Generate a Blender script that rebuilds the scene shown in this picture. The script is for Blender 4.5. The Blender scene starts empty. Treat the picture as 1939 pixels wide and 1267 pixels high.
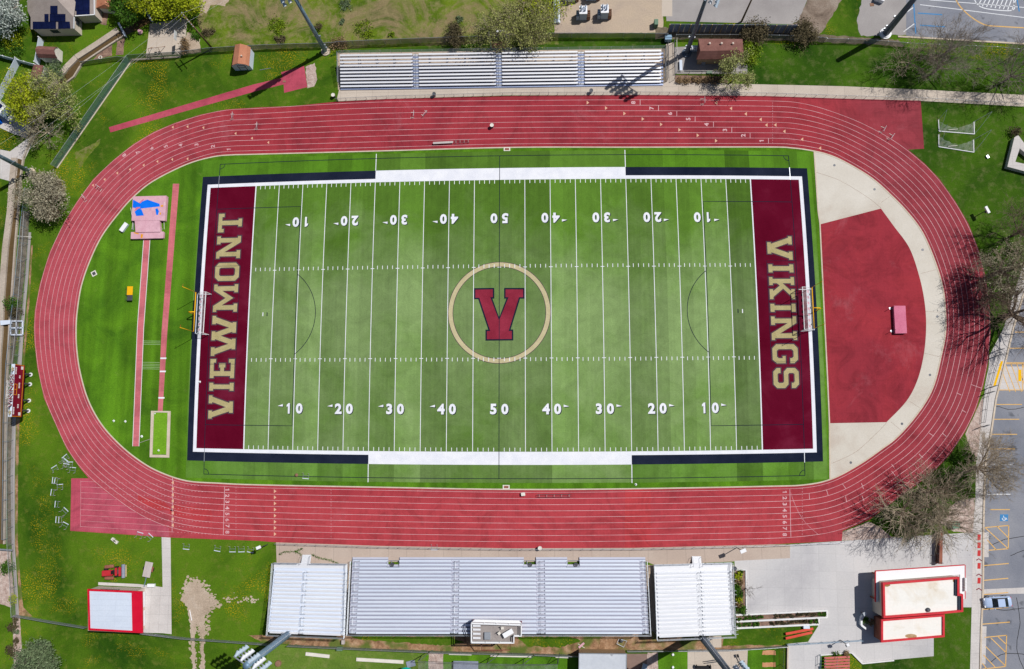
import bpy, bmesh, math, random
from mathutils import Vector, Matrix
from mathutils.geometry import tessellate_polygon
random.seed(7)
S = bpy.context.scene
COL = S.collection
PI = math.pi

# ------------------------------------------------------------------ camera
CAM = Vector((8.72493436, -22.6886747, 140.896187))
ROT = Matrix(((9.98955943e-01, 5.56121603e-03, 4.53442044e-02),
              (4.54390719e-04, 9.91304329e-01, -1.31588456e-01),
              (-4.56816979e-02, 1.31471674e-01, 9.90266823e-01)))
FOC = 1508.0                      # focal length in photograph pixels (28 mm on a 36 mm sensor)
CX, CY = 969.5, 633.5
cam_d = bpy.data.cameras.new("camera")
cam_d.sensor_width = 36.0
cam_d.lens = FOC / 1939.0 * 36.0
cam_d.clip_start = 1.0
cam_d.clip_end = 3000.0
cam = bpy.data.objects.new("camera", cam_d)
COL.objects.link(cam)
cam.matrix_world = Matrix.Translation(CAM) @ ROT.to_4x4()
S.camera = cam

# ------------------------------------------------------------------ sky, sun, exposure
SUN_EL = math.radians(57.0)
SUN_AZ = Vector((0.871, 0.491, 0.0)).normalized()
sun_dir = Vector((SUN_AZ.x * math.cos(SUN_EL), SUN_AZ.y * math.cos(SUN_EL), math.sin(SUN_EL)))
W = bpy.data.worlds.new("World")
S.world = W
W.use_nodes = True
wn = W.node_tree.nodes
sky = wn.new('ShaderNodeTexSky')
sky.sky_type = 'NISHITA'
sky.sun_disc = False
sky.sun_elevation = SUN_EL
sky.sun_rotation = math.atan2(SUN_AZ.x, SUN_AZ.y)
bg = wn['Background']
bg.inputs['Strength'].default_value = 0.05
W.node_tree.links.new(sky.outputs[0], bg.inputs['Color'])
sl = bpy.data.lights.new("sun", 'SUN')
sl.energy = 4.1
sl.angle = math.radians(0.5)
sl.color = (1.0, 0.965, 0.91)
sun = bpy.data.objects.new("sun", sl)
COL.objects.link(sun)
sun.rotation_euler = sun_dir.to_track_quat('Z', 'Y').to_euler()
sun.location = (60, 40, 90)
S.view_settings.view_transform = 'Standard'
S.view_settings.look = 'None'
S.view_settings.exposure = 0.0
S.view_settings.gamma = 1.0
S.render.engine = 'CYCLES'
S.cycles.max_bounces = 5
S.cycles.transparent_max_bounces = 12

# ------------------------------------------------------------------ survey: measured positions -> metres
def G(px, py, z=0.0):
    """Point of the place at height z seen at photograph position px, py."""
    d = ROT @ Vector(((px - CX) / FOC, (CY - py) / FOC, -1.0))
    t = (z - CAM.z) / d.z
    return CAM + d * t
# the playing field in its own metres (x east, y north); small lens correction keeps it in register with the survey
_KC = Vector((7.78590962, -22.8650957, 138.232610))
_w = Vector((1.35791249e-01, 3.99907168e-02, -2.78078946e-03))
_KR = Matrix.Rotation(_w.length, 3, _w.normalized())
_KRT = _KR.transposed()
def F(x, y, z=0.0):
    d = _KRT @ (Vector((x, y, 0)) - _KC)
    u, v = d.x / -d.z, d.y / -d.z
    s = 1 - 0.176595760 * (u * u + v * v)
    return G(CX + FOC * u * s, CY - FOC * v * s, z)

# ------------------------------------------------------------------ materials
MATS = {}
def _nodes(name):
    m = bpy.data.materials.new(name)
    m.use_nodes = True
    MATS[name] = m
    return m, m.node_tree, m.node_tree.nodes['Principled BSDF']
def rgba(c): return (c[0], c[1], c[2], 1.0)
def noise(nt, vec, scale, detail=4, rough=0.6, dist=0.0):
    n = nt.nodes.new('ShaderNodeTexNoise')
    n.inputs['Scale'].default_value = scale
    n.inputs['Detail'].default_value = detail
    n.inputs['Roughness'].default_value = rough
    n.inputs['Distortion'].default_value = dist
    nt.links.new(vec, n.inputs['Vector'])
    return n.outputs['Fac']
def ramp(nt, fac, stops, interp='LINEAR'):
    r = nt.nodes.new('ShaderNodeValToRGB')
    r.color_ramp.interpolation = interp
    e = r.color_ramp.elements
    while len(e) < len(stops): e.new(0.5)
    for k, (p, c) in enumerate(stops):
        e[k].position = p
        e[k].color = rgba(c) if hasattr(c, '__len__') else (c, c, c, 1)
    nt.links.new(fac, r.inputs['Fac'])
    return r.outputs['Color']
def mix(nt, fac, a, b, mode='MIX'):
    n = nt.nodes.new('ShaderNodeMix')
    n.data_type = 'RGBA'
    n.blend_type = mode
    for sock, v in ((n.inputs[0], fac), (n.inputs[6], a), (n.inputs[7], b)):
        if hasattr(v, 'is_linked'): nt.links.new(v, sock)
        elif hasattr(v, '__len__'): sock.default_value = rgba(v)
        else: sock.default_value = v
    return n.outputs[2]
def math_n(nt, op, a, b=None):
    n = nt.nodes.new('ShaderNodeMath')
    n.operation = op
    for k, v in enumerate((a, b)):
        if v is None: continue
        if hasattr(v, 'is_linked'): nt.links.new(v, n.inputs[k])
        else: n.inputs[k].default_value = v
    return n.outputs[0]
def coords(nt, scale=(1, 1, 1), rz=0.0, uv=False):
    tc = nt.nodes.new('ShaderNodeTexCoord')
    mp = nt.nodes.new('ShaderNodeMapping')
    mp.inputs['Scale'].default_value = scale
    mp.inputs['Rotation'].default_value = (0, 0, rz)
    nt.links.new(tc.outputs['UV' if uv else 'Object'], mp.inputs['Vector'])
    return mp.outputs[0]
def bump(nt, bsdf, h, strength=0.3, dist=0.05):
    b = nt.nodes.new('ShaderNodeBump')
    b.inputs['Strength'].default_value = strength
    b.inputs['Distance'].default_value = dist
    nt.links.new(h, b.inputs['Height'])
    nt.links.new(b.outputs[0], bsdf.inputs['Normal'])

def surf(name, cols, scale=0.3, fine=3.0, fine_amt=0.25, rough=0.85, stretch=(1, 1, 1), rz=0.0, metal=0.0,
         bmp=0.0, spots=None, mid=(0.3, 0.7), spec=0.12, joints=None):
    """General weathered surface: colours by a large noise, grain by a fine one, optional spots and slab joints."""
    m, nt, b = _nodes(name)
    v = coords(nt, stretch, rz)
    n1 = noise(nt, v, scale, 5, 0.62, 0.3)
    k = len(cols)
    st = [(mid[0] + (mid[1] - mid[0]) * i / max(1, k - 1), c) for i, c in enumerate(cols)]
    c = ramp(nt, n1, st) if k > 1 else None
    if c is None: c = mix(nt, 0.0, cols[0], cols[0])
    n2 = noise(nt, v, fine, 3, 0.7)
    g = ramp(nt, n2, [(0.25, 1 - fine_amt), (0.75, 1 + fine_amt)])
    c = mix(nt, 1.0, c, g, 'MULTIPLY')
    if spots:
        for (col, sc, lo, hi, amt) in spots:
            n3 = noise(nt, v, sc, 2, 0.5)
            f = ramp(nt, n3, [(lo, 0.0), (hi, amt)])
            c = mix(nt, f, c, col)
    if joints:
        br = nt.nodes.new('ShaderNodeTexBrick')
        jx, jy, jr, dark = joints
        mp2 = coords(nt, (1, 1, 1), jr)
        nt.links.new(mp2, br.inputs['Vector'])
        br.offset = 0.0
        br.inputs['Scale'].default_value = 1.0
        br.inputs['Mortar Size'].default_value = 0.035
        br.inputs['Mortar Smooth'].default_value = 0.3
        br.inputs['Brick Width'].default_value = jx
        br.inputs['Row Height'].default_value = jy
        br.inputs['Color1'].default_value = (1, 1, 1, 1)
        br.inputs['Color2'].default_value = (0.95, 0.95, 0.95, 1)
        br.inputs['Mortar'].default_value = (dark, dark, dark, 1)
        c = mix(nt, 1.0, c, br.outputs['Color'], 'MULTIPLY')
    nt.links.new(c, b.inputs['Base Color'])
    b.inputs['Roughness'].default_value = rough
    b.inputs['Metallic'].default_value = metal
    b.inputs['Specular IOR Level'].default_value = spec
    if bmp: bump(nt, b, n2, bmp, 0.05)
    return m

def grass(name, dark, lit, dry, dry_amt, yellow=0.0, stripe=None, scale=0.09, bare=None):
    m, nt, b = _nodes(name)
    v = coords(nt)
    big = noise(nt, v, scale, 6, 0.65, 0.6)
    c = ramp(nt, big, [(0.33, dark), (0.62, lit)])
    if bare: c = mix(nt, ramp(nt, noise(nt, v, 0.11, 7, 0.75, 1.0), [(0.47, 0.0), (0.60, 0.9)]), c, bare)
    n2 = noise(nt, v, 0.7, 5, 0.7)
    c = mix(nt, ramp(nt, n2, [(0.62 - 0.3 * dry_amt, 0.0), (0.85 - 0.2 * dry_amt, 0.85)]), c, dry)
    if stripe:
        n4 = noise(nt, coords(nt, stripe[0], stripe[1]), 1.0, 2, 0.5)
        c = mix(nt, 1.0, c, ramp(nt, n4, [(0.35, 1 - stripe[2]), (0.65, 1 + stripe[2])]), 'MULTIPLY')
    n3 = noise(nt, v, 4.5, 4, 0.75)
    c = mix(nt, 1.0, c, ramp(nt, n3, [(0.28, 0.74), (0.72, 1.26)]), 'MULTIPLY')
    if yellow:
        msk = ramp(nt, noise(nt, v, 0.13, 3, 0.6, 0.4), [(0.52, 0.0), (0.66, 1.0)])
        sp = ramp(nt, noise(nt, v, 5.0, 2, 0.5), [(0.56, 0.0), (0.62, yellow)])
        c = mix(nt, math_n(nt, 'MULTIPLY', msk, sp), c, (0.42, 0.30, 0.008))
    nt.links.new(c, b.inputs['Base Color'])
    b.inputs['Roughness'].default_value = 0.95
    b.inputs['Specular IOR Level'].default_value = 0.1
    bump(nt, b, n3, 0.55, 0.12)
    return m

grass('lawn', (0.018, 0.060, 0.003), (0.084, 0.166, 0.008), (0.15, 0.17, 0.03), 0.32, 0.9, None, 0.06)
grass('lawn_dark', (0.014, 0.048, 0.003), (0.050, 0.115, 0.006), (0.13, 0.145, 0.05), 0.40, 0.0, None, 0.07)
grass('lawn_infield', (0.044, 0.120, 0.007), (0.088, 0.212, 0.010), (0.12, 0.20, 0.03), 0.10, 0.0, ((0.55, 0.03, 1), 0.0, 0.2), 0.14)
grass('meadow', (0.040, 0.085, 0.005), (0.125, 0.185, 0.012), (0.27, 0.22, 0.11), 0.5, 0.0, None, 0.16, (0.23, 0.175, 0.095))
grass('practice_turf', (0.08, 0.15, 0.02), (0.13, 0.21, 0.03), (0.2, 0.22, 0.07), 0.4)
grass('scrub', (0.06, 0.05, 0.035), (0.16, 0.13, 0.09), (0.26, 0.22, 0.16), 0.6)

def turf(name, vivid, worn, dark_amt):
    """Artificial turf: five yard mowing bands and narrower seams across the field, wear toward the middle, greyer toward the south."""
    m, nt, b = _nodes(name)
    tc = nt.nodes.new('ShaderNodeTexCoord')
    sep = nt.nodes.new('ShaderNodeSeparateXYZ')
    nt.links.new(tc.outputs['UV'], sep.inputs[0])
    X, Y = sep.outputs[0], sep.outputs[1]
    v = tc.outputs['UV']
    def strip(w, seed):
        wn_ = nt.nodes.new('ShaderNodeTexWhiteNoise')
        wn_.noise_dimensions = '1D'
        f = math_n(nt, 'ADD', math_n(nt, 'FLOOR', math_n(nt, 'DIVIDE', X, w)), seed)
        nt.links.new(f, wn_.inputs['W'])
        return wn_.outputs['Value']
    ay = math_n(nt, 'ABSOLUTE', Y)
    n1 = noise(nt, v, 0.09, 5, 0.65, 0.5)
    wear = math_n(nt, 'ADD', math_n(nt, 'ADD', math_n(nt, 'MULTIPLY', n1, 1.5), 0.10), math_n(nt, 'MULTIPLY', ay, -0.027))
    wear = math_n(nt, 'SUBTRACT', wear, math_n(nt, 'MULTIPLY', Y, 0.012))  # plain tone shift, greyer to the south
    par = math_n(nt, 'MODULO', math_n(nt, 'ADD', math_n(nt, 'FLOOR', math_n(nt, 'DIVIDE', X, 4.572)), 100), 2)
    wear = math_n(nt, 'ADD', wear, math_n(nt, 'MULTIPLY', par, -0.06))
    c = mix(nt, ramp(nt, wear, [(0.05, 0.0), (0.8, 1.0)]), vivid, worn)
    s = math_n(nt, 'ADD', math_n(nt, 'MULTIPLY', strip(4.572, 40.3), 0.22), math_n(nt, 'MULTIPLY', strip(2.286, 7.7), 0.22))
    s = math_n(nt, 'SUBTRACT', s, math_n(nt, 'MULTIPLY', par, 0.15))
    mp = nt.nodes.new('ShaderNodeMapping')
    mp.inputs['Scale'].default_value = (2.2, 0.06, 1)
    nt.links.new(v, mp.inputs[0])
    n4 = noise(nt, mp.outputs[0], 1.0, 3, 0.6)
    s = math_n(nt, 'ADD', s, math_n(nt, 'MULTIPLY', n4, 0.26))
    s = math_n(nt, 'ADD', s, 0.52)
    c = mix(nt, 1.0, c, ramp(nt, s, [(0.0, 0.0), (1.0, 1.0)]), 'MULTIPLY')
    c = mix(nt, 1.0, c, ramp(nt, noise(nt, v, 0.33, 6, 0.72, 0.8), [(0.30, 0.80), (0.70, 1.14)]), 'MULTIPLY')
    n3 = noise(nt, v, 5.0, 3, 0.8)
    c = mix(nt, 1.0, c, ramp(nt, n3, [(0.25, 0.78), (0.75, 1.22)]), 'MULTIPLY')
    nt.links.new(c, b.inputs['Base Color'])
    b.inputs['Roughness'].default_value = 0.9
    b.inputs['Specular IOR Level'].default_value = 0.15
    bump(nt, b, n3, 0.3, 0.03)
    return m
turf('turf', (0.104, 0.222, 0.024), (0.222, 0.335, 0.122), 0.2)
turf('turf_side', (0.094, 0.235, 0.013), (0.150, 0.285, 0.058), 0.1)

# running surface
def track_mat(name, cols, west=None, east=None, south=None, plaid=0.05):
    """Worn rubber: mottled, with sun bleached and darker stretches of the oval."""
    m, nt, b = _nodes(name)
    v = coords(nt)
    c = ramp(nt, noise(nt, v, 0.06, 6, 0.65, 0.8), [(0.30, cols[0]), (0.5, cols[1]), (0.72, cols[2])])
    if west:
        tc = nt.nodes.new('ShaderNodeTexCoord'); sep = nt.nodes.new('ShaderNodeSeparateXYZ')
        nt.links.new(tc.outputs['Object'], sep.inputs[0])
        wob = math_n(nt, 'MULTIPLY', math_n(nt, 'SUBTRACT', noise(nt, v, 0.05, 4, 0.7), 0.5), 50.0)
        X = math_n(nt, 'ADD', sep.outputs[0], wob); Y = math_n(nt, 'ADD', sep.outputs[1], math_n(nt, 'MULTIPLY', wob, 0.3))
        def band(val, a, z): return ramp(nt, math_n(nt, 'DIVIDE', math_n(nt, 'SUBTRACT', val, a), z - a), [(0.0, 0.0), (1.0, 1.0)])
        c = mix(nt, band(Y, -28, -34), c, south)
        c = mix(nt, band(X, -45, -72), c, west)
        c = mix(nt, band(X, 52, 76), c, east)
    stain = ramp(nt, noise(nt, v, 0.15, 8, 0.75, 1.5), [(0.46, 1.0), (0.70, 0.64)])
    c = mix(nt, 1.0, c, stain, 'MULTIPLY')
    pale = ramp(nt, noise(nt, v, 0.09, 7, 0.78, 0.5), [(0.58, 0.0), (0.80, 0.24)])
    c = mix(nt, pale, c, (0.55, 0.26, 0.30))
    for sc in ((3.2, 0.12, 1), (0.12, 3.2, 1)):
        c = mix(nt, 1.0, c, ramp(nt, noise(nt, coords(nt, sc), 1.0, 2, 0.5), [(0.3, 1 - plaid), (0.7, 1 + plaid)]), 'MULTIPLY')
    n3 = noise(nt, v, 6.0, 3, 0.8)
    c = mix(nt, 1.0, c, ramp(nt, n3, [(0.25, 0.84), (0.75, 1.16)]), 'MULTIPLY')
    nt.links.new(c, b.inputs['Base Color'])
    b.inputs['Roughness'].default_value = 0.85
    b.inputs['Specular IOR Level'].default_value = 0.08
    bump(nt, b, n3, 0.25, 0.02)
    return m
track_mat('track', ((0.225, 0.026, 0.038), (0.310, 0.034, 0.047), (0.370, 0.046, 0.058)), (0.410, 0.072, 0.095), (0.275, 0.045, 0.060), (0.400, 0.050, 0.062))
track_mat('track_pink', ((0.38, 0.058, 0.10), (0.43, 0.070, 0.11), (0.48, 0.105, 0.15)))
track_mat('runway_pink', ((0.50, 0.12, 0.145), (0.55, 0.15, 0.175), (0.60, 0.19, 0.21)))
track_mat('track_fresh', ((0.39, 0.040, 0.052), (0.43, 0.048, 0.056), (0.41, 0.044, 0.054)))
track_mat('apron_red', ((0.215, 0.025, 0.038), (0.285, 0.030, 0.044), (0.355, 0.037, 0.047)), plaid=0.03)
surf('line_white', [(0.50, 0.24, 0.27), (0.70, 0.48, 0.50)], 0.25, 8, 0.25)
surf('line_faint', [(0.44, 0.13, 0.16), (0.58, 0.32, 0.34)], 0.5, 8, 0.3)
surf('line_tan', [(0.66, 0.38, 0.27)], 0.4, 8, 0.2)
surf('field_white', [(0.66, 0.68, 0.76), (0.78, 0.79, 0.84)], 0.5, 7, 0.12, bmp=0.2)
surf('field_navy', [(0.007, 0.011, 0.026), (0.016, 0.021, 0.042)], 0.25, 7, 0.3, bmp=0.2, spec=0.03)
surf('field_maroon', [(0.085, 0.0012, 0.012), (0.105, 0.003, 0.017), (0.15, 0.013, 0.036)], 0.10, 7, 0.22, bmp=0.2, mid=(0.32, 0.7), spec=0.03)
surf('letter_gold', [(0.34, 0.29, 0.135), (0.43, 0.37, 0.195)], 0.5, 6, 0.22, bmp=0.2)
surf('letter_edge', [(0.065, 0.04, 0.06)], 0.5, 6, 0.2)
surf('logo_red', [(0.165, 0.009, 0.025), (0.285, 0.028, 0.056)], 0.25, 7, 0.25, bmp=0.2)
surf('logo_ring', [(0.43, 0.375, 0.215), (0.53, 0.465, 0.29)], 0.5, 7, 0.2, bmp=0.2)
# ground
surf('curb', [(0.50, 0.41, 0.32), (0.60, 0.52, 0.43)], 0.6, 6, 0.15)
surf('walk_beige', [(0.47, 0.40, 0.34), (0.56, 0.49, 0.42)], 0.12, 5, 0.10, joints=(3.0, 6.0, 0.0, 0.72), bmp=0.1)
surf('walk_pink', [(0.42, 0.33, 0.28), (0.51, 0.42, 0.36)], 0.12, 5, 0.10, joints=(3.2, 9.0, 0.0, 0.7), bmp=0.1)
surf('dee_concrete', [(0.47, 0.40, 0.34), (0.56, 0.52, 0.46), (0.62, 0.585, 0.53)], 0.11, 4, 0.07, bmp=0.1)
surf('plaza', [(0.43, 0.42, 0.44), (0.53, 0.52, 0.53), (0.58, 0.56, 0.56)], 0.09, 4, 0.08, joints=(2.9, 2.9, 0.02, 0.86), bmp=0.1)
surf('path_grey', [(0.50, 0.47, 0.46), (0.60, 0.57, 0.56)], 0.2, 4, 0.1, joints=(1.6, 1.6, 0.0, 0.8))
surf('kerb_white', [(0.66, 0.66, 0.68), (0.74, 0.73, 0.73)], 0.5, 6, 0.1)
surf('asphalt', [(0.15, 0.165, 0.205), (0.215, 0.225, 0.265), (0.275, 0.28, 0.31)], 0.10, 6, 0.14,
     spots=[((0.05, 0.055, 0.065), 0.45, 0.64, 0.7, 0.55)], bmp=0.2)
surf('asphalt_pale', [(0.27, 0.25, 0.25), (0.36, 0.34, 0.335)], 0.15, 6, 0.12, bmp=0.2)
surf('paint_white', [(0.68, 0.70, 0.74)], 0.6, 7, 0.2)
surf('paint_orange', [(0.62, 0.36, 0.10), (0.72, 0.46, 0.18)], 0.6, 7, 0.2)
surf('paint_yellow', [(0.80, 0.45, 0.005)], 0.6, 7, 0.1)
surf('paint_blue', [(0.06, 0.22, 0.46)], 0.6, 7, 0.25)
surf('paint_red', [(0.50, 0.045, 0.045)], 0.6, 7, 0.15)
surf('dirt', [(0.31, 0.24, 0.18), (0.42, 0.335, 0.26), (0.48, 0.40, 0.33)], 0.25, 4, 0.25, bmp=0.4)
surf('gravel_yard', [(0.30, 0.245, 0.22), (0.43, 0.345, 0.27), (0.50, 0.40, 0.29)], 0.09, 5, 0.2, bmp=0.3)
surf('gravel_pink', [(0.30, 0.21, 0.18), (0.44, 0.34, 0.30), (0.55, 0.46, 0.42)], 1.2, 6, 0.4, bmp=0.6)
surf('bark', [(0.15, 0.085, 0.045), (0.30, 0.175, 0.10), (0.42, 0.28, 0.18)], 0.9, 5, 0.4, bmp=0.6,
     spots=[((0.07, 0.13, 0.015), 0.30, 0.48, 0.62, 0.85)])
surf('mulch', [(0.10, 0.06, 0.05), (0.22, 0.14, 0.11), (0.32, 0.21, 0.15)], 0.8, 5, 0.4, bmp=0.6)
surf('brown_slope', [(0.12, 0.09, 0.07), (0.22, 0.17, 0.135), (0.30, 0.25, 0.21)], 0.3, 4, 0.3, bmp=0.5)
surf('water', [(0.085, 0.055, 0.022), (0.13, 0.085, 0.04)], 0.15, 2, 0.15, rough=0.25, spec=0.4)
surf('ditch_wall', [(0.36, 0.30, 0.25), (0.46, 0.40, 0.34)], 0.3, 4, 0.2)
surf('tar', [(0.02, 0.02, 0.022)], 1, 5, 0.2, rough=0.5)
surf('sand_green', [(0.12, 0.28, 0.012), (0.17, 0.36, 0.02)], 0.5, 4, 0.25, bmp=0.5)
# built things
surf('aluminium', [(0.72, 0.735, 0.79), (0.80, 0.81, 0.845)], 0.4, 3, 0.05, rough=0.42, metal=0.25, stretch=(0.3, 4, 1))
surf('aluminium_cool', [(0.66, 0.73, 0.87), (0.76, 0.82, 0.92)], 0.2, 3, 0.05, rough=0.4, metal=0.25, stretch=(0.3, 4, 1))
surf('aluminium_pale', [(0.70, 0.73, 0.80), (0.79, 0.81, 0.85)], 0.2, 3, 0.04, rough=0.4, metal=0.25, stretch=(0.3, 4, 1))
surf('riser', [(0.10, 0.13, 0.22)], 0.3, 3, 0.08, rough=0.5)  # dark blue puts the thin shadow line between rows into the colour
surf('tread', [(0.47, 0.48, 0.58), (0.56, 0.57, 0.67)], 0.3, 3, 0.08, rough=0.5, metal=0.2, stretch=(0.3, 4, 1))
surf('tread_shade', [(0.34, 0.41, 0.62), (0.42, 0.49, 0.70)], 0.3, 3, 0.08, rough=0.4, metal=0.5)  # blue of the shadow bands under the seats is put into this colour
surf('steel', [(0.36, 0.39, 0.44), (0.46, 0.49, 0.53)], 0.8, 6, 0.1, rough=0.4, metal=0.6)
surf('steel_dark', [(0.07, 0.075, 0.09), (0.11, 0.115, 0.13)], 0.8, 6, 0.15, rough=0.5, metal=0.4)
surf('pole_blue', [(0.15, 0.24, 0.34), (0.22, 0.33, 0.44)], 0.5, 4, 0.12, rough=0.5, metal=0.3)
surf('pole_slate', [(0.10, 0.13, 0.18), (0.15, 0.185, 0.24)], 0.5, 4, 0.12, rough=0.5, metal=0.3)
surf('pole_wood', [(0.13, 0.085, 0.05), (0.24, 0.17, 0.10)], 0.8, 6, 0.25)
surf('goal_yellow', [(0.80, 0.42, 0.01)], 0.8, 6, 0.06, rough=0.4)
surf('white_paint', [(0.78, 0.79, 0.82)], 0.8, 5, 0.05, rough=0.45)
surf('off_white', [(0.62, 0.585, 0.53), (0.72, 0.69, 0.64)], 0.5, 4, 0.1)
surf('red_metal', [(0.52, 0.006, 0.028), (0.60, 0.010, 0.035)], 0.6, 4, 0.06, rough=0.4)
surf('red_trim', [(0.52, 0.025, 0.04), (0.62, 0.045, 0.055)], 0.6, 4, 0.08, rough=0.5)
surf('maroon_paint', [(0.16, 0.004, 0.022), (0.21, 0.008, 0.03)], 0.6, 4, 0.08, rough=0.4)
surf('brick_wall', [(0.22, 0.075, 0.05), (0.31, 0.13, 0.09)], 0.8, 6, 0.2)
surf('roof_membrane', [(0.80, 0.785, 0.75), (0.74, 0.69, 0.61), (0.58, 0.47, 0.34)], 0.22, 3, 0.04, mid=(0.5, 0.74),
     joints=(6.0, 2.2, 0.06, 0.93))
surf('roof_stain', [(0.34, 0.22, 0.11), (0.50, 0.36, 0.22)], 1.2, 5, 0.3)
surf('roof_rust', [(0.30, 0.18, 0.07)], 1.2, 5, 0.3)
surf('roof_steel', [(0.62, 0.69, 0.82), (0.69, 0.76, 0.87)], 0.25, 3, 0.05, rough=0.4, metal=0.15, joints=(30.0, 0.9, 0.0, 0.88))
surf('roof_grey', [(0.47, 0.50, 0.56), (0.54, 0.57, 0.62)], 0.4, 3, 0.06, spots=[((0.2, 0.2, 0.22), 0.5, 0.66, 0.7, 0.7)])
surf('shingle_red', [(0.40, 0.16, 0.095), (0.47, 0.215, 0.13)], 0.8, 7, 0.16, bmp=0.3, spots=[((0.24, 0.10, 0.07), 0.7, 0.62, 0.75, 0.6)])
surf('shingle_brown', [(0.17, 0.078, 0.066), (0.25, 0.122, 0.105)], 0.8, 7, 0.22, bmp=0.4, joints=(3.5, 0.3, 0.0, 0.85))
surf('shingle_grey', [(0.30, 0.255, 0.235), (0.37, 0.32, 0.295)], 0.8, 7, 0.15, bmp=0.3)
surf('stucco', [(0.55, 0.47, 0.40), (0.64, 0.56, 0.49)], 0.5, 5, 0.08)
surf('stucco_brown', [(0.36, 0.24, 0.14), (0.42, 0.29, 0.18)], 0.5, 5, 0.1)
surf('siding_blue', [(0.30, 0.40, 0.50), (0.36, 0.46, 0.55)], 0.6, 5, 0.1)
surf('solar', [(0.006, 0.010, 0.045), (0.010, 0.016, 0.07)], 0.4, 2, 0.2, rough=0.2, joints=(1.0, 1.65, 0.0, 0.5))
surf('glass_dark', [(0.03, 0.04, 0.055)], 1, 3, 0.1, rough=0.15, spec=0.6)
surf('rubber', [(0.018, 0.018, 0.02)], 1, 5, 0.2, rough=0.8)
surf('vinyl_white', [(0.55, 0.62, 0.74), (0.63, 0.69, 0.79)], 0.4, 3, 0.05, rough=0.5)
surf('mat_pink', [(0.56, 0.30, 0.37), (0.66, 0.41, 0.48)], 0.5, 4, 0.08, bmp=0.35, spots=[((0.45, 0.24, 0.31), 0.6, 0.6, 0.75, 0.6)])
surf('mat_rose', [(0.52, 0.13, 0.22), (0.62, 0.20, 0.30)], 0.5, 4, 0.1, bmp=0.3)
surf('mat_blue', [(0.0, 0.13, 0.72), (0.004, 0.17, 0.82)], 0.8, 4, 0.08)
surf('orange', [(0.72, 0.30, 0.01)], 0.8, 5, 0.1)
surf('teal', [(0.0, 0.42, 0.38)], 0.8, 5, 0.05)
surf('car_blue', [(0.46, 0.58, 0.82)], 0.8, 5, 0.03, rough=0.22, metal=0.15, spec=0.5)
surf('tractor_red', [(0.42, 0.02, 0.03), (0.5, 0.04, 0.05)], 0.8, 5, 0.1, rough=0.4)
surf('plank_grey', [(0.42, 0.37, 0.36), (0.52, 0.47, 0.46)], 0.8, 5, 0.15, stretch=(4, 0.4, 1))
surf('plank_red', [(0.56, 0.055, 0.04), (0.66, 0.11, 0.07)], 0.8, 5, 0.15, stretch=(0.4, 4, 1))
surf('plank_rose', [(0.46, 0.10, 0.095), (0.56, 0.18, 0.16)], 0.8, 5, 0.2, stretch=(0.4, 4, 1))
surf('wood_tan', [(0.40, 0.31, 0.18), (0.48, 0.38, 0.24)], 0.8, 5, 0.2)
surf('wood_brown', [(0.20, 0.11, 0.07), (0.28, 0.16, 0.11)], 0.8, 5, 0.2)
surf('deck_floor', [(0.25, 0.22, 0.215), (0.33, 0.30, 0.29)], 0.6, 5, 0.12)
surf('transformer', [(0.36, 0.45, 0.55), (0.45, 0.53, 0.62)], 0.7, 5, 0.1, rough=0.5)
surf('green_box', [(0.12, 0.20, 0.14), (0.16, 0.25, 0.18)], 0.7, 5, 0.1)
surf('panel_navy', [(0.20, 0.23, 0.31), (0.26, 0.29, 0.37)], 0.5, 4, 0.15)
surf('pad_brown', [(0.20, 0.135, 0.115), (0.25, 0.175, 0.15)], 0.5, 4, 0.12)
surf('clay', [(0.46, 0.21, 0.10), (0.56, 0.30, 0.17)], 0.9, 4, 0.2, bmp=0.4)
# plants
surf('bark_grey', [(0.19, 0.16, 0.135), (0.31, 0.265, 0.23)], 2.0, 8, 0.25)
surf('bark_brown', [(0.13, 0.095, 0.07), (0.22, 0.17, 0.13)], 2.0, 8, 0.25)
surf('bark_tan', [(0.30, 0.245, 0.175), (0.43, 0.36, 0.275)], 2.0, 8, 0.25)
def leaf(name, a, b_):
    m, nt, b = _nodes(name)
    v = coords(nt)
    c = ramp(nt, noise(nt, v, 0.9, 3, 0.6), [(0.35, a), (0.65, b_)])
    g = ramp(nt, noise(nt, v, 6.0, 2, 0.6), [(0.3, 0.65), (0.7, 1.35)])
    c = mix(nt, 1.0, c, g, 'MULTIPLY')
    nt.links.new(c, b.inputs['Base Color'])
    b.inputs['Roughness'].default_value = 0.7
    b.inputs['Specular IOR Level'].default_value = 0.2
leaf('leaf_lime', (0.22, 0.30, 0.008), (0.43, 0.47, 0.016))
leaf('leaf_spring', (0.24, 0.28, 0.075), (0.38, 0.40, 0.15))
leaf('leaf_green', (0.035, 0.10, 0.008), (0.08, 0.19, 0.012))
leaf('leaf_tan', (0.26, 0.24, 0.165), (0.43, 0.395, 0.29))
leaf('leaf_olive', (0.19, 0.185, 0.11), (0.34, 0.315, 0.215))
leaf('leaf_bright', (0.10, 0.18, 0.008), (0.22, 0.31, 0.012))
leaf('leaf_willow', (0.21, 0.235, 0.06), (0.35, 0.36, 0.12))
leaf('leaf_sage', (0.10, 0.15, 0.07), (0.19, 0.25, 0.13))
leaf('leaf_brown', (0.07, 0.06, 0.03), (0.15, 0.12, 0.065))
leaf('leaf_white', (0.32, 0.38, 0.34), (0.58, 0.62, 0.58))
leaf('leaf_dry', (0.19, 0.12, 0.06), (0.34, 0.24, 0.13))
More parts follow.
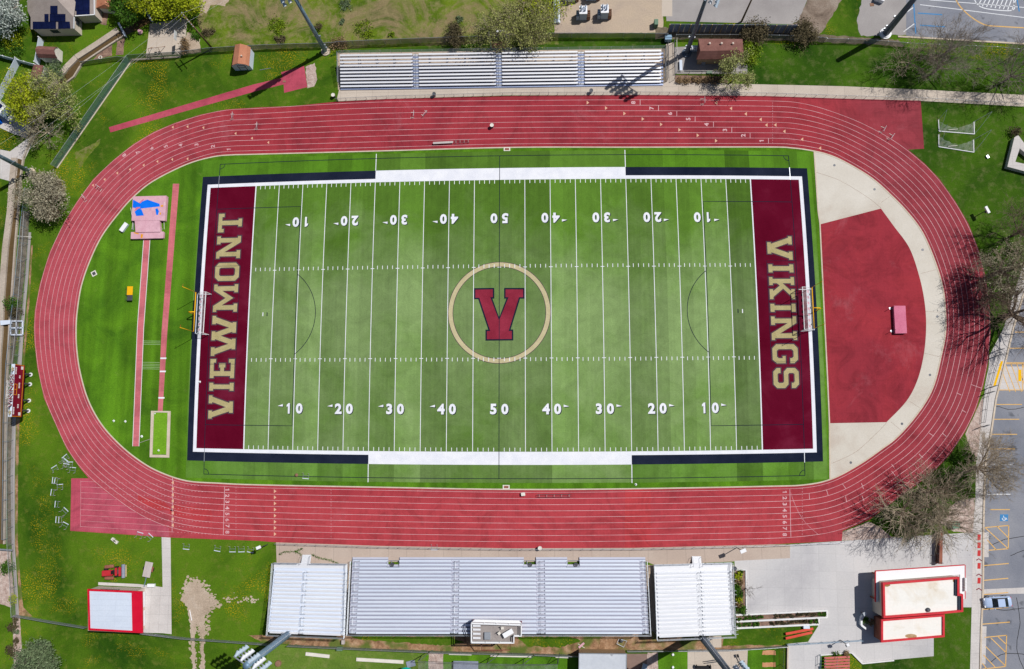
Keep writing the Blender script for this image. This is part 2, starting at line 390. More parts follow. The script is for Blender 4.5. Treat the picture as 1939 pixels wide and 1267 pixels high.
def see_through(name, col, t):
    m, nt, b = _nodes(name)
    tr = nt.nodes.new('ShaderNodeBsdfTransparent')
    mx = nt.nodes.new('ShaderNodeMixShader')
    v = coords(nt)
    n = noise(nt, v, 1.4, 4, 0.7)
    c = mix(nt, 1.0, col, ramp(nt, noise(nt, v, 5, 3, 0.7), [(0.25, 0.75), (0.75, 1.25)]), 'MULTIPLY')
    nt.links.new(c, b.inputs['Base Color'])
    b.inputs['Roughness'].default_value = 0.7
    f = ramp(nt, n, [(0.3, max(0, t - 0.12)), (0.7, min(1, t + 0.12))])
    nt.links.new(f, mx.inputs[0])
    nt.links.new(b.outputs[0], mx.inputs[1])
    nt.links.new(tr.outputs[0], mx.inputs[2])
    nt.links.new(mx.outputs[0], nt.nodes['Material Output'].inputs['Surface'])
see_through('chain_link', (0.30, 0.31, 0.33), 0.82)
see_through('chain_slat', (0.26, 0.28, 0.31), 0.42)
see_through('screen_green', (0.10, 0.20, 0.17), 0.28)
see_through('vine_mesh', (0.20, 0.17, 0.16), 0.25)
see_through('net', (0.60, 0.62, 0.62), 0.84)
surf('line_grass', [(0.30, 0.42, 0.22)], 0.5, 6, 0.2)
see_through('net_dark', (0.05, 0.05, 0.05), 0.7)

# ------------------------------------------------------------------ mesh helpers
class MB:
    def __init__(s): s.v = []; s.f = []; s.mi = []; s.m = 0
    def add(s, vs, fs):
        o = len(s.v)
        s.v += [Vector(p) for p in vs]
        for f in fs:
            s.f.append([i + o for i in f]); s.mi.append(s.m)
    def poly(s, pts, z=None):
        P = [Vector(p) for p in pts]
        if z is not None: P = [Vector((p.x, p.y, z)) for p in P]
        tris = tessellate_polygon([[Vector((p.x, p.y, 0)) for p in P]])
        fs = []
        for t in tris:
            a, b, c = (P[i] for i in t)
            n = (b - a).cross(c - a)
            if n.length < 1e-10: continue
            fs.append(t if n.z > 0 else (t[0], t[2], t[1]))
        s.add(P, fs)
    def ring(s, outer, hole, z):
        A = [Vector((p[0], p[1], 0)) for p in outer]; B = [Vector((p[0], p[1], 0)) for p in hole]
        tris = tessellate_polygon([A, B])
        P = [Vector((p.x, p.y, z)) for p in A + B]
        fs = []
        for t in tris:
            a, b, c = (P[i] for i in t)
            n = (b - a).cross(c - a)
            if n.length < 1e-10: continue
            fs.append(t if n.z > 0 else (t[0], t[2], t[1]))
        s.add(P, fs)
    def prism(s, pts, z0, z1, top=True):
        P = [Vector((p[0], p[1], 0)) for p in pts]
        ar = sum(P[i].x * P[(i + 1) % len(P)].y - P[(i + 1) % len(P)].x * P[i].y for i in range(len(P)))
        if ar < 0: P.reverse()
        n = len(P)
        s.add([(p.x, p.y, z0) for p in P] + [(p.x, p.y, z1) for p in P],
              [(i, (i + 1) % n, n + (i + 1) % n, n + i) for i in range(n)])
        if top: s.poly(P, z1)
    def box(s, c, size, rz=0.0, tilt=None):
        R = Matrix.Rotation(rz, 3, 'Z')
        if tilt: R = R @ Matrix.Rotation(tilt[0], 3, tilt[1])
        c = Vector(c); x, y, z = (k / 2 for k in size)
        vs = [c + R @ Vector((a * x, b * y, d * z)) for d in (-1, 1) for a, b in ((-1, -1), (1, -1), (1, 1), (-1, 1))]
        s.add(vs, [(3, 2, 1, 0), (4, 5, 6, 7), (0, 1, 5, 4), (1, 2, 6, 5), (2, 3, 7, 6), (3, 0, 4, 7)])
    def beam(s, a, b, w, h=None, up=Vector((0, 0, 1))):
        a, b = Vector(a), Vector(b); h = h or w
        d = (b - a)
        if d.length < 1e-6: return
        d.normalize()
        sx = d.cross(up)
        if sx.length < 1e-3: sx = d.cross(Vector((1, 0, 0)))
        sx.normalize(); sy = sx.cross(d)
        vs = []
        for p in (a, b):
            for i, j in ((-1, -1), (1, -1), (1, 1), (-1, 1)):
                vs.append(p + sx * (i * w / 2) + sy * (j * h / 2))
        s.add(vs, [(3, 2, 1, 0), (4, 5, 6, 7), (0, 1, 5, 4), (1, 2, 6, 5), (2, 3, 7, 6), (3, 0, 4, 7)])
    def tube(s, pts, r, n=8, cap=True):
        pts = [Vector(p) for p in pts]
        rs = r if hasattr(r, '__len__') else [r] * len(pts)
        rings = []; vs = []; px = None
        for i, p in enumerate(pts):
            d = (pts[min(i + 1, len(pts) - 1)] - pts[max(i - 1, 0)])
            if d.length < 1e-9: d = Vector((0, 0, 1))
            d.normalize()
            if px is None:
                px = d.cross(Vector((0, 0, 1)))
                if px.length < 1e-3: px = Vector((1, 0, 0))
            px = (px - d * px.dot(d))
            if px.length < 1e-6: px = d.orthogonal()
            px.normalize(); py = d.cross(px)
            for k in range(n):
                a = 2 * PI * k / n
                vs.append(p + (px * math.cos(a) + py * math.sin(a)) * rs[i])
        fs = []
        for i in range(len(pts) - 1):
            for k in range(n):
                fs.append((i * n + k, i * n + (k + 1) % n, (i + 1) * n + (k + 1) % n, (i + 1) * n + k))
        if cap:
            fs.append(tuple(reversed(range(n)))); fs.append(tuple(range((len(pts) - 1) * n, len(pts) * n)))
        s.add(vs, fs)
    def lathe(s, c, prof, n=16):
        c = Vector(c); vs = []; fs = []
        for r, z in prof:
            for k in range(n):
                a = 2 * PI * k / n
                vs.append(c + Vector((r * math.cos(a), r * math.sin(a), z)))
        for i in range(len(prof) - 1):
            for k in range(n):
                fs.append((i * n + k, i * n + (k + 1) % n, (i + 1) * n + (k + 1) % n, (i + 1) * n + k))
        fs.append(tuple(range((len(prof) - 1) * n, len(prof) * n)))
        s.add(vs, fs)
    def strip(s, line, w, z, closed=False):
        P = [Vector((p[0], p[1], 0)) for p in line]
        n = len(P); L = []; R = []
        for i in range(n):
            a = P[(i - 1) % n] if (closed or i) else P[i]
            b = P[(i + 1) % n] if (closed or i < n - 1) else P[i]
            d = (b - a); d.normalize()
            nn = Vector((-d.y, d.x, 0)) * (w / 2)
            L.append(P[i] + nn); R.append(P[i] - nn)
        vs = [(p.x, p.y, z) for p in L] + [(p.x, p.y, z) for p in R]
        m = n if closed else n - 1
        s.add(vs, [(n + i, n + (i + 1) % n, (i + 1) % n, i) for i in range(m)])
    def build(s, name, mat, parent=None, origin=None, smooth=False, bevel=0.0):
        o0 = Vector((0, 0, 0))
        if parent is not None: o0 = Vector(parent.get('_o', (0, 0, 0)))
        if origin is not None: o0 = Vector(origin)
        me = bpy.data.meshes.new(name)
        me.from_pydata([tuple(p - o0) for p in s.v], [], s.f)
        for m in (mat if isinstance(mat, (list, tuple)) else [mat]): me.materials.append(MATS[m])
        if max(s.mi, default=0): me.polygons.foreach_set('material_index', s.mi)
        if smooth: me.polygons.foreach_set('use_smooth', [True] * len(me.polygons))
        o = bpy.data.objects.new(name, me)
        COL.objects.link(o)
        if parent is not None:
            o.parent = parent
            if parent.type == 'MESH': o.location = o0 - Vector(parent.get('_o', (0, 0, 0)))
            o['_o'] = o0
        else:
            o.location = o0; o['_o'] = o0
        if bevel:
            md = o.modifiers.new('bevel', 'BEVEL'); md.width = bevel; md.segments = 2; md.limit_method = 'ANGLE'
        return o
def tag(o, label, cat, group=None):
    o['label'] = label; o['category'] = cat
    if group: o['group'] = group
    return o
def thing(name, label, cat, loc=(0, 0, 0), group=None):
    o = bpy.data.objects.new(name, None)
    COL.objects.link(o)
    o.empty_display_size = 0.3
    o.location = loc; o['_o'] = Vector(loc)
    return tag(o, label, cat, group)
def struct(name, mb, mat, kind='structure'):
    o = mb.build(name, mat); o['kind'] = kind
    return o
def copy_tree(o, parent=None):
    c = o.copy(); COL.objects.link(c)
    if parent is not None: c.parent = parent
    for ch in [k for k in bpy.data.objects if k.parent == o]: copy_tree(ch, c)
    return c
def place(proto, used, loc, rz, label, group=None, scale=None):
    """The first call moves the prototype itself; later calls copy it with its parts."""
    o = proto
    if used[0]: o = copy_tree(proto)
    used[0] += 1
    o.location = loc; o.rotation_euler = (0, 0, rz)
    if scale: o.scale = scale
    o['label'] = label
    if group: o['group'] = group
    elif 'group' in o: del o['group']
    return o
def Gs(pts, z=0.0): return [G(p[0], p[1], z) for p in pts]
def ground(name, pts, mat, z):
    b = MB(); b.poly(Gs(pts), z); return struct(name, b, mat)
def spline(pts, closed=True, n=6):
    out = []; m = len(pts)
    for i in range(m if closed else m - 1):
        p0, p1, p2, p3 = (pts[(i + k) % m] if closed else pts[min(max(i + k, 0), m - 1)] for k in (-1, 0, 1, 2))
        for j in range(n):
            t = j / n
            out.append(tuple(0.5 * (2 * p1[a] + (p2[a] - p0[a]) * t + (2 * p0[a] - 5 * p1[a] + 4 * p2[a] - p3[a]) * t * t
                       + (3 * p1[a] - p0[a] - 3 * p2[a] + p3[a]) * t ** 3) for a in (0, 1)))
    if not closed: out.append(tuple(pts[-1]))
    return out
def rough_edge(pts, amp, step=6.0):
    out = []
    for i in range(len(pts)):
        a, b = pts[i], pts[(i + 1) % len(pts)]
        d = math.hypot(b[0] - a[0], b[1] - a[1]); k = max(1, int(d / step))
        for j in range(k):
            t = j / k
            out.append((a[0] + (b[0] - a[0]) * t + random.uniform(-amp, amp), a[1] + (b[1] - a[1]) * t + random.uniform(-amp, amp)))
    return out
def offset(poly, d):
    """Offset a closed polygon outward by d (mitred)."""
    P = [Vector((p[0], p[1])) for p in poly]; n = len(P)
    ar = sum(P[i].x * P[(i + 1) % n].y - P[(i + 1) % n].x * P[i].y for i in range(n))
    sg = 1 if ar > 0 else -1
    out = []
    for i in range(n):
        e1 = (P[i] - P[i - 1]).normalized(); e2 = (P[(i + 1) % n] - P[i]).normalized()
        n1 = Vector((e1.y, -e1.x)) * sg; n2 = Vector((e2.y, -e2.x)) * sg
        k = 1 + n1.dot(n2)
        m = (n1 + n2) / max(k, 0.35)
        out.append(P[i] + m * d)
    return out
# ================================================================== GROUND
b = MB()
b.add([(-1500, -1500, 0), (1500, -1500, 0), (1500, 1500, 0), (-1500, 1500, 0)], [(0, 1, 2, 3)])
struct('ground', b, 'lawn')
L = 0.004
_GC = [0]
def gp(name, pts, mat, k):
    _GC[0] += 1
    return ground(name, pts, mat, k * L + _GC[0] * 0.00003)
# --- north strip
gp('lawn', [(640, 96), (1060, 76), (1270, 70), (1280, 100), (1259, 96), (640, 104), (620, 110)], 'lawn_dark', 1)
gp('lawn', [(1412, 84), (1690, 84), (1939, 130), (1960, 200), (1939, 180), (1750, 170), (1450, 161), (1412, 160)], 'lawn_dark', 1)
gp('lawn', [(1743, 190), (1960, 200), (1960, 560), (1925, 560), (1893, 660), (1870, 690), (1874, 560), (1853, 474), (1808, 381), (1750, 310), (1720, 284), (1750, 282)], 'lawn_dark', 1)
gp('meadow', rough_edge([(398, -40), (1062, -40), (1058, 84), (900, 84), (650, 92), (560, 92), (402, 98), (372, 40), (384, 10)], 1.5), 'meadow', 1)
gp('gravel_yard', rough_edge([(1048, -40), (1256, -40), (1256, 62), (1050, 64)], 0.8), 'gravel_yard', 2)
gp('asphalt_drive', [(1258, -40), (1545, -40), (1512, 40), (1498, 46), (1262, 40)], 'asphalt_pale', 2)
gp('pavement_strip', [(1254, -40), (1273, -40), (1273, 31), (1253, 31)], 'walk_beige', 3)
gp('embankment', rough_edge([(1545, -40), (1618, -40), (1556, 62), (1505, 70), (1498, 46), (1512, 40)], 1.2), 'brown_slope', 2)
gp('dirt_strip', rough_edge([(1240, 52), (1500, 52), (1560, 66), (1700, 76), (1712, 88), (1560, 80), (1420, 76), (1240, 74)], 1.5), 'scrub', 2)
gp('asphalt_pad', rough_edge([(1642, -40), (1735, -40), (1720, 66), (1630, 68), (1622, 40)], 1.5), 'asphalt_pale', 2)
gp('parking_lot', [(1716, -40), (1990, -40), (1990, 86), (1939, 82), (1716, 68)], 'asphalt', 3)
b = MB(); b.strip(Gs([(1700, 69.5), (1800, 75), (1939, 83.5), (1990, 87)]), 0.35, 0.1)
for z0 in (0,): pass
b2 = MB(); 
pl = Gs([(1700, 69.5), (1800, 75), (1939, 83.5), (1990, 87)])
for a, c in zip(pl, pl[1:]): b2.beam((a.x, a.y, .06), (c.x, c.y, .06), .3, .12)
struct('kerb', b2, 'curb')
gp('pad', [(1268, 90), (1415, 82), (1415, 140), (1279, 140), (1268, 136)], 'asphalt_pale', 2)
gp('mulch_bed', rough_edge([(1278, 142), (1372, 145), (1380, 157), (1278, 158)], 1.0), 'mulch', 2)
gp('bleacher_pavement', [(638, 100), (1260, 92), (1262, 160), (640, 170)], 'dirt', 2)
gp('stair_walk', [(1261, 84), (1276, 80), (1278, 158), (1262, 158)], 'walk_beige', 3)
gp('sidewalk', [(643, 166), (970, 159), (1258, 156), (1450, 160), (1600, 163.5), (1750, 170), (1939, 180), (1990, 183),
                (1990, 206), (1939, 202), (1750, 191.5), (1600, 187), (1450, 182), (1212, 180), (960, 180.7), (733, 187.5), (637, 192)], 'walk_beige', 3)
# --- jump runway north west
gp('runway', [(206, 241), (480, 160), (535, 147), (532, 137), (576, 125), (582, 165), (538, 176), (537, 160), (484, 173), (209, 251)], 'track_pink', 2)
gp('sand_patch', rough_edge([(578, 126), (597, 119), (600, 150), (596, 163), (583, 166)], 1.2, 5), 'gravel_pink', 2)
gp('dirt_patch', rough_edge([(140, 290), (190, 264), (186, 276), (150, 318)], 2.0, 6), 'meadow', 1)
# --- houses and canal, north west
gp('sport_court', [(284, 45), (355, 35), (352, 66), (343, 103), (276, 108)], 'walk_beige', 2)
gp('dirt_patch', rough_edge([(355, 60), (378, 74), (380, 98), (343, 104), (350, 72)], 1.5, 5), 'dirt', 1)
gp('dirt_patch', rough_edge([(376, -30), (455, -30), (425, 12), (398, 8), (390, 26), (378, 20)], 2.0, 6), 'dirt', 2)
gp('driveway', [(27, -20), (42, -20), (30, 24), (14, 62), (8, 62), (16, 40)], 'walk_beige', 2)
for q in ([(237, 71), (233, 104), (219, 104), (222, 80)], [(213, 84), (212, 106), (176, 113), (190, 98)], [(199, 6), (208, 14), (201, 48), (190, 46)]):
    gp('garden_bed', rough_edge(q, 0.5), 'mulch', 2)
can_r = [(237, 68), (200, 92), (157, 121), (141, 147), (121, 162), (95, 200), (70, 240), (46, 300), (41.5, 330), (36, 400), (30, 470), (24, 560), (20, 610), (17, 680), (13, 760), (11.5, 900), (10, 1030)]
can_l = [(225, 58), (186, 84), (146, 110), (128, 128), (106, 156), (80, 195), (58, 240), (34, 300), (31, 330), (26, 400), (17, 470), (10, 560), (8, 610), (3, 680), (1, 760), (0, 900), (-2, 1030)]
gp('canal_water', can_r + can_l[::-1], 'water', 2)
gp('canal_water', [(225, 58), (270, 36), (300, 20), (330, 0), (352, -20), (372, -20), (340, 12), (310, 30), (237, 68)], 'water', 2)
for nm, line, w in (('canal_wall', can_r, .28), ('canal_wall', can_l[:6], 1.1), ('canal_wall', [(p[0] - 5, p[1]) for p in can_l[7:]], 1.1)):
    b = MB(); P = Gs(line)
    for a, c in zip(P, P[1:]): b.beam((a.x, a.y, .2), (c.x, c.y, .2), w, .4)
    tag(b.build(nm, 'ditch_wall'), {.28: 'thin concrete wall along the field side of the canal'}.get(w, 'wide concrete bank wall of the canal, ' + ('by the houses' if line == can_l[:6] else 'along the left edge')), 'wall')
gp('concrete_apron', [(0, 283), (19, 287), (62, 255), (66, 262), (46, 304), (34, 300), (32, 332), (22, 344), (0, 338)], 'path_grey', 3)
gp('driveway', [(0, 200), (36, 226), (60, 240), (50, 262), (22, 252), (0, 242)], 'path_grey', 3)
gp('ditch_bank', rough_edge([(41, 400), (56, 400), (50, 480), (36, 620), (24, 690), (14, 760), (14, 1030), (24, 1030), (24, 900), (26, 760), (33, 690), (18, 690), (28, 520)], .6), 'scrub', 1)
gp('mow_strip', [(54, 440), (48, 520), (40, 610), (33, 690), (23, 800), (20, 900), (22, 1030), (27, 1110), (30, 1165), (36, 1267), (42, 1267), (36, 1165), (33, 1110), (28, 1030), (28, 900), (30, 800), (41, 690), (46, 610), (54, 520), (59, 440)], 'asphalt_pale', 2)
gp('bark_strip', rough_edge([(59, 465), (54, 540), (48, 620), (42, 690), (31, 800), (29, 900), (29, 1030), (35, 1110), (36, 1165), (62, 1168), (44, 1150), (39, 1100), (34, 1030), (34, 900), (37, 800), (46, 690), (52, 620), (58, 540), (62, 465)], .5, 5), 'bark', 3)
gp('gravel_yard', rough_edge([(-10, 1042), (20, 1040), (27, 1130), (20, 1150), (-10, 1140)], 1), 'gravel_pink', 1)
gp('garden_path', rough_edge([(24, 1165), (38, 1165), (44, 1280), (26, 1280)], .8), 'gravel_pink', 3)
# --- south west
gp('path', [(306, 1016), (323, 1016), (325, 1201), (308, 1199), (270, 1198), (268, 1112), (186, 1108), (186, 1102.5), (262, 1106), (308, 1112)], 'path_grey', 2)
def speckle(name, pts, mat, k, n, reach, size=(.12, .55)):
    """Loose crumbs of the same soil thinning out from the outline of a bare patch."""
    rng = random.Random(len(pts) * 31 + n); b = MB()
    for i in range(n):
        j = rng.randrange(len(pts)); p0, p1 = pts[j], pts[(j + 1) % len(pts)]
        u = rng.random(); c = G(lerp_(p0[0], p1[0], u) + rng.gauss(0, reach), lerp_(p0[1], p1[1], u) + rng.gauss(0, reach))
        r = rng.uniform(*size); m = rng.randint(5, 8); ex = rng.uniform(.5, 1)
        b.poly([Vector((c.x + r * rng.uniform(.5, 1.1) * math.cos(2 * PI * q / m), c.y + ex * r * rng.uniform(.5, 1.1) * math.sin(2 * PI * q / m), 0)) for q in range(m)], k * L + .008 + i * .00004)
    return struct(name, b, mat)
def lerp_(a, c, t): return a + (c - a) * t
DP = [(350, 1124), (356, 1104), (370, 1102), (382, 1114), (396, 1130), (410, 1138), (402, 1146), (392, 1154), (386, 1180), (387, 1200), (388, 1275), (380, 1275), (381, 1206), (374, 1178), (368, 1205), (371, 1275), (364, 1275), (361, 1190), (354, 1150), (342, 1136)]
gp('dirt_patch', rough_edge(DP, 2.2, 4), 'dirt', 1)
speckle('dirt_patch', DP[:10], 'dirt', 1, 420, 5, (.08, .4))
speckle('dirt_patch', [(426, 1136), (446, 1130), (470, 1134), (486, 1136), (470, 1137), (440, 1136)], 'dirt', 1, 38, 4, (.08, .34))
speckle('dirt_patch', DP[10:18], 'dirt', 1, 160, 2, (.08, .3))
# --- south stands, plaza
gp('apron', [(522.6, 1027), (719, 1033.7), (970, 1037.7), (1200, 1037), (1450, 1031), (1497, 1031), (1496, 1057), (1395, 1063), (1240, 1070), (1225, 1064), (665, 1064), (660, 1072), (524, 1070)], 'walk_pink', 2)
gp('stand_base', [(535, 1070), (1390, 1070), (1390, 1200), (530, 1200)], 'dirt', 1)
gp('bark_strip', rough_edge([(470, 1203), (660, 1198), (1240, 1196), (1250, 1206), (1400, 1206), (1480, 1222), (1490, 1226), (1385, 1230), (1190, 1231), (1095, 1240), (970, 1237), (660, 1227), (500, 1217)], 1, 6), 'bark', 2)
gp('lawn', rough_edge([(980, 1206), (1080, 1206), (1100, 1214), (1060, 1226), (1000, 1224)], 1.5, 5), 'lawn', 3)
gp('lawn', rough_edge([(660, 1204), (850, 1206), (880, 1216), (840, 1222), (680, 1212)], 1.5, 5), 'lawn', 3)
gp('pavement_strip', [(1340, 1205), (1366, 1204), (1366, 1226), (1350, 1226)], 'walk_beige', 3)
gp('lawn', rough_edge([(1392, 1192), (1548, 1184), (1532, 1214), (1492, 1219), (1460, 1222), (1368, 1222), (1370, 1206), (1392, 1204)], 1.2, 6), 'lawn', 3)
gp('practice_field', [(507, 1219), (666, 1228), (840, 1234), (950, 1238), (950, 1300), (500, 1300)], 'practice_turf', 3)
gp('practice_turf', [(806, 1240), (1100, 1242), (1100, 1300), (806, 1300)], 'lawn_infield', 4)
gp('gravel_strip', rough_edge([(812, 1236), (840, 1236), (838, 1290), (810, 1290)], .8), 'gravel_pink', 5)
gp('pad', [(1187, 1238), (1226, 1238), (1226, 1300), (1187, 1300)], 'pad_brown', 3)
gp('gravel_strip', rough_edge([(1226, 1236), (1246, 1236), (1246, 1290), (1224, 1290)], .8), 'gravel_pink', 4)
gp('practice_turf', [(1246, 1232), (1304, 1230), (1304, 1300), (1246, 1300)], 'lawn_infield', 3)
gp('concrete_pad', [(1302, 1230), (1416, 1229), (1413, 1300), (1302, 1300)], 'walk_beige', 4)
gp('practice_turf', [(1415, 1230), (1474, 1227), (1474, 1300), (1413, 1300)], 'lawn_infield', 3)
for y0 in (1231, 1254):
    gp('clay_mound', rough_edge([(1444, y0 + 1), (1468, y0), (1469, y0 + 9), (1443, y0 + 9)], .5, 4), 'clay', 5)
gp('plaza', [(1496, 1031), (1594, 1024.5), (1700, 1017), (1845, 1008), (1842, 1150), (1790, 1150), (1768, 1160), (1768, 1242.5), (1690, 1249.5), (1632, 1256.5),
             (1612, 1235.5), (1553, 1240), (1549, 1300), (1489, 1300), (1492, 1219), (1530, 1215.5), (1549, 1186), (1549, 1171), (1563, 1168), (1565, 1155), (1411, 1163), (1411, 1079), (1391, 1077), (1391, 1062), (1496, 1057)], 'plaza', 3)
gp('lawn', [(1768, 1150), (1842, 1146), (1836, 1300), (1632, 1300), (1632, 1256), (1690, 1250), (1768, 1243)], 'lawn_dark', 1)
gp('rock_bed', rough_edge([(1594, 1008), (1646, 988), (1668, 1000), (1690, 1018), (1640, 1022), (1594, 1024)], .7), 'gravel_pink', 4)
gp('rock_bed', rough_edge([(1846, 943), (1843, 1010), (1806, 1006), (1768, 982), (1815, 948)], .8), 'gravel_pink', 4)
gp('rock_bed', rough_edge([(1862, 748), (1828, 822), (1846, 876), (1856, 840)], .5), 'gravel_pink', 3)
gp('lawn', rough_edge([(1826, 822), (1846, 880), (1846, 942), (1815, 948), (1768, 980), (1700, 1016), (1662, 1000), (1650, 985), (1727, 925), (1798, 862)], .8), 'lawn_dark', 2)
sw_l = [(1960, 440), (1918, 560), (1901, 620), (1873.5, 673), (1872, 700), (1862, 757), (1853.5, 847), (1848.5, 873), (1847, 943), (1842, 1010), (1840, 1143), (1836, 1300)]
sw_r = [(1990, 440), (1937, 560), (1919, 620), (1904, 683), (1886, 754), (1876, 822), (1866, 873), (1863, 943), (1861.5, 1010), (1861, 1116), (1857.5, 1196), (1855, 1300)]
gp('sidewalk', sw_l + sw_r[::-1], 'path_grey', 5)
gp('parking_lot', [(p[0] + 1.2, p[1]) for p in sw_r] + [(1990, 1300), (1990, 440)], 'asphalt', 3)
b = MB(); P = Gs(sw_r)
for a, c in zip(P, P[1:]): b.beam((a.x, a.y, .07), (c.x, c.y, .07), .28, .14)
struct('kerb', b, 'curb')
gp('sidewalk_patch', [(1873, 689), (1884, 690), (1880, 720), (1866, 740), (1864, 735)], 'path_grey', 6)
gp('concrete_pad', [(1904, 694), (1952, 694), (1952, 738), (1886, 738), (1893, 710)], 'path_grey', 4)
gp('concrete_pad', [(1862, 1008), (1872, 1008), (1872, 1055), (1862, 1055)], 'path_grey', 4)
gp('concrete_pad', [(1860, 1116), (1950, 1112), (1950, 1124), (1860, 1126)], 'path_grey', 4)
gp('concrete_pad', [(1858, 1186), (1868, 1186), (1866, 1258), (1856, 1258)], 'path_grey', 4)

def lines(name, segs, mat, w, k, z=None):
    b = MB()
    for s in segs: b.strip(Gs(s), w, k * L)
    return struct(name, b, mat)
# --- painted markings, parking lots
lines('parking_marking', [[(x0, y), (x0 + 48, y + d)] for x0, y, d in
      ((1922, 629, 0), (1912, 659.5, 0), (1904, 687, 0), (1889, 738.5, 0), (1887, 766, 0), (1882, 794, 0), (1878, 822.5, 0), (1874, 850, 0))], 'paint_orange', .14, 5.6)
lines('parking_marking', [[(1868, 879), (1917, 880)], [(1868, 936), (1914, 936)]], 'paint_white', .14, 5.6)
lines('parking_marking', [[(1875, 965), (1912, 965)], [(1863, 1071), (1910, 1067)], [(1863, 1099), (1909, 1095)], [(1862, 1126), (1909, 1122)], [(1860, 1154), (1909, 1150)], [(1859, 1182), (1912, 1178)]], 'paint_orange', .15, 5.6)
hatch = []
for k in range(6): hatch.append([(1892 + k * 11, 689), (1912 + k * 11 - (0 if k else 0), 742)])
hatch += [[(1903, 689), (1950, 689)], [(1936, 690), (1936, 741)]]
lines('parking_marking', hatch, 'paint_orange', .13, 6.6)
hatch = [[(1865, 999), (1910, 995)], [(1910, 995), (1909, 1039)], [(1909, 1039), (1872, 1042)], [(1866, 1000), (1909, 1039)], [(1888, 997), (1909, 1018)], [(1869, 1022), (1886, 1041)]]
hatch += [[(1864, 1207), (1906, 1203)], [(1906, 1203), (1904, 1262)], [(1904, 1262), (1860, 1267)], [(1866, 1224), (1903, 1260)], [(1876, 1208), (1905, 1236)], [(1890, 1206), (1905, 1220)], [(1862, 1240), (1884, 1263)], [(1860, 1256), (1868, 1266)]]
lines('parking_marking', hatch, 'paint_orange', .15, 6.6)
gp('kerb_marking', [(1895, 684), (1899.5, 684), (1885, 731), (1880.5, 731)], 'paint_yellow', 8)
gp('parking_marking', [(1928, 700), (1934, 700), (1934, 722), (1928, 722)], 'paint_yellow', 7)
for (y0, y1) in ((1012, 1023), (1027, 1038), (1042, 1053), (1066, 1077), (1094, 1105)):
    gp('sidewalk_marking', [(1851, y0), (1857, y0), (1856.5, y1), (1850.5, y1)], 'paint_red', 7)
lines('sidewalk_marking', [[(1848.5, y + 3), (1853.5, y), (1858.5, y + 4)] for y in (1058, 1087, 1114)], 'maroon_paint', .16, 7)
gp('disabled_bay_sign', [(1893.5, 974), (1909, 974), (1908.5, 987), (1893, 987)], 'paint_blue', 5)
P = []
c0 = (1901, 982)
lines('disabled_bay_sign', [[(1900, 976.5), (1901, 981), (1905, 981), (1906.5, 984)]] +
      [[(c0[0] + 3.2 * math.cos(a), c0[1] + 3.2 * math.sin(a)) for a in [math.radians(200 - k * 22) for k in range(10)]]], 'paint_white', .12, 6)
# north east lot
lines('parking_marking', [[(1742, 9), (1800, 16), (1880, 26), (1960, 36)], [(1760, 0), (1850, 7), (1960, 16)]], 'paint_white', .13, 5)
curve = [(1808, -6), (1813, 5), (1822, 17), (1836, 30), (1852, 41), (1868, 48), (1890, 50), (1960, 54)]
lines('parking_marking', [spline(curve, False)], 'paint_orange', .2, 5)
isl = spline([(1842, -8), (1850, 8), (1862, 15), (1880, 18.5), (1908, 20.5), (1919, 18), (1921, 12), (1917, -8)], False)
lines('parking_marking', [isl] + [[(1852 + k * 8, 11 + k * 1.1), (1862 + k * 8, -8)] for k in range(9)], 'paint_white', .18, 5)
lines('parking_marking', [[(1730, 8), (1734, 64)], [(1738, 25), (1784, 28)], [(1742, 48), (1790, 51)], [(1925, -5), (1930, 22)]], 'paint_blue', .22, 5)
lines('parking_marking', [[(1711, 60), (1733, 44)], [(1711, 27), (1730, 14)]], 'paint_white', .16, 5)
# tar seams in the east lot
b = MB()
for seg in ([(1870, 1148), (1900, 1156), (1939, 1150)], [(1925, 1130), (1932, 1180), (1926, 1230), (1938, 1267)], [(1880, 1030), (1905, 1020), (1939, 1015)], [(1875, 1255), (1900, 1240), (1939, 1238)], [(1912, 1050), (1939, 1042)], [(1884, 770), (1914, 776), (1939, 770)]):
    q = spline([(p[0] + random.uniform(-1, 1), p[1] + random.uniform(-2, 2)) for p in seg], False)
    b.strip(Gs([(p[0] + random.uniform(-.6, .6), p[1] + random.uniform(-.6, .6)) for p in q]), .1, 4.6 * L)
struct('pavement_crack', b, 'tar')

# ================================================================== RUNNING TRACK
inner = [(404, 297), (442, 293.4), (480, 292.4), (720, 286), (970, 279.3), (1200, 279), (1450, 278.6), (1500, 280.4), (1537.5, 285.6), (1571, 294), (1605.7, 310), (1651, 337.8), (1686.6, 369.4), (1719.4, 403.5), (1747, 441.4), (1770, 494.5), (1785, 545), (1790, 590), (1790, 630), (1782.6, 670.5), (1767.4, 731), (1742, 776.7), (1701.7, 824.7), (1666, 852.5), (1626, 880), (1575, 906.8), (1525, 918), (1450, 921), (1200, 925.5), (965, 926.8), (720, 922.7), (490, 918.2), (414.5, 915), (353.8, 910.6), (303, 894), (265, 872.7), (227.4, 842.4), (192, 803), (166.8, 756.5), (151.6, 703.4), (145.3, 658), (144.3, 620), (146.6, 588), (154, 542.5), (169.3, 497), (192, 449), (222.4, 407.3), (252.7, 373.2), (290.6, 342.9), (353.8, 311.3)]
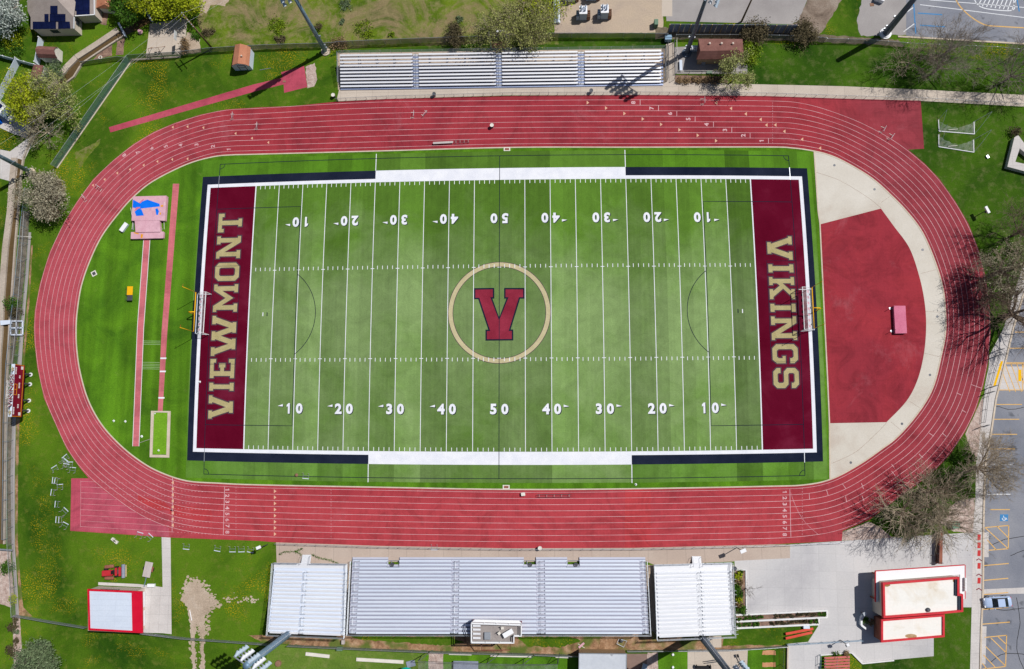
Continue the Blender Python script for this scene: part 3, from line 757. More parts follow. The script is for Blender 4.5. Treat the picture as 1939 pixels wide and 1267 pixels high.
outer8 = [(429.6, 208.5), (480, 206), (637, 196.5), (733, 192.6), (970, 190.6), (1212, 189), (1450, 191), (1512, 194.6), (1550, 203.4), (1588, 216), (1626, 231), (1664, 250), (1702, 273), (1749.7, 311), (1777, 340), (1807, 382), (1832, 425), (1852, 475), (1864.6, 526), (1872, 576), (1874.3, 630), (1869.5, 683), (1860.5, 728), (1847, 773), (1826.5, 816), (1796.5, 860), (1764, 894), (1726, 922), (1695.6, 937.5), (1646, 984.5), (1595, 1003), (1550, 1012), (1497, 1017.8), (1450, 1019.7), (1200, 1024.5), (970, 1025.8), (719, 1022.5), (480, 1015.7), (385.7, 1010), (326, 999.7), (266, 975.2), (202, 930), (171, 904), (152.5, 885), (127.5, 850), (102.5, 794), (85, 754), (72.4, 696), (66.8, 645), (66, 620), (67.8, 588), (77.4, 537.4), (95, 479.3), (122.5, 421), (148, 381), (178, 339), (198, 320), (216, 303.6), (254, 273.5), (291.5, 251), (329, 235), (380, 218.5)]
# the curve east of the start line stays full width down to the plaza
outer8 = [p for p in outer8 if p not in ((1646, 984.5), (1695.6, 937.5))]
outer8.insert(outer8.index((1595, 1003)), (1697, 944)); outer8.insert(outer8.index((1595, 1003)), (1648, 978))
edge = [(490, 203.4), (556, 200.9), (637, 192.6), (733, 187.5), (970, 181.5), (1212, 180), (1450, 182), (1600, 187), (1743.4, 190.8), (1749.7, 281.8), (1719.5, 283.5), (1750, 309), (1778, 338), (1808, 380), (1833.5, 423), (1853.8, 474), (1866.3, 525), (1874, 575), (1876, 630), (1871.5, 683), (1862.3, 729), (1848.5, 774), (1828, 817), (1798, 862), (1765.5, 896), (1727, 925), (1697, 946), (1647, 984), (1595.5, 1005.5), (1594, 1024.4), (1450, 1031.3), (1200, 1037.5), (965, 1038.3), (720, 1033.7), (522.6, 1027), (490, 1024.4), (319, 1017.8), (133, 1005.3), (135.2, 905.8), (168, 905.6), (151.6, 886), (126.4, 850), (101, 794.4), (83.4, 754), (70.8, 695.8), (65.2, 645), (64.4, 620), (66.2, 588), (75.8, 537.4), (93.5, 479.3), (121.3, 421.2), (146.6, 380.8), (177, 339), (214.8, 303.3), (252.7, 273), (290.6, 250.2), (328.5, 233.8), (379, 217.3), (429.6, 207.2)]
IN = spline(inner, True, 5)
OUT8 = spline(outer8, True, 8)
b = MB(); b.ring(Gs(edge), Gs(IN), 6 * L)
struct('running_track', b, 'track')
# paler and fresher rubber
gp('track_patch', [(135, 907), (168, 907), (200, 932), (266, 977), (320, 1000), (320, 1016), (134, 1004)], 'track_pink', 6.4)
for q in ([(1183, 926), (1232, 925), (1232, 1036), (1183, 1037)], [(330, 955), (400, 962), (402, 985), (360, 985), (318, 975)], [(262, 938), (310, 950), (330, 968), (300, 966), (262, 950)]):
    b = MB(); b.poly(Gs(rough_edge(q, .6, 8)), 7 * L); struct('track_patch', b, 'track_fresh')
# lane lines: inner line follows the kerb, outer line was surveyed, the rest between them
pin = [Vector(p) for p in IN]; pout = [Vector(p) for p in OUT8]
def seg_near(p):
    best = None
    for i in range(len(pout)):
        a, c = pout[i], pout[(i + 1) % len(pout)]
        d = c - a; t = max(0, min(1, (p - a).dot(d) / max(d.length_squared, 1e-9)))
        q = a + d * t
        if best is None or (q - p).length < best[0]: best = ((q - p).length, q)
    return best[1]
near = [seg_near(p) for p in pin]
def lane(t):
    out = []
    for p, q in zip(pin, near):
        d = q - p; n0 = 5.6 if p.y > 300 else 6.8
        out.append(p + d.normalized() * (n0 + (d.length - n0) * t))
    # smooth
    for _ in range(2): out = [(out[i - 1] + out[i] * 2 + out[(i + 1) % len(out)]) / 4 for i in range(len(out))]
    return out
LANES = [lane(k / 8) for k in range(9)]
b = MB()
for k in range(9): b.strip(Gs([tuple(p) for p in LANES[k]]), .062, 8 * L, True)
struct('lane_line', b, 'line_white')
def lane_y(k, x, top):
    """Image row of lane line k at column x on the top or bottom straight (k may be fractional)."""
    def at(kk):
        pts = LANES[kk]
        for i in range(len(pts)):
            a, c = pts[i], pts[(i + 1) % len(pts)]
            if (a.x - x) * (c.x - x) <= 0 and a.x != c.x and ((a.y < 330) == top):
                return a.y + (c.y - a.y) * (x - a.x) / (c.x - a.x)
        return 0
    k0 = min(7, int(k)); f = k - k0
    return at(k0) * (1 - f) + at(k0 + 1) * f
# sprint chute
ys0 = [911.4 + k * 10.7 for k in range(9)]; ys1 = [lane_y(k, 425, False) for k in range(9)]
b = MB(); bf = MB()
xc = [180, 194, 208, 222, 240, 262, 286, 320, 330]
for k in range(9):
    f = lambda x: ys0[k] + (ys1[k] - ys0[k]) * (x - 153) / 272
    b.strip(Gs([(153, ys0[k]), (xc[k], f(xc[k]))]), .07, 8.6 * L)
    x = xc[k] + 6
    while x < 420:
        bf.strip(Gs([(x, f(x)), (x + 2.2, f(x + 2.2))]), .08, 8.6 * L); x += 6.5
b.strip(Gs([(153.2, 910), (152.4, 997.5)]), .07, 8.8 * L)
struct('lane_line', b, 'line_faint'); struct('lane_line', bf, 'line_faint')
# cross lines, staggered starts, exchange triangles and numbers
b = MB(); bf = MB(); bt = MB()
b.strip(Gs([(425.5, lane_y(0, 425, False)), (423, lane_y(8, 425, False))]), .09, 9 * L)
b.strip(Gs([(1495.5, lane_y(0, 1495, False)), (1497.5, lane_y(8, 1495, False))]), .09, 9 * L)
b.strip(Gs([(327, 905), (326, 1008)]), .09, 9 * L)
for x in (1519, 627, 1463, 447):
    top = x in (1463,)
    for k in range(16):
        y0, y1 = lane_y(k / 2, x, top), lane_y(k / 2 + .25, x, top)
        bf.strip(Gs([(x, y0), (x, y1)]), .07, 9 * L)
def tri(x, y, d, s=1.0):
    bt.poly(Gs([(x - 2.2 * d * s, y - 3.6 * s), (x + 2.6 * d * s, y), (x - 2.2 * d * s, y + 3.6 * s)]), 9.4 * L)
xs = [1452 - k * 34.7 for k in range(8)]            # lanes 1..8, staggered starts on the back straight
for k in range(8):
    x = xs[k] + 3
    b.strip(Gs([(x, lane_y(k, x, True)), (x, lane_y(k + 1, x, True))]), .09, 9 * L)
    tri(1356 - k * 34.7, lane_y(k + .5, 1356 - k * 34.7, True), 1)
for k in range(3, 8): tri(1552 - k * 28, lane_y(k + .5, 1552 - k * 28, True), -1)
for k, (x, y) in enumerate(((1552.5, 281), (1518.6, 264), (1485, 249), (1451, 237))): tri(x, y, -1)
for k in range(8): tri(521, lane_y(k + .5, 521, False), 1)
for k in range(8): tri(327, 914 + 11.5 * k, -1)
for (x, y) in ((327, 241), (355, 240), (385, 242), (446, 253), (477, 262), (508, 270), (355, 301), (326, 302), (298, 306), (272, 313), (246, 321), (222, 328), (198, 340), (176, 351)): tri(x, y, -1, .8)
for (a, c) in (((1838, 728), (1858, 735)), ((1811, 744), (1820, 748)), ((1821, 776), (1829, 781)), ((1759, 820), (1768, 826)), ((1784, 820), (1793, 828)), ((1740, 860), (1748, 867)), ((1688, 879), (1694, 887)), ((1688, 892), (1695, 901)), ((1631, 915), (1635, 926)), ((1595, 916), (1602, 926)), ((1565, 928), (1568, 938)), ((1532, 934), (1533, 946)), ((1601, 940), (1603, 951)), ((1632, 939), (1636, 949))):
    b.strip(Gs([a, c]), .08, 9 * L)
arc = spline([(1497, 932), (1503, 950), (1513, 972), (1528, 993), (1549, 1012)], False)
bf.strip(Gs(arc), .08, 9 * L)
struct('track_marking', b, 'line_white'); struct('track_marking', bf, 'line_faint'); struct('exchange_marking', bt, 'line_tan')

def text_tris(s, bold=0.0):
    """Vertices and faces of a flat word one unit high, centred."""
    cu = bpy.data.curves.new('t', 'FONT'); cu.body = s; cu.size = 1.0; cu.offset = bold
    cu.align_x = 'CENTER'; cu.resolution_u = 3
    ob = bpy.data.objects.new('t', cu); COL.objects.link(ob)
    dg = bpy.context.evaluated_depsgraph_get(); dg.update()
    me = bpy.data.meshes.new_from_object(ob.evaluated_get(dg))
    vs = [v.co.copy() for v in me.vertices]; fs = [tuple(p.vertices) for p in me.polygons]
    bpy.data.objects.remove(ob); bpy.data.curves.remove(cu); bpy.data.meshes.remove(me)
    x0 = min(v.x for v in vs); x1 = max(v.x for v in vs); y0 = min(v.y for v in vs); y1 = max(v.y for v in vs)
    h = y1 - y0
    return [((v.x - (x0 + x1) / 2) / h, (v.y - (y0 + y1) / 2) / h) for v in vs], fs
_one = [(-.06, -.5), (.17, -.5), (.17, .5), (.0, .5), (-.22, .33), (-.22, .14), (-.06, .2)]
TXT = {('1', q): (_one, [(0, 1, 2, 3, 6), (3, 4, 5, 6)]) for q in (.03, .045)}
def glyphs(mb, s, fn, bold=0.0):
    key = (s, bold)
    if key not in TXT: TXT[key] = text_tris(s, bold)
    vs, fs = TXT[key]
    P = [fn(x, y) for x, y in vs]
    ff = []
    for f in fs:
        a, c, d = P[f[0]], P[f[1]], P[f[2]]
        n = (c - a).cross(d - a)
        ff.append(f if n.z >= 0 else tuple(reversed(f)))
    mb.add(P, ff)
def px_text(mb, s, x, y, h, ang, z, bold=0.03, wide=1.0):
    """Lettering painted on the ground, h metres high, turned by ang."""
    c = G(x, y, z); ca, sa = math.cos(ang), math.sin(ang)
    glyphs(mb, s, lambda u, v: Vector((c.x + (u * wide * ca - v * sa) * h, c.y + (u * wide * sa + v * ca) * h, z)), bold)
b = MB()
for k in range(8):
    px_text(b, str(k + 1), 430.5, lane_y(k + .5, 430, False), .72, -PI / 2, 9 * L, .03, 1.1)
    px_text(b, str(k + 1), 1486, lane_y(k + .5, 1486, False), .72, -PI / 2, 9 * L, .03, 1.1)
    px_text(b, str(k + 1), xs[k] - 10, lane_y(k + .5, xs[k] - 10, True), .8, PI / 2, 9 * L, .03, 1.1)
for k, (x, y, a) in enumerate(((433, 283, 90), (403, 277, 95), (372, 274, 100), (342, 275, 106), (314, 277, 112), (287, 281, 118), (261, 288, 124), (235, 294, 130))):
    px_text(b, str(k + 1), x, y, .75, math.radians(a), 9 * L, .03, 1.1)
struct('lane_number', b, 'line_white')
# inner kerb
b = MB()
P = Gs(IN)
for i in range(len(P)):
    a, c = P[i], P[(i + 1) % len(P)]
    b.beam((a.x, a.y, .03), (c.x, c.y, .03), .22, .06)
struct('track_kerb', b, 'curb')

# ================================================================== INFIELD
b = MB(); b.poly(Gs(IN), 3 * L); struct('infield_lawn', b, 'lawn_infield')
def field_grid(name, x0, x1, y0, y1, k, mat, step=1.6):
    nx = max(1, int((x1 - x0) / step)); ny = max(1, int((y1 - y0) / step))
    me = bpy.data.meshes.new(name); vs = []; uv = []
    for j in range(ny + 1):
        for i in range(nx + 1):
            x = x0 + (x1 - x0) * i / nx; y = y0 + (y1 - y0) * j / ny
            vs.append(tuple(F(x, y, k * L))); uv.append((x, y))
    fs = [(j * (nx + 1) + i, j * (nx + 1) + i + 1, (j + 1) * (nx + 1) + i + 1, (j + 1) * (nx + 1) + i) for j in range(ny) for i in range(nx)]
    me.from_pydata(vs, [], fs)
    ul = me.uv_layers.new(name='field')
    for lp in me.loops: ul.data[lp.index].uv = uv[lp.vertex_index]
    me.materials.append(MATS[mat])
    o = bpy.data.objects.new(name, me); COL.objects.link(o); o['kind'] = 'structure'
    return o
field_grid('turf', -56.8, 57.4, -29.75, 29.9, 4, 'turf_side')
field_grid('turf', -22.86, 22.86, -29.7, 29.85, 5, 'turf')
field_grid('playing_field', -45.72, 45.72, -24.384, 24.384, 6, 'turf')
def fstrip(mb, line, w, k):
    """Line painted on the field, given in field metres."""
    out = []
    for i in range(len(line) - 1):
        a, c = line[i], line[i + 1]
        n = max(1, int(math.hypot(c[0] - a[0], c[1] - a[1]) / 2.5))
        for j in range(n): out.append((a[0] + (c[0] - a[0]) * j / n, a[1] + (c[1] - a[1]) * j / n))
    out.append(line[-1])
    mb.strip([F(p[0], p[1]) for p in out], w, k * L)
def frect(name, x0, x1, y0, y1, mat, k): return field_grid(name, x0, x1, y0, y1, k, mat, 2.0)
XE, YE, WB = 54.864, 24.384, .65
frect('end_zone', -XE, -45.72, -YE, YE, 'field_maroon', 6)
frect('end_zone', 45.72, XE, -YE, YE, 'field_maroon', 6)
# black border and white border
XB, YB = XE + 1.75, YE + 2.25
for s in (-1, 1):
    frect('field_border', min(s * XE, s * XB) if s > 0 else -XB, XB if s > 0 else -XE, -YB, YB, 'field_navy', 6.2) if False else None
    xa, xb = (XE + WB, XB) if s > 0 else (-XB, -XE - WB)
    frect('field_border', xa, xb, -YB, YB, 'field_navy', 6.4)
    xa, xb = (XE, XE + WB) if s > 0 else (-XE - WB, -XE)
    frect('field_border', xa, xb, -YE - WB, YE + WB, 'field_white', 6.4)
    for t in (-1, 1):
        ya, yb = (YE + WB, YB) if t > 0 else (-YB, -YE - WB)
        xa, xb = (22.86, XE + WB) if s > 0 else (-XE - WB, -22.86)
        frect('field_border', xa, xb, ya, yb, 'field_navy', 6.4)
        ya, yb = (YE, YE + WB) if t > 0 else (-YE - WB, -YE)
        xa, xb = (22.86, XE) if s > 0 else (-XE, -22.86)
        frect('field_border', xa, xb, ya, yb, 'field_white', 6.4)
for t in (-1, 1): frect('team_box', -22.86, 22.86, YE if t > 0 else -YB, YB if t > 0 else -YE, 'field_white', 6.4)
# yard lines, hash marks
b = MB()
for k in range(-10, 11):
    if k == 0: continue
    fstrip(b, [(k * 4.572, -YE), (k * 4.572, YE)], .115 if abs(k) < 10 else .2, 8)
for yd in range(-49, 50):
    x = yd * .9144
    if yd % 5 == 0:
        for y in (8.128, -8.128): fstrip(b, [(x - .33, y), (x + .33, y)], .12, 8.4)
        continue
    for y0, y1 in ((8.0, 8.65), (-8.0, -8.65), (YE - .05, YE - .7), (-YE + .05, -YE + .7)):
        fstrip(b, [(x, y0), (x, y1)], .11, 8)
for s in (-1, 1):
    for y in (-30, 30): pass
    fstrip(b, [(s * 22.86, YB), (s * 22.86, 29.9)], .14, 8); fstrip(b, [(s * 22.86, -YB), (s * 22.86, -29.8)], .14, 8)
    fstrip(b, [(s * 43.0, -.35), (s * 43.0, .35)], .16, 8)
    fstrip(b, [(s * 42.98 , -.3), (s * 42.98, .3)], .1, 8.4)
struct('field_marking', b, 'field_white')
# soccer lines
b = MB()
SX, SY = 53.25, 29.0
fstrip(b, [(-SX, -SY), (-SX, SY)], .11, 9); fstrip(b, [(SX, -SY), (SX, SY)], .11, 9)
fstrip(b, [(-SX, SY), (SX, SY)], .11, 9); fstrip(b, [(-SX, -SY), (SX, -SY)], .11, 9)
fstrip(b, [(0, -SY), (0, SY)], .11, 9)
for s in (-1, 1):
    fstrip(b, [(s * SX, 20.1), (s * 36.78, 20.1), (s * 36.78, -20.1), (s * SX, -20.1)], .11, 9)
    fstrip(b, [(s * SX, 9.1), (s * 47.8, 9.1), (s * 47.8, -9.1), (s * SX, -9.1)], .07, 9)
    pts = []
    for k in range(25):
        a = math.radians(-53 + 106 * k / 24)
        pts.append((s * (42.25 - 9.14 * math.cos(a)), 9.14 * math.sin(a)))
    fstrip(b, pts, .11, 9)
    fstrip(b, [(s * 42.2, -.35), (s * 42.2, .35)], .16, 9)
    for t in (-1, 1):
        fstrip(b, [(s * (SX - .95 * math.cos(k * PI / 16)), t * (SY - .95 * math.sin(k * PI / 16))) for k in range(9)], .1, 9.2)
struct('soccer_marking', b, 'field_navy')
b = MB()
for s in (-1, 1):
    for t in (-1, 1):
        fstrip(b, [(s * SX, t * YE), (s * SX, t * (YB + .1))], .11, 9.6)
struct('soccer_marking', b, 'steel')
# centre circle and logo
b = MB(); A = [F(9.05 * math.cos(k * PI / 48), 9.05 * math.sin(k * PI / 48)) for k in range(96)]
H = [F(8.2 * math.cos(k * PI / 48), 8.2 * math.sin(k * PI / 48)) for k in range(96)]
b.ring(A, H, 7.2 * L); struct('centre_circle', b, 'logo_ring')
b = MB(); b.strip(A, .1, 7.6 * L, True); b.strip(H, .1, 7.6 * L, True); struct('centre_circle', b, 'letter_edge')
vz = [(355, 345), (593, 341), (593, 468), (572, 468), (650, 690), (735, 468), (708, 468), (708, 342), (948, 342), (948, 468), (895, 468), (785, 828), (816, 828), (816, 957), (490, 960), (490, 830), (522, 830), (405, 475), (355, 475)]
V0 = [G(840 + x / 6.181, 490 + y / 6.181) for x, y in vz]
b = MB(); b.poly(V0, 7.2 * L); struct('centre_logo', b, 'field_navy')
b = MB(); b.poly([Vector((p.x, p.y, 0)) for p in offset(V0, -.27)], 7.8 * L); struct('centre_logo', b, 'logo_red')

# end zone lettering: slab letters drawn on a 4.7 m high grid
def G_I(w=1.45):
    o = (w - .8) / 2; s = .75
    return [(0, 0), (w, 0), (w, s), (w - o, s), (w - o, 4.7 - s), (w, 4.7 - s), (w, 4.7), (0, 4.7), (0, 4.7 - s), (o, 4.7 - s), (o, s), (0, s)], w
GL = {
 'I': G_I(),
 'V': ([(0, 4.7), (1.45, 4.7), (1.45, 4.02), (1.2, 4.02), (2.1, 1.35), (3.0, 4.02), (2.75, 4.02), (2.75, 4.7), (4.2, 4.7), (4.2, 4.02), (3.95, 4.02), (2.85, .7), (3.12, .7), (3.12, 0), (1.08, 0), (1.08, .7), (1.35, .7), (.25, 4.02), (0, 4.02)], 4.2),
 'E': ([(0, 0), (3.5, 0), (3.5, 1.1), (2.85, 1.1), (2.85, .7), (1.25, .7), (1.25, 2.0), (1.95, 2.0), (1.95, 1.75), (2.7, 1.75), (2.7, 2.95), (1.95, 2.95), (1.95, 2.7), (1.25, 2.7), (1.25, 4.0), (2.85, 4.0), (2.85, 3.6), (3.5, 3.6), (3.5, 4.7), (0, 4.7), (0, 3.95), (.4, 3.95), (.4, .75), (0, .75)], 3.5),
 'W': ([(0, 4.7), (1.55, 4.7), (1.55, 4.0), (1.32, 4.0), (2.2, 1.35), (3.1, 4.0), (2.88, 4.0), (2.88, 4.7), (4.52, 4.7), (4.52, 4.0), (4.3, 4.0), (5.2, 1.35), (6.08, 4.0), (5.85, 4.0), (5.85, 4.7), (7.4, 4.7), (7.4, 4.0), (7.15, 4.0), (6.0, .7), (6.2, .7), (6.2, 0), (4.25, 0), (4.25, .7), (4.45, .7), (3.7, 2.95), (2.95, .7), (3.15, .7), (3.15, 0), (1.2, 0), (1.2, .7), (1.4, .7), (.25, 4.0), (0, 4.0)], 7.4),
 'M': ([(0, 0), (1.5, 0), (1.5, .7), (1.2, .7), (1.2, 3.05), (2.55, .85), (3.9, 3.05), (3.9, .7), (3.6, .7), (3.6, 0), (5.1, 0), (5.1, .7), (4.75, .7), (4.75, 4.05), (5.1, 4.05), (5.1, 4.7), (4.0, 4.7), (2.55, 2.35), (1.1, 4.7), (0, 4.7), (0, 4.05), (.38, 4.05), (.38, .7), (0, .7)], 5.1),
 'N': ([(0, 0), (1.5, 0), (1.5, .7), (1.18, .7), (1.18, 3.1), (3.02, 0), (4.2, 0), (4.2, .6), (3.85, .6), (3.85, 4.0), (4.2, 4.0), (4.2, 4.7), (2.7, 4.7), (2.7, 4.0), (3.02, 4.0), (3.02, 1.6), (1.18, 4.7), (0, 4.7), (0, 4.05), (.38, 4.05), (.38, .7), (0, .7)], 4.2),
 'T': ([(1.05, 0), (2.55, 0), (2.55, .7), (2.22, .7), (2.22, 3.95), (2.95, 3.95), (2.95, 3.55), (3.6, 3.55), (3.6, 4.7), (0, 4.7), (0, 3.55), (.65, 3.55), (.65, 3.95), (1.38, 3.95), (1.38, .7), (1.05, .7)], 3.6),
 'K': ([(0, 0), (1.45, 0), (1.45, .65), (1.12, .65), (1.12, 1.45), (1.55, 1.95), (2.55, .65), (2.2, .65), (2.2, 0), (4.0, 0), (4.0, .65), (3.6, .65), (2.1, 2.55), (3.5, 4.05), (4, 4.05), (4, 4.7), (2.2, 4.7), (2.2, 4.05), (2.55, 4.05), (1.12, 2.5), (1.12, 4.05), (1.45, 4.05), (1.45, 4.7), (0, 4.7), (0, 4.05), (.33, 4.05), (.33, .65), (0, .65)], 4.0),
 'G': ([(.7, 0), (2.75, 0), (3.4, .75), (3.4, 2.4), (2.1, 2.4), (2.1, 1.85), (2.5, 1.85), (2.5, 1.15), (2.2, .8), (1.2, .8), (.88, 1.15), (.88, 3.55), (1.2, 3.9), (2.2, 3.9), (2.5, 3.6), (2.5, 3.25), (3.4, 3.25), (3.4, 4.0), (2.75, 4.7), (.7, 4.7), (0, 4.0), (0, .75)], 3.4),
 'S': ([(.65, 0), (2.85, 0), (3.5, .65), (3.5, 2.1), (2.85, 2.75), (1.1, 2.75), (.88, 2.95), (.88, 3.7), (1.1, 3.92), (2.35, 3.92), (2.6, 3.7), (2.6, 3.35), (3.5, 3.35), (3.5, 4.05), (2.85, 4.7), (.65, 4.7), (0, 4.05), (0, 2.6), (.65, 1.95), (2.35, 1.95), (2.6, 1.75), (2.6, 1.0), (2.35, .78), (1.1, .78), (.88, 1.0), (.88, 1.35), (0, 1.35), (0, .65)], 3.5),
}
O_out = [(.7, 0), (2.7, 0), (3.4, .7), (3.4, 4.0), (2.7, 4.7), (.7, 4.7), (0, 4.0), (0, .7)]
O_in = [(1.15, .8), (2.25, .8), (2.5, 1.1), (2.5, 3.6), (2.25, 3.9), (1.15, 3.9), (.9, 3.6), (.9, 1.1)]
def word(name, spec, fn):
    bg_, be = MB(), MB()
    for ch, a, c in spec:
        w = abs(c - a)
        if ch == 'O':
            mp = lambda q: [fn(a, c, u / 3.4, v / 4.7) for u, v in q]
            o_, i_ = mp(O_out), mp(O_in)
            bg_.ring(o_, i_, 7.8 * L)
            be.ring(offset(o_, .2), offset(i_, -.2), 7.2 * L)
        else:
            q, gw = GL[ch]
            P = [fn(a, c, u / gw, v / 4.7) for u, v in q]
            bg_.poly(P, 7.8 * L)
            be.poly([Vector((p.x, p.y, 0)) for p in offset(P, .2)], 7.2 * L)
    struct(name, be, 'letter_edge'); struct(name, bg_, 'letter_gold')
word('end_zone_lettering', (('V', -18.99, -14.79), ('I', -13.93, -12.5), ('E', -11.64, -8.17), ('W', -7.59, -.21), ('M', .53, 5.64), ('O', 6.31, 9.7), ('N', 10.56, 14.78), ('T', 15.56, 19.17)),
     lambda a, c, u, v: F(-48.03 - 4.7 * v, a + (c - a) * u))
word('end_zone_lettering', (('V', 13.62, 9.29), ('I', 8.44, 6.97), ('K', 6.12, 2.12), ('I', 1.28, -.16), ('N', -1.0, -5.21), ('G', -5.96, -9.33), ('S', -10.17, -13.7)),
     lambda a, c, u, v: F(48.1 + 4.6 * v, a + (c - a) * u))
# yard numbers
b, bs = MB(), MB()
def fnum(mb, s, x, y, up, z, dx=0, dy=0):
    glyphs(mb, s, lambda u, v: F(x + dx + up * u * 1.86 * (1.0 if s != '1' else .8), y + dy + up * v * 1.86, z), .045)
for yd in (-40, -30, -20, -10, 0, 10, 20, 30, 40):
    n = 50 - abs(yd); t, o = str(n)[0], str(n)[1]
    x = yd * .9144
    for up, y in ((1, -17.0), (-1, 17.15)):
        xa, xb = x - up * 1.0, x + up * 1.0
        for mb, z, dx, dy in ((bs, 8.2 * L, .13, -.12), (b, 8.8 * L, 0, 0)):
            fnum(mb, t, xa, y, up, z, dx, dy); fnum(mb, o, xb, y, up, z, dx, dy)
            if yd:
                d = 1 if yd > 0 else -1
                x0 = x + d * 2.05
                mb.poly([F(x0 + dx, y + up * .32 - .2 * 0 + dy), F(x0 + d * .95 + dx, y + up * .42 + dy), F(x0 + dx, y + up * .75 + dy)], z)
struct('yard_number', bs, 'field_navy'); struct('yard_number', b, 'field_white')

# --- west infield: runways and pit
gp('runway', [(327.5, 348), (339.5, 348), (317, 628), (308, 780), (299, 780), (306, 628)], 'runway_pink', 5)
gp('runway', [(272.5, 452), (284, 452), (272, 620), (263, 845), (251.5, 845), (260.5, 620)], 'runway_pink', 5)
lines('runway_marking', [[(284.3, 452), (272.3, 620), (263.3, 845)], [(272.2, 452), (260.2, 620), (251.2, 845)]], 'kerb_white', .1, 6)
lines('runway_marking', [[(303.8, 678.5), (315, 678.5)], [(302.7, 703.4), (314, 703.4)], [(300, 753.4), (311.6, 753.4)]], 'field_white', .28, 6)
lines('lawn_marking', [[(271.5, y), (304, y + .5)] for y in (645.7, 649, 652)] + [[(269, y), (302.5, y + .5)] for y in (686, 689.5, 692.5, 695.5, 698.5)], 'line_grass', .07, 5)
gp('jump_pit', [(292, 780), (317.5, 780), (315, 860), (289.5, 860)], 'sand_green', 6)
b = MB()
for q in (((286.5, 778), (323.5, 778.5), (323.5, 781.5), (286.5, 781)), ((284, 861), (321, 861.5), (321, 866.5), (284, 866)), ((286.5, 781), (292, 781), (289, 861), (284, 861)), ((318, 781.5), (323.5, 781.5), (321, 861.5), (315.5, 861.5))):
    b.prism(Gs(q), 0.0, .14)
struct('jump_pit_kerb', b, 'curb')
b = MB(); b.box(G(178, 518, .03), (.95, .95, .06), .5); struct('drain_frame', b, 'off_white')
b = MB(); b.box(G(178, 518, .045), (.6, .6, .05), .5); struct('drain_cover', b, 'steel_dark')
for sgn, x, y in ((1, 960, 282.5), (-1, 958.5, 922.3)):
    b = MB(); b.box(G(x, y, .035), (1.2, .7, .07), 0); struct('drain_frame', b, 'off_white')
    b = MB(); b.box(G(x, y, .05), (.8, .4, .06), 0); struct('drain_cover', b, 'brick_wall')
# --- east dee
dl = [(1541.5, 286.5), (1549, 400), (1552.5, 424), (1561, 600), (1567, 720), (1570.5, 802), (1571.5, 908)]
arc_in = [p for p in IN if p[0] > 1541 and 285 < p[1] < 909]
b = MB(); b.poly(Gs(dl[::-1] + arc_in), 7 * L); struct('dee_concrete', b, 'dee_concrete')
ra = spline([(1668, 395), (1692, 428), (1722, 470), (1741, 525), (1751, 575), (1753.5, 622), (1749, 672), (1737, 720), (1716, 760), (1678.5, 799.5)], False)
gp('dee_surface', [(1552.5, 425)] + ra + [(1571, 801.5), (1561, 600)], 'apron_red', 8)
b = MB(); P = Gs(dl)
for a, c in zip(P, P[1:]): b.beam((a.x, a.y, .03), (c.x, c.y, .03), .22, .07)
struct('field_kerb', b, 'curb')
bj = MB()
bj.strip(Gs(spline([(1544, 326), (1590, 342), (1640, 372), (1668, 394)], False)), .035, 8 * L)
bj.strip(Gs(spline([(1574, 878), (1620, 856), (1660, 820), (1679, 800)], False)), .035, 8 * L)
for a, c in (((1668, 384), (1685, 372)), ((1743, 518), (1772, 511)), ((1750, 669), (1781, 676)), ((1687, 799), (1706, 815)), ((1752, 590), (1790, 592)), ((1722, 760), (1741, 772))): bj.strip(Gs([a, c]), .03, 8 * L)
struct('slab_joint', bj, 'wood_brown')
for (x, y) in ((1580, 313), (1656, 358.5), (1747, 473), (1775, 599.5), (1761, 710), (1708, 802.5), (1611, 876)):
    b = MB(); b.lathe(G(x, y, 8 * L), [(.22, 0), (.22, .012), (.0, .012)], 12); struct('drain_cover', b, 'steel_dark')
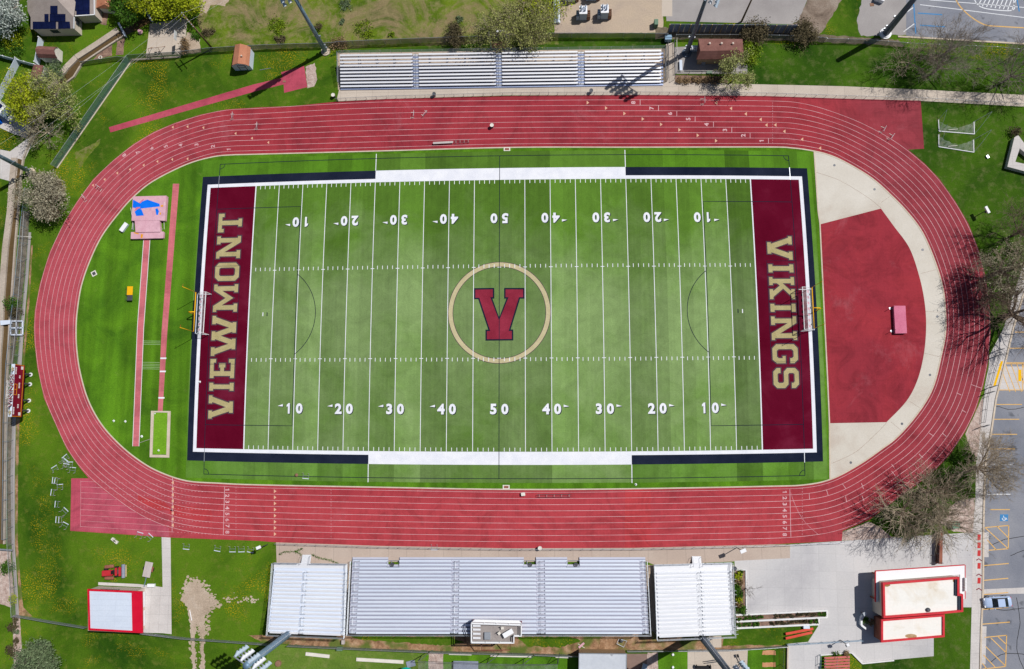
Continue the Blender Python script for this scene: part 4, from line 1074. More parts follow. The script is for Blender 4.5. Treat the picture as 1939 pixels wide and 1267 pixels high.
# ================================================================== GRANDSTANDS
def lerp(a, b, t): return a + (b - a) * t
class Stand:
    """Rows of seats between four surveyed corners (front left, front right, back left, back right)."""
    def __init__(s, fl, fr, bl, br, zf, zb, rows):
        s.c = [G(*fl, zf), G(*fr, zf), G(*bl, zb), G(*br, zb)]
        s.zf, s.zb, s.rows = zf, zb, rows
        s.pitch = ((s.c[2] - s.c[0]).length ** 2 - (zb - zf) ** 2) ** .5 / (rows - 1)
        d = s.c[2] - s.c[0]; d.z = 0; s.back = d.normalized()
        e = s.c[1] - s.c[0]; e.z = 0; s.len = e.length; s.along = e.normalized()
    def p(s, u, r, dz=0.0, off=0.0):
        t = r / (s.rows - 1)
        q = lerp(lerp(s.c[0], s.c[1], u), lerp(s.c[2], s.c[3], u), t) + s.back * off
        q.z = lerp(s.zf, s.zb, t) + dz
        return q
def make_stand(st, label, group, sections, aisles, seat_w, tread_w, seat_mat, tread_mat, closed, seat_h=.43, cut=None, rail_style=0):
    base = st.p(.5, 0); base.z = 0
    t = thing('bleachers', label, 'bleachers', base, group)
    rows = st.rows
    for r in range(rows):
        for (u0, u1) in sections:
            spans = [(u0, u1)]
            if cut and r < 2:
                for (ca, cb) in cut:
                    ns = []
                    for a, b_ in spans:
                        if cb <= a or ca >= b_: ns.append((a, b_))
                        else:
                            if ca > a: ns.append((a, ca))
                            if cb < b_: ns.append((cb, b_))
                    spans = ns
            b = MB()
            for a, c in spans:
                b.beam(st.p(a, r), st.p(c, r), seat_w, .05)
                k = max(2, int((c - a) * st.len / 3.0))
                for i in range(k + 1):
                    u = lerp(a, c, i / k)
                    b.beam(st.p(u, r, -.03), st.p(u, r, -seat_h), .05, .05)
            b.build('seat_row', seat_mat, t)
        b = MB()
        w = tread_w
        segs = [(0.002, .998)]
        if cut and r < 2:
            segs = []; last = 0.002
            for ca, cb in cut: segs.append((last, ca)); last = cb
            segs.append((last, .998))
        for a, c in segs:
            if closed:
                b.beam(st.p(a, r, -seat_h, -st.pitch / 2), st.p(c, r, -seat_h, -st.pitch / 2), st.pitch + .02, .05)
                zr = (st.zb - st.zf) / (rows - 1)
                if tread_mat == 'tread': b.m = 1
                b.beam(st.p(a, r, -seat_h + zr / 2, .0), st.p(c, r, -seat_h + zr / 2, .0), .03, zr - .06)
                b.beam(st.p(a, r, -seat_h + .035, -.06 - seat_w / 2), st.p(c, r, -seat_h + .035, -.06 - seat_w / 2), .07, .02)
                b.m = 0
            else:
                n = 2
                for i in range(n):
                    off = -seat_w * .5 - .04 - (i + .5) * (w / n)
                    b.beam(st.p(a, r, -seat_h, off), st.p(c, r, -seat_h, off), w / n - .02, .04)
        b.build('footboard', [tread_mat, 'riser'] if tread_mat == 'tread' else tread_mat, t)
    # understructure
    b = MB()
    k = max(3, int(st.len / 3.2))
    for i in range(k + 1):
        u = lerp(.004, .996, i / k)
        b.beam(st.p(u, 0, -seat_h - .12), st.p(u, rows - 1, -seat_h - .12), .1, .14)
        for r in range(0, rows, 3 if rows < 12 else 5):
            q = st.p(u, r, -seat_h - .15); b.beam((q.x, q.y, 0), q, .09, .09)
        q = st.p(u, rows - 1, -seat_h - .15); b.beam((q.x, q.y, 0), q, .09, .09)
    for r in (0, rows // 2, rows - 1): b.beam(st.p(.004, r, -seat_h - .13), st.p(.996, r, -seat_h - .13), .08, .08)
    b.build('frame', 'steel', t)
    # aisles: steps and centre hand rails
    for (a0, a1) in aisles:
        b = MB()
        zr = (st.zb - st.zf) / (rows - 1)
        for r in range(rows):
            b.beam(st.p(a0, r, -seat_h + zr * .5, 0), st.p(a1, r, -seat_h + zr * .5, 0), .26, .04)
        for u in (a0 + .1 * (a1 - a0), a1 - .1 * (a1 - a0)): b.beam(st.p(u, 0, -seat_h + zr * .5 - .05), st.p(u, rows - 1, -seat_h + zr * .5 - .05), .06, .06)
        b.build('aisle_step', seat_mat, t)
        b = MB()
        um = (a0 + a1) / 2
        step = 3 if rows > 12 else 2
        for r in range(0, rows - 1, step):
            e = min(r + step - 1.0, rows - 1)
            for sg in (0,):
                A, B = st.p(um, r, -seat_h), st.p(um, e, -seat_h)
                up = Vector((0, 0, .92))
                b.tube([A, A + up, B + up, B], .028, 6)
                b.tube([A + up * .55, B + up * .55], .02, 5)
                if rail_style:
                    for q in (A + up, B + up): b.tube([q, q + st.along * .7, q + st.along * .7 - up * .98], .022, 5)
        b.build('aisle_handrail', 'steel', t)
    return t
def guard(t, pts, h, name='guard_rail', mesh='chain_link', rails=3, gap=2.0, rad=.03):
    """Posts, rails and infill along a 3-D line."""
    b = MB(); m = MB()
    for a, c in zip(pts, pts[1:]):
        a, c = Vector(a), Vector(c); n = max(1, round((c - a).length / gap))
        for i in range(n + 1):
            q = lerp(a, c, i / n); b.tube([q, q + Vector((0, 0, h))], rad, 5)
        for k in range(1, rails + 1):
            up = Vector((0, 0, h * k / rails)); b.tube([a + up, c + up], rad * .8, 5)
        if mesh: m.add([a + Vector((0, 0, .05)), c + Vector((0, 0, .05)), c + Vector((0, 0, h)), a + Vector((0, 0, h))], [(0, 1, 2, 3)])
    o = b.build(name, 'steel', t)
    if mesh: m.build('mesh_infill', mesh, o)
# --- visitors' side
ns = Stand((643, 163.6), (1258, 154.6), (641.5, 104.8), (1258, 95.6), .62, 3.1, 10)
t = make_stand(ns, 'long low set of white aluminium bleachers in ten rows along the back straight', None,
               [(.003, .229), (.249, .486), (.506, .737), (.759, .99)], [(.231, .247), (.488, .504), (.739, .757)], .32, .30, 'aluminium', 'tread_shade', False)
guard(t, [ns.p(.001, 9, -.43, .45), ns.p(.999, 9, -.43, .45)], 1.3, mesh=None, rails=3, gap=1.9)
guard(t, [ns.p(-.004, 1, -.43), ns.p(-.004, 9, -.43, .45)], 1.2, mesh='chain_link', gap=1.5)
guard(t, [ns.p(1.003, 1, -.43), ns.p(1.003, 9, -.43, .45)], 1.2, mesh='chain_link', gap=1.5)
# --- home side
ms = Stand((665.5, 1062.5), (1224, 1062.5), (658.5, 1198.5), (1230.5, 1199), .72, 4.5, 20)
cuts = [((735 - 665) / 559, (757 - 665) / 559), ((994 - 665) / 559, (1017 - 665) / 559), ((1076 - 665) / 559, (1099 - 665) / 559)]
t = make_stand(ms, 'large central aluminium grandstand of twenty rows below the white camera deck', None,
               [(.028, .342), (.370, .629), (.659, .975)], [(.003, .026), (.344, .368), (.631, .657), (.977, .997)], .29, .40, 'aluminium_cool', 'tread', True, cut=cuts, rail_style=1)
guard(t, [ms.p(0, 19, -.43, .35), ms.p(1, 19, -.43, .35)], 1.1, gap=2.4)
guard(t, [ms.p(-.002, 0, -.43), ms.p(-.002, 19, -.43, .35)], 1.05, gap=1.6)
guard(t, [ms.p(1.002, 0, -.43), ms.p(1.002, 19, -.43, .35)], 1.05, gap=1.6)
for r in (2, 5, 8, 11, 14, 17):
    for u in (.002, .998):
        q = ms.p(u, r, -.45); b = MB(); b.beam((q.x, q.y, 0), q, .1, .1); b.build('column', 'steel_dark', t)
for ca, cb in cuts:
    q0, q1 = ms.p(ca, 0, -.43), ms.p(cb, 0, -.43)
    guard(t, [(q0.x, q0.y, 0), tuple(ms.p(ca, 1.7, 0) * Vector((1, 1, 0)).x if False else (ms.p(ca, 1.7).x, ms.p(ca, 1.7).y, 0)), (ms.p(cb, 1.7).x, ms.p(cb, 1.7).y, 0), (q1.x, q1.y, 0)], 1.0, 'bay_rail', None, 2, 1.2)
# --- wings
def wing(fl, fr, bl, br, zf, zb, rows, label, stair, uu, sm='aluminium_pale', tm='aluminium'):
    st = Stand(fl, fr, bl, br, zf, zb, rows)
    t = make_stand(st, label, None, [(.03, uu - .03), (uu + .03, .955)], [(uu - .028, uu + .028), (.957, .997)], .30, .34, sm, tm, True, rail_style=1)
    # front walkway, stair
    b = MB(); b.beam(st.p(0, 0, -.45, -.85), st.p(1, 0, -.45, -.85), 1.1, .06); b.build('walkway', 'aluminium', t)
    b = MB()
    for i in range(6):
        q0, q1 = G(stair[0], stair[2] + (stair[3] - stair[2]) * i / 5.5), G(stair[1], stair[2] + (stair[3] - stair[2]) * i / 5.5)
        z = .12 + (zf - .5) * i / 6
        b.beam((q0.x, q0.y, z), (q1.x, q1.y, z), .30, .05)
    b.build('stair', 'aluminium', t)
    q = [G(stair[0], stair[2]), G(stair[0], stair[3]), G(stair[1], stair[2]), G(stair[1], stair[3])]
    for a, c in ((q[0], q[1]), (q[2], q[3])):
        b = MB(); b.tube([(a.x, a.y, .1), (a.x, a.y, 1.0), (c.x, c.y, zf + .45), (c.x, c.y, .1)], .03, 6); b.build('stair_rail', 'steel', t)
    guard(t, [st.p(0, 0, -.43, -1.4), st.p(uu - .09, 0, -.43, -1.4)], 1.0, gap=1.4)
    guard(t, [st.p(uu + .09, 0, -.43, -1.4), st.p(1, 0, -.43, -1.4)], 1.0, gap=1.4)
    guard(t, [st.p(0, 0, -.43, -1.4), st.p(0, rows - 1, -.43, .5)], 1.05, gap=1.5)
    guard(t, [st.p(1, 0, -.43, -1.4), st.p(1, rows - 1, -.43, .5)], 1.05, gap=1.5)
    guard(t, [st.p(0, rows - 1, -.43, .5), st.p(1, rows - 1, -.43, .5)], 1.1, gap=2.0, mesh='chain_slat')
    return st
wing((517, 1082), (657, 1084), (506, 1197), (652, 1202.5), 1.35, 4.9, 17, 'smaller aluminium bleacher block at the left end of the home stand', (573, 590, 1052, 1066), .43, 'aluminium', 'aluminium_cool')  # boards cooler than the right block's: differing metal sheen put into the colour
wing((1239, 1086), (1387, 1082), (1244, 1206), (1392, 1200), 1.35, 4.9, 17, 'bright smaller aluminium bleacher block at the right end of the home stand', (1310, 1327, 1055, 1071), .57)

# --- camera deck behind the home stand
zt = 6.2
base = G(940, 1205, 0); base.z = 0
t = thing('camera_deck', 'white railed camera deck with an open brown floor rising behind the grandstand', 'press box', base)
floor = [(893.5, 1178.5), (987.5, 1181.5), (987.5, 1202), (973.5, 1202), (973.5, 1215), (893.5, 1214.5)]
b = MB(); b.prism(Gs(floor, zt), 3.9, zt - .12); b.build('wall', 'maroon_paint', t)
b = MB(); b.prism(Gs([(893.5, 1178.5), (987.5, 1181.5), (987.5, 1202), (973.5, 1202), (973.5, 1215), (893.5, 1214.5)], zt), zt - .1, zt); b.build('floor', 'deck_floor', t)
b = MB(); b.prism(Gs([(894, 1177.8), (899, 1173.5), (982, 1175), (987.5, 1180.8)], zt), zt - .35, zt - .02); b.build('front_ledge', 'white_paint', t)
b = MB()
P = Gs(floor, zt)
for a, c in zip(P, P[1:] + P[:1]):
    for h in (.45, 1.0): b.beam((a.x, a.y, zt + h), (c.x, c.y, zt + h), .13, .1)
    n = max(1, round((c - a).length / 2.2))
    for i in range(n): q = lerp(a, c, i / n); b.beam((q.x, q.y, zt), (q.x, q.y, zt + 1.0), .12, .12)
b.build('railing', 'white_paint', t)
for (x, y) in ((895, 1213), (971, 1213), (930, 1213), (985, 1200)):
    q = G(x, y, zt); b = MB(); b.beam((q.x, q.y, 0), (q.x, q.y, zt - .3), .18, .18); b.build('column', 'steel_dark', t)
b = MB()
for y in (1185, 1192, 1200, 1208): b.beam(G(895.5, y, zt + .25), G(910, y + .3, zt + .25), .32, .06)
b.build('counter', 'aluminium', t)
b = MB(); b.box(G(923, 1204, zt + .2), (1.0, 1.15, .4), 0); b.build('roof_hatch', 'steel', t, bevel=.03)
b = MB()
for x in (912, 966):
    q = G(x, 1213.5, 5.0); b.beam(G(x, 1214.5, 4.6), G(x - (940 - x) * .0, 1231, 2.6), .1, .1)
for (y, z) in ((1215, 4.6), (1231, 2.6)): b.beam(G(912, y, z), G(966, y, z), .12, .12)
b.build('lean_to_frame', 'brick_wall', t)
q = thing('folding_table', 'long white folding table standing askew on the camera deck', 'table', G(962, 1199, zt))
b = MB(); b.box(G(962, 1199.5, zt + .74), (1.75, .78, .05), math.radians(30)); b.build('tabletop', 'white_paint', q)
for sx in (-1, 1):
    for sy in (-1, 1):
        o = G(962, 1199.5, zt); d = Matrix.Rotation(math.radians(30), 3, 'Z') @ Vector((sx * .75, sy * .3, 0))
        b = MB(); b.beam((o.x + d.x, o.y + d.y, zt), (o.x + d.x, o.y + d.y, zt + .72), .04, .04); b.build('leg', 'steel', q)
def chair_at(x, y, rz, label):
    o = G(x, y, zt); q = thing('chair', label, 'chair', o, 'chairs on the camera deck'); q.rotation_euler = (0, 0, rz)
    def pt(b, nm): b.build(nm, 'off_white', q, origin=(0, 0, 0)).parent = q
    b = MB(); b.box((0, 0, .44), (.46, .46, .05)); pt(b, 'seat')
    b = MB(); b.box((0, .23, .68), (.46, .05, .45)); pt(b, 'backrest')
    for sx in (-1, 1):
        for sy in (-1, 1): b = MB(); b.box((sx * .2, sy * .2, .21), (.04, .04, .42)); pt(b, 'leg')
chair_at(945.5, 1198, .7, 'cream chair beside the end of the long white table on the camera deck')
chair_at(951.5, 1188, .1, 'cream chair near the front railing of the camera deck')
# ================================================================== BUILDINGS
def wall_prism(t, name, pts, z0, z1, mat): b = MB(); b.prism(pts, z0, z1, False); return b.build(name, mat, t)
def shrink(P, d): return [Vector((p.x, p.y, 0)) for p in offset([Vector((p.x, p.y, 0)) for p in P], -d)]
def flat_building(name, label, cat, roof_px, h, wall, roof, trim, over=.15, par=.25, tw=.35):
    P = Gs(roof_px, h)
    c = sum(P, Vector()) / len(P)
    t = thing(name, label, cat, (c.x, c.y, 0))
    Wp = shrink(P, over)
    w = wall_prism(t, 'wall', Wp, 0, h - .05, wall)
    In = shrink(P, tw)
    b = MB(); b.poly(In, h - .02 if par else h); r = b.build('roof', roof, t)
    if trim:
        b = MB(); n = len(P)
        for i in range(n):
            j = (i + 1) % n
            b.add([(P[i].x, P[i].y, h - .3), (P[j].x, P[j].y, h - .3), (P[j].x, P[j].y, h + par), (P[i].x, P[i].y, h + par),
                   (In[i].x, In[i].y, h - .05), (In[j].x, In[j].y, h - .05), (In[j].x, In[j].y, h + par), (In[i].x, In[i].y, h + par)],
                  [(0, 1, 2, 3), (4, 7, 6, 5), (3, 2, 6, 7), (0, 4, 5, 1)])
        b.build('parapet', trim, t)
    return t, P, In, r
# --- concession building, south east
t, P, In, r = flat_building('concession_building', 'two level building with stained white roofs and red parapets by the parking lot', 'building',
    [(1667.8, 1172.5), (1787.8, 1163), (1787.8, 1206), (1667.8, 1216.5)], 3.2, 'brick_wall', 'roof_membrane', 'red_trim', .15, .2, .32)
up = [(1670, 1103), (1814.7, 1091.8), (1814.7, 1124), (1822, 1124.5), (1822, 1158), (1786.5, 1161.5), (1671.5, 1170)]
U = Gs(up, 4.6)
w = wall_prism(t, 'wall', shrink(U, .12), 0, 4.55, 'stucco')
Ui = shrink(U, .32)
b = MB(); b.poly(Ui, 4.58); ru = b.build('roof', 'roof_membrane', t)
b = MB(); n = len(U)
for i in range(n):
    j = (i + 1) % n
    b.add([(U[i].x, U[i].y, 4.2), (U[j].x, U[j].y, 4.2), (U[j].x, U[j].y, 4.95), (U[i].x, U[i].y, 4.95),
           (Ui[i].x, Ui[i].y, 4.55), (Ui[j].x, Ui[j].y, 4.55), (Ui[j].x, Ui[j].y, 4.95), (Ui[i].x, Ui[i].y, 4.95)],
          [(0, 1, 2, 3), (4, 7, 6, 5), (3, 2, 6, 7), (0, 4, 5, 1)])
b.build('parapet', 'red_trim', t)
can = Gs([(1658, 1081.5), (1827.5, 1070), (1827.5, 1134), (1818, 1134.5), (1818, 1088), (1664, 1100), (1663.5, 1140), (1658, 1140)], 3.0)
b = MB(); b.prism(can, 2.75, 3.0); b.build('canopy', 'white_paint', t)
b = MB(); n = len(can)
for i in (0, 1, 7): a, c = can[i], can[(i + 1) % n]; b.beam((a.x, a.y, 2.86), (c.x, c.y, 2.86), .12, .34)
b.build('canopy_fascia', 'red_trim', t)
b = MB()
for (x, y) in ((1666, 1090), (1720, 1087), (1774, 1083.5), (1822, 1081), (1662, 1136), (1823, 1130)):
    q = G(x, y, 3.0); b = MB(); b.beam((q.x, q.y, 0), (q.x, q.y, 2.78), .22, .22); b.build('canopy_column', 'brick_wall', t)
b = MB()
for (x, y, z, rx, ry, s) in ((1679, 1107.5, 4.585, .55, .3, 0), (1808, 1098, 4.585, .35, .55, 0), (1806.5, 1148, 4.585, .01, .01, 0)):
    c = G(x, y, z); b.poly([(c.x + rx * math.cos(a * PI / 8) * (1 + .15 * math.sin(3 * a)), c.y + ry * math.sin(a * PI / 8), z) for a in range(16)])
b.build('water_stain', 'roof_rust', ru)
b = MB()
c = G(1725, 1204.5, 3.19)
b.poly([(c.x + .95 * math.cos(a * PI / 8), c.y + .34 * math.sin(a * PI / 8), 3.19) for a in range(16)])
b.build('water_stain', 'roof_stain', r)
c = G(1757, 1154.5, 4.6); b = MB(); b.lathe(c, [(.33, 0), (.33, .22), (.22, .3), (.0, .3)], 14); b.build('roof_vent', 'steel_dark', ru)
for q in ([(1807, 1096.5), (1813, 1096), (1813, 1127), (1807, 1127.5)], [(1813.5, 1129), (1820, 1128.5), (1820, 1154), (1813.5, 1154.5)]):
    b = MB(); b.prism(Gs(q, 4.6), 4.59, 4.8); b.build('skylight', 'glass_dark', ru)
b = MB()
for k in range(5):
    q = G(1826.2, 1096 + k * 5, 3.0); b.box((q.x, q.y, 3.25), (.22, .4, .45), 0)
b.build('sign_letters', 'white_paint', t)
# --- red and pale equipment building, south west
t, P, In, r = flat_building('equipment_building', 'red trimmed steel building with pale blue roof and a red end panel', 'building',
    [(166, 1115.5), (269, 1120), (270, 1199), (168, 1193)], 3.4, 'stucco', 'roof_steel', 'red_metal', .25, .06, .3)
b = MB(); b.prism(Gs([(249, 1123), (266.5, 1123.7), (267.5, 1196), (250.5, 1195)], 3.45), 3.39, 3.44); b.build('roof_panel', 'red_metal', t)
bpy.data.objects.remove([k for k in t.children if k.name.startswith('wall')][0])
Pw = [Vector((p.x, p.y, 0)) for p in Gs([(187, 1110), (274.5, 1113.5), (275, 1190), (187, 1186)])]
wall_prism(t, 'wall', Pw, 0, 3.3, 'stucco')
b = MB(); a, c = Pw[1], Pw[2]; d = (c - a)
nrm = Vector((1, 0, 0)) * .06
for t0, t1 in ((.08, .46), (.54, .92)):
    q0, q1 = a + d * t0 + nrm, a + d * t1 + nrm; b.add([(q0.x, q0.y, .1), (q1.x, q1.y, .1), (q1.x, q1.y, 2.9), (q0.x, q0.y, 2.9)], [(0, 1, 2, 3)])
b.build('garage_door', 'white_paint', t)
b = MB(); a, c = Pw[0], Pw[1]; d = (c - a)
for t0, t1 in ((.22, .6),):
    q0, q1 = a + d * t0, a + d * t1; b.beam((q0.x, q0.y + .05, 2.4), (q1.x, q1.y + .05, 2.4), .06, .7)
b.build('window', 'glass_dark', t)
b = MB(); b.beam((P[0].x - .02, P[0].y, 3.1), (P[3].x - .02, P[3].y, 3.1), .3, .25); b.build('gutter', 'red_metal', t)
# --- brown hip roofed building, north
def pitched(t, corners, ridge, ze, zr, roof, wall, over=.3, base=0.0):
    """corners: 4 eave corners (counter clockwise pixels), ridge: two pixel ends."""
    E = Gs(corners, ze); R = Gs(ridge, zr)
    b = MB()
    b.add([*E, *R], [(0, 1, 5, 4), (1, 2, 5), (2, 3, 4, 5), (3, 0, 4)])
    b.add([(p.x, p.y, ze - .12) for p in E] + list(E), [(0, 1, 5, 4), (1, 2, 6, 5), (2, 3, 7, 6), (3, 0, 4, 7), (3, 2, 1, 0)])
    r = b.build('roof', roof, t)
    wall_prism(t, 'wall', shrink(E, over), base, ze - .1, wall)
    return E, R, r
c = G(1364, 95)
t = thing('brick_building', 'brown shingled building with three round roof vents behind the light pole', 'building', (c.x, c.y, 0))
E, R, r = pitched(t, [(1319, 112.5), (1409, 111), (1406, 74), (1322.5, 73.3)], [(1326, 96.5), (1400, 95)], 3.0, 4.3, 'shingle_brown', 'stucco_brown', .5)
for x in (1343.5, 1366, 1387.5):
    b = MB(); b.lathe(G(x, 83, 3.75), [(.2, -.1), (.2, .25), (.12, .32), (0, .32)], 12); b.build('roof_vent', 'stucco', r)
q = G(1331, 120.5); b = MB(); b.box((q.x, q.y - .0, .45), (.7, .6, .9)); b.build('cooling_unit', 'steel', t, bevel=.03)
# --- gambrel shed
def gambrel(name, label, wl, wr, y0, y1, prof, roof, wall, door=True, lean=0.0):
    """Barn shed: ridge runs along the image column; prof is (fraction across, height) pairs."""
    bl, brr, tl, tr = G(*wl[0]), G(*wr[0]), G(*wl[1]), G(*wr[1])
    c = (bl + brr + tl + tr) / 4
    t = thing(name, label, 'shed', (c.x, c.y, 0))
    def pr(a, b_, ex): 
        d = (b_ - a); return [Vector((a.x + d.x * u, a.y + d.y * u, z)) for u, z in prof]
    f, k = pr(bl, brr, 0), pr(tl, tr, 0); n = len(prof)
    w0, h0 = prof[0][1], 0
    b = MB()
    b.add([*f, Vector((brr.x, brr.y, 0)), Vector((bl.x, bl.y, 0))], [tuple(range(n + 2))[::-1]])
    b.add([*k, Vector((tr.x, tr.y, 0)), Vector((tl.x, tl.y, 0))], [tuple(range(n + 2))])
    b.add([f[0], k[0], Vector((tl.x, tl.y, 0)), Vector((bl.x, bl.y, 0))], [(0, 1, 2, 3)])
    b.add([f[-1], k[-1], Vector((tr.x, tr.y, 0)), Vector((brr.x, brr.y, 0))], [(3, 2, 1, 0)])
    b.build('wall', wall, t)
    b = MB(); ax = (tl - bl).normalized() * .18
    for i in range(n - 1):
        u = Vector((0, 0, .05))
        A = [f[i] - ax + u, f[i + 1] - ax + u, k[i + 1] + ax + u, k[i] + ax + u]
        b.add(A + [p - Vector((0, 0, .08)) for p in A], [(0, 1, 2, 3), (7, 6, 5, 4), (0, 4, 5, 1), (2, 6, 7, 3), (1, 5, 6, 2), (0, 3, 7, 4)])
    r = b.build('roof', roof, t)
    if door:
        d = brr - bl; nrm = -(tl - bl).normalized() * .03
        dp = lambda u, z: Vector((bl.x + d.x * u, bl.y + d.y * u, z)) + nrm
        dd = MB(); dd.add([dp(.33, .05), dp(.72, .05), dp(.72, 2.0), dp(.33, 2.0)], [(0, 1, 2, 3)]); od = dd.build('door', wall, t)
        b = MB()
        for a, c_ in (((.33, .05), (.33, 2.0)), ((.72, .05), (.72, 2.0)), ((.33, 2.0), (.72, 2.0)), ((.33, 1.2), (.72, 1.2)), ((.33, .08), (.72, .08))): b.beam(dp(*a), dp(*c_), .08, .08)
        b.build('door_trim', 'steel_dark', od)
    return t, r
gambrel('garden_shed', 'white barn shed with an orange shingled roof on the grass by the runway', [(446, 134), (451.5, 99)], [(479, 132.5), (481.5, 101)], 0, 0,
        [(0, 1.9), (.13, 2.6), (.5, 3.15), (.87, 2.6), (1, 1.9)], 'shingle_red', 'vinyl_white')
q = G(457.5, 106, 3.2); b = MB(); b.lathe(q, [(.14, -.15), (.14, .18), (0, .18)], 10); tag(b.build('roof_vent', 'stucco'), 'small pale vent pipe on the orange shed roof', 'vent')
gambrel('garden_shed', 'cream barn shed with a mossy brown roof beside the white fence', [(118, 119), (86, 118)], [(119, 98), (88, 96)], 0, 0,
        [(0, 1.8), (.18, 2.5), (.5, 2.95), (.82, 2.5), (1, 1.8)], 'shingle_brown', 'off_white', False)
# --- house with solar panels
c = G(112, 40); t = thing('house', 'two storey grey roofed house covered with navy solar panels', 'house', (c.x, c.y, 0))
def rz_(y): return 3.0 + (55.6 - y) * .055
def rp(x, y, dz=0.0): return G(x, y, rz_(y) + dz)
b = MB()
b.add([rp(58, 55.6), rp(140, 54), rp(140, 33), rp(96, -14), rp(58, 33)], [(0, 1, 2, 3, 4)])
b.add([rp(58, 33), rp(96, -14), G(96, -60, rz_(-14)), G(50, -60, 3.0), G(52, 20, 3.1)], [(0, 1, 2, 3, 4)])
b.add([rp(140, 33), G(150, -60, 3.6), G(96, -60, rz_(-14)), rp(96, -14)], [(0, 1, 2, 3)])
wq = lambda x, y, dz=0: G(x, y, 3.2 + (29 - y) * .03 + dz)
b.add([wq(128, 31), wq(179, 28), wq(178, -60), wq(122, -60)], [(0, 1, 2, 3)])
r = b.build('roof', 'shingle_grey', t)
b = MB(); b.beam(wq(142, 30.5, .02), wq(179, 28, .02), .15, .2); b.beam(wq(179, 28, .02), wq(178, -60, .02), .15, .2); b.beam(rp(140, 54), rp(140.5, 33), .18, .2); b.build('gutter', 'white_paint', t)
E1 = [G(61, 54, 2.9), G(138.5, 53, 2.9), G(138.5, -40, 2.9), G(61, -40, 2.9)]
wall_prism(t, 'wall', [Vector((p.x, p.y, 0)) for p in E1], 0, 2.9, 'stucco')
E2 = [G(142, 28, 3.1), G(176.5, 26, 3.1), G(175, -60, 3.1), G(142, -60, 3.1)]
wall_prism(t, 'wall', [Vector((p.x, p.y, 0)) for p in E2], 0, 3.15, 'stucco')
e0, e1 = E1[1], E1[2]
b = MB(); b.beam((e0.x + .05, e0.y + 1.3, 1.7), (e0.x + .05, e0.y + 2.3, 1.7), .06, 1.0); b.build('window', 'glass_dark', t)
b = MB(); b.beam((E1[0].x + 3, E1[0].y - .05, 1.7), (E1[0].x + 4.5, E1[0].y - .05, 1.7), .06, 1.1); b.build('window', 'glass_dark', t)
for q in ([(62, 55), (106, 55), (106, 41), (62, 41)], [(110, 55), (133.5, 54), (132, 41), (110, 41)], [(84, 40.5), (92, 40.5), (92, 26.5), (84, 26.5)], [(94, 40.5), (124, 40.5), (124, 26.5), (94, 26.5)], [(95, 26), (109, 26), (109, 11), (95, 11)]):
    b = MB(); b.add([rp(x, y, .1) for x, y in q] + [rp(x, y, .03) for x, y in q], [(0, 1, 2, 3), (0, 4, 5, 1), (1, 5, 6, 2), (2, 6, 7, 3), (3, 7, 4, 0)]); b.build('solar_panel', 'solar', r)
q = [(144.5, 28), (170, 27.5), (170, -30), (128, -30), (131, -2), (139, 6), (140, 20), (144.5, 20)]
b = MB(); b.add([wq(x, y, .1) for x, y in q], [(0, 1, 2, 3, 4, 5, 6, 7)]); b.build('solar_panel', 'solar', r)
# neighbours
c = G(198, 3); t = thing('garden_shed', 'small orange roofed shed at the top edge beside the large house', 'shed', (c.x, c.y, 0))
pitched(t, [(182, 15), (211, 17), (214, -14), (184, -16)], [(198, 8), (199, -8)], 2.2, 3.0, 'shingle_red', 'off_white', .25)
c = G(66, 137); t = thing('garden_shed', 'low maroon roofed shed half hidden under the leafy tree', 'shed', (c.x, c.y, 0))
pitched(t, [(55, 150), (76, 148), (82, 124), (64, 122)], [(66, 142), (72, 130)], 2.1, 2.7, 'shingle_brown', 'off_white', .2)
t, P, In, r = flat_building('storage_building', 'long storage shed with a flat pale grey roof beside the batting cage', 'building',
    [(1096, 1237), (1187, 1238), (1186, 1300), (1095, 1300)], 3.2, 'stucco_brown', 'roof_grey', 'steel', .1, .03, .12)
# --- scoreboard
Ls, Ln = G(41.2, 790, 2.2), G(47.4, 692, 2.2)
c = (Ls + Ln) / 2
t = thing('scoreboard', 'maroon scoreboard with orange outlines and standing letters facing the track', 'scoreboard', (c.x, c.y, 0))
ax = Vector((Ln.x - Ls.x, Ln.y - Ls.y, 0)); SL = ax.length; ax.normalize(); fw = Vector((ax.y, -ax.x, 0))
def sb(s, z, d=0.0): return Vector((Ls.x, Ls.y, 0)) + ax * (s * SL) + fw * d + Vector((0, 0, z))
b = MB(); b.prism([sb(0, 0, -.55), sb(1, 0, -.55), sb(1, 0, 0), sb(0, 0, 0)], 2.2, 4.9); b.build('cabinet', 'maroon_paint', t)
b = MB(); b.prism([sb(0, 0, -.6), sb(1, 0, -.6), sb(1, 0, .03), sb(0, 0, .03)], 4.9, 4.96); b.build('top_cap', 'vinyl_white', t)
def bar(b, s0, z0, s1, z1, w, d=.03): b.beam(sb(s0, z0, d), sb(s1, z1, d), w, .03, up=fw)
b = MB()
for s0, z0, s1, z1 in ((.01, 2.55, .99, 2.55), (.01, 2.55, .01, 4.85), (.99, 2.55, .99, 4.85), (.42, 4.8, .42, 4.05), (.62, 4.8, .62, 4.05), (.42, 4.05, .62, 4.05), (.42, 4.8, .62, 4.8), (.52, 4.8, .52, 4.05)): bar(b, s0, z0, s1, z1, .08)
b.build('outline', 'orange', t)
b = MB()
for s0, s1, z in ((.05, .19, 4.55), (.81, .95, 4.55), (.17, .25, 3.45), (.36, .44, 3.45), (.55, .66, 3.45), (.74, .80, 3.45)):
    n = int((s1 - s0) * SL / .22)
    for i in range(n): bar(b, lerp(s0, s1, i / n), z, lerp(s0, s1, (i + .7) / n), z, .3)
for s in (.03, .91):
    for k in range(3): bar(b, s, 2.75 + k * .2, s + .06, 2.75 + k * .2, .12)
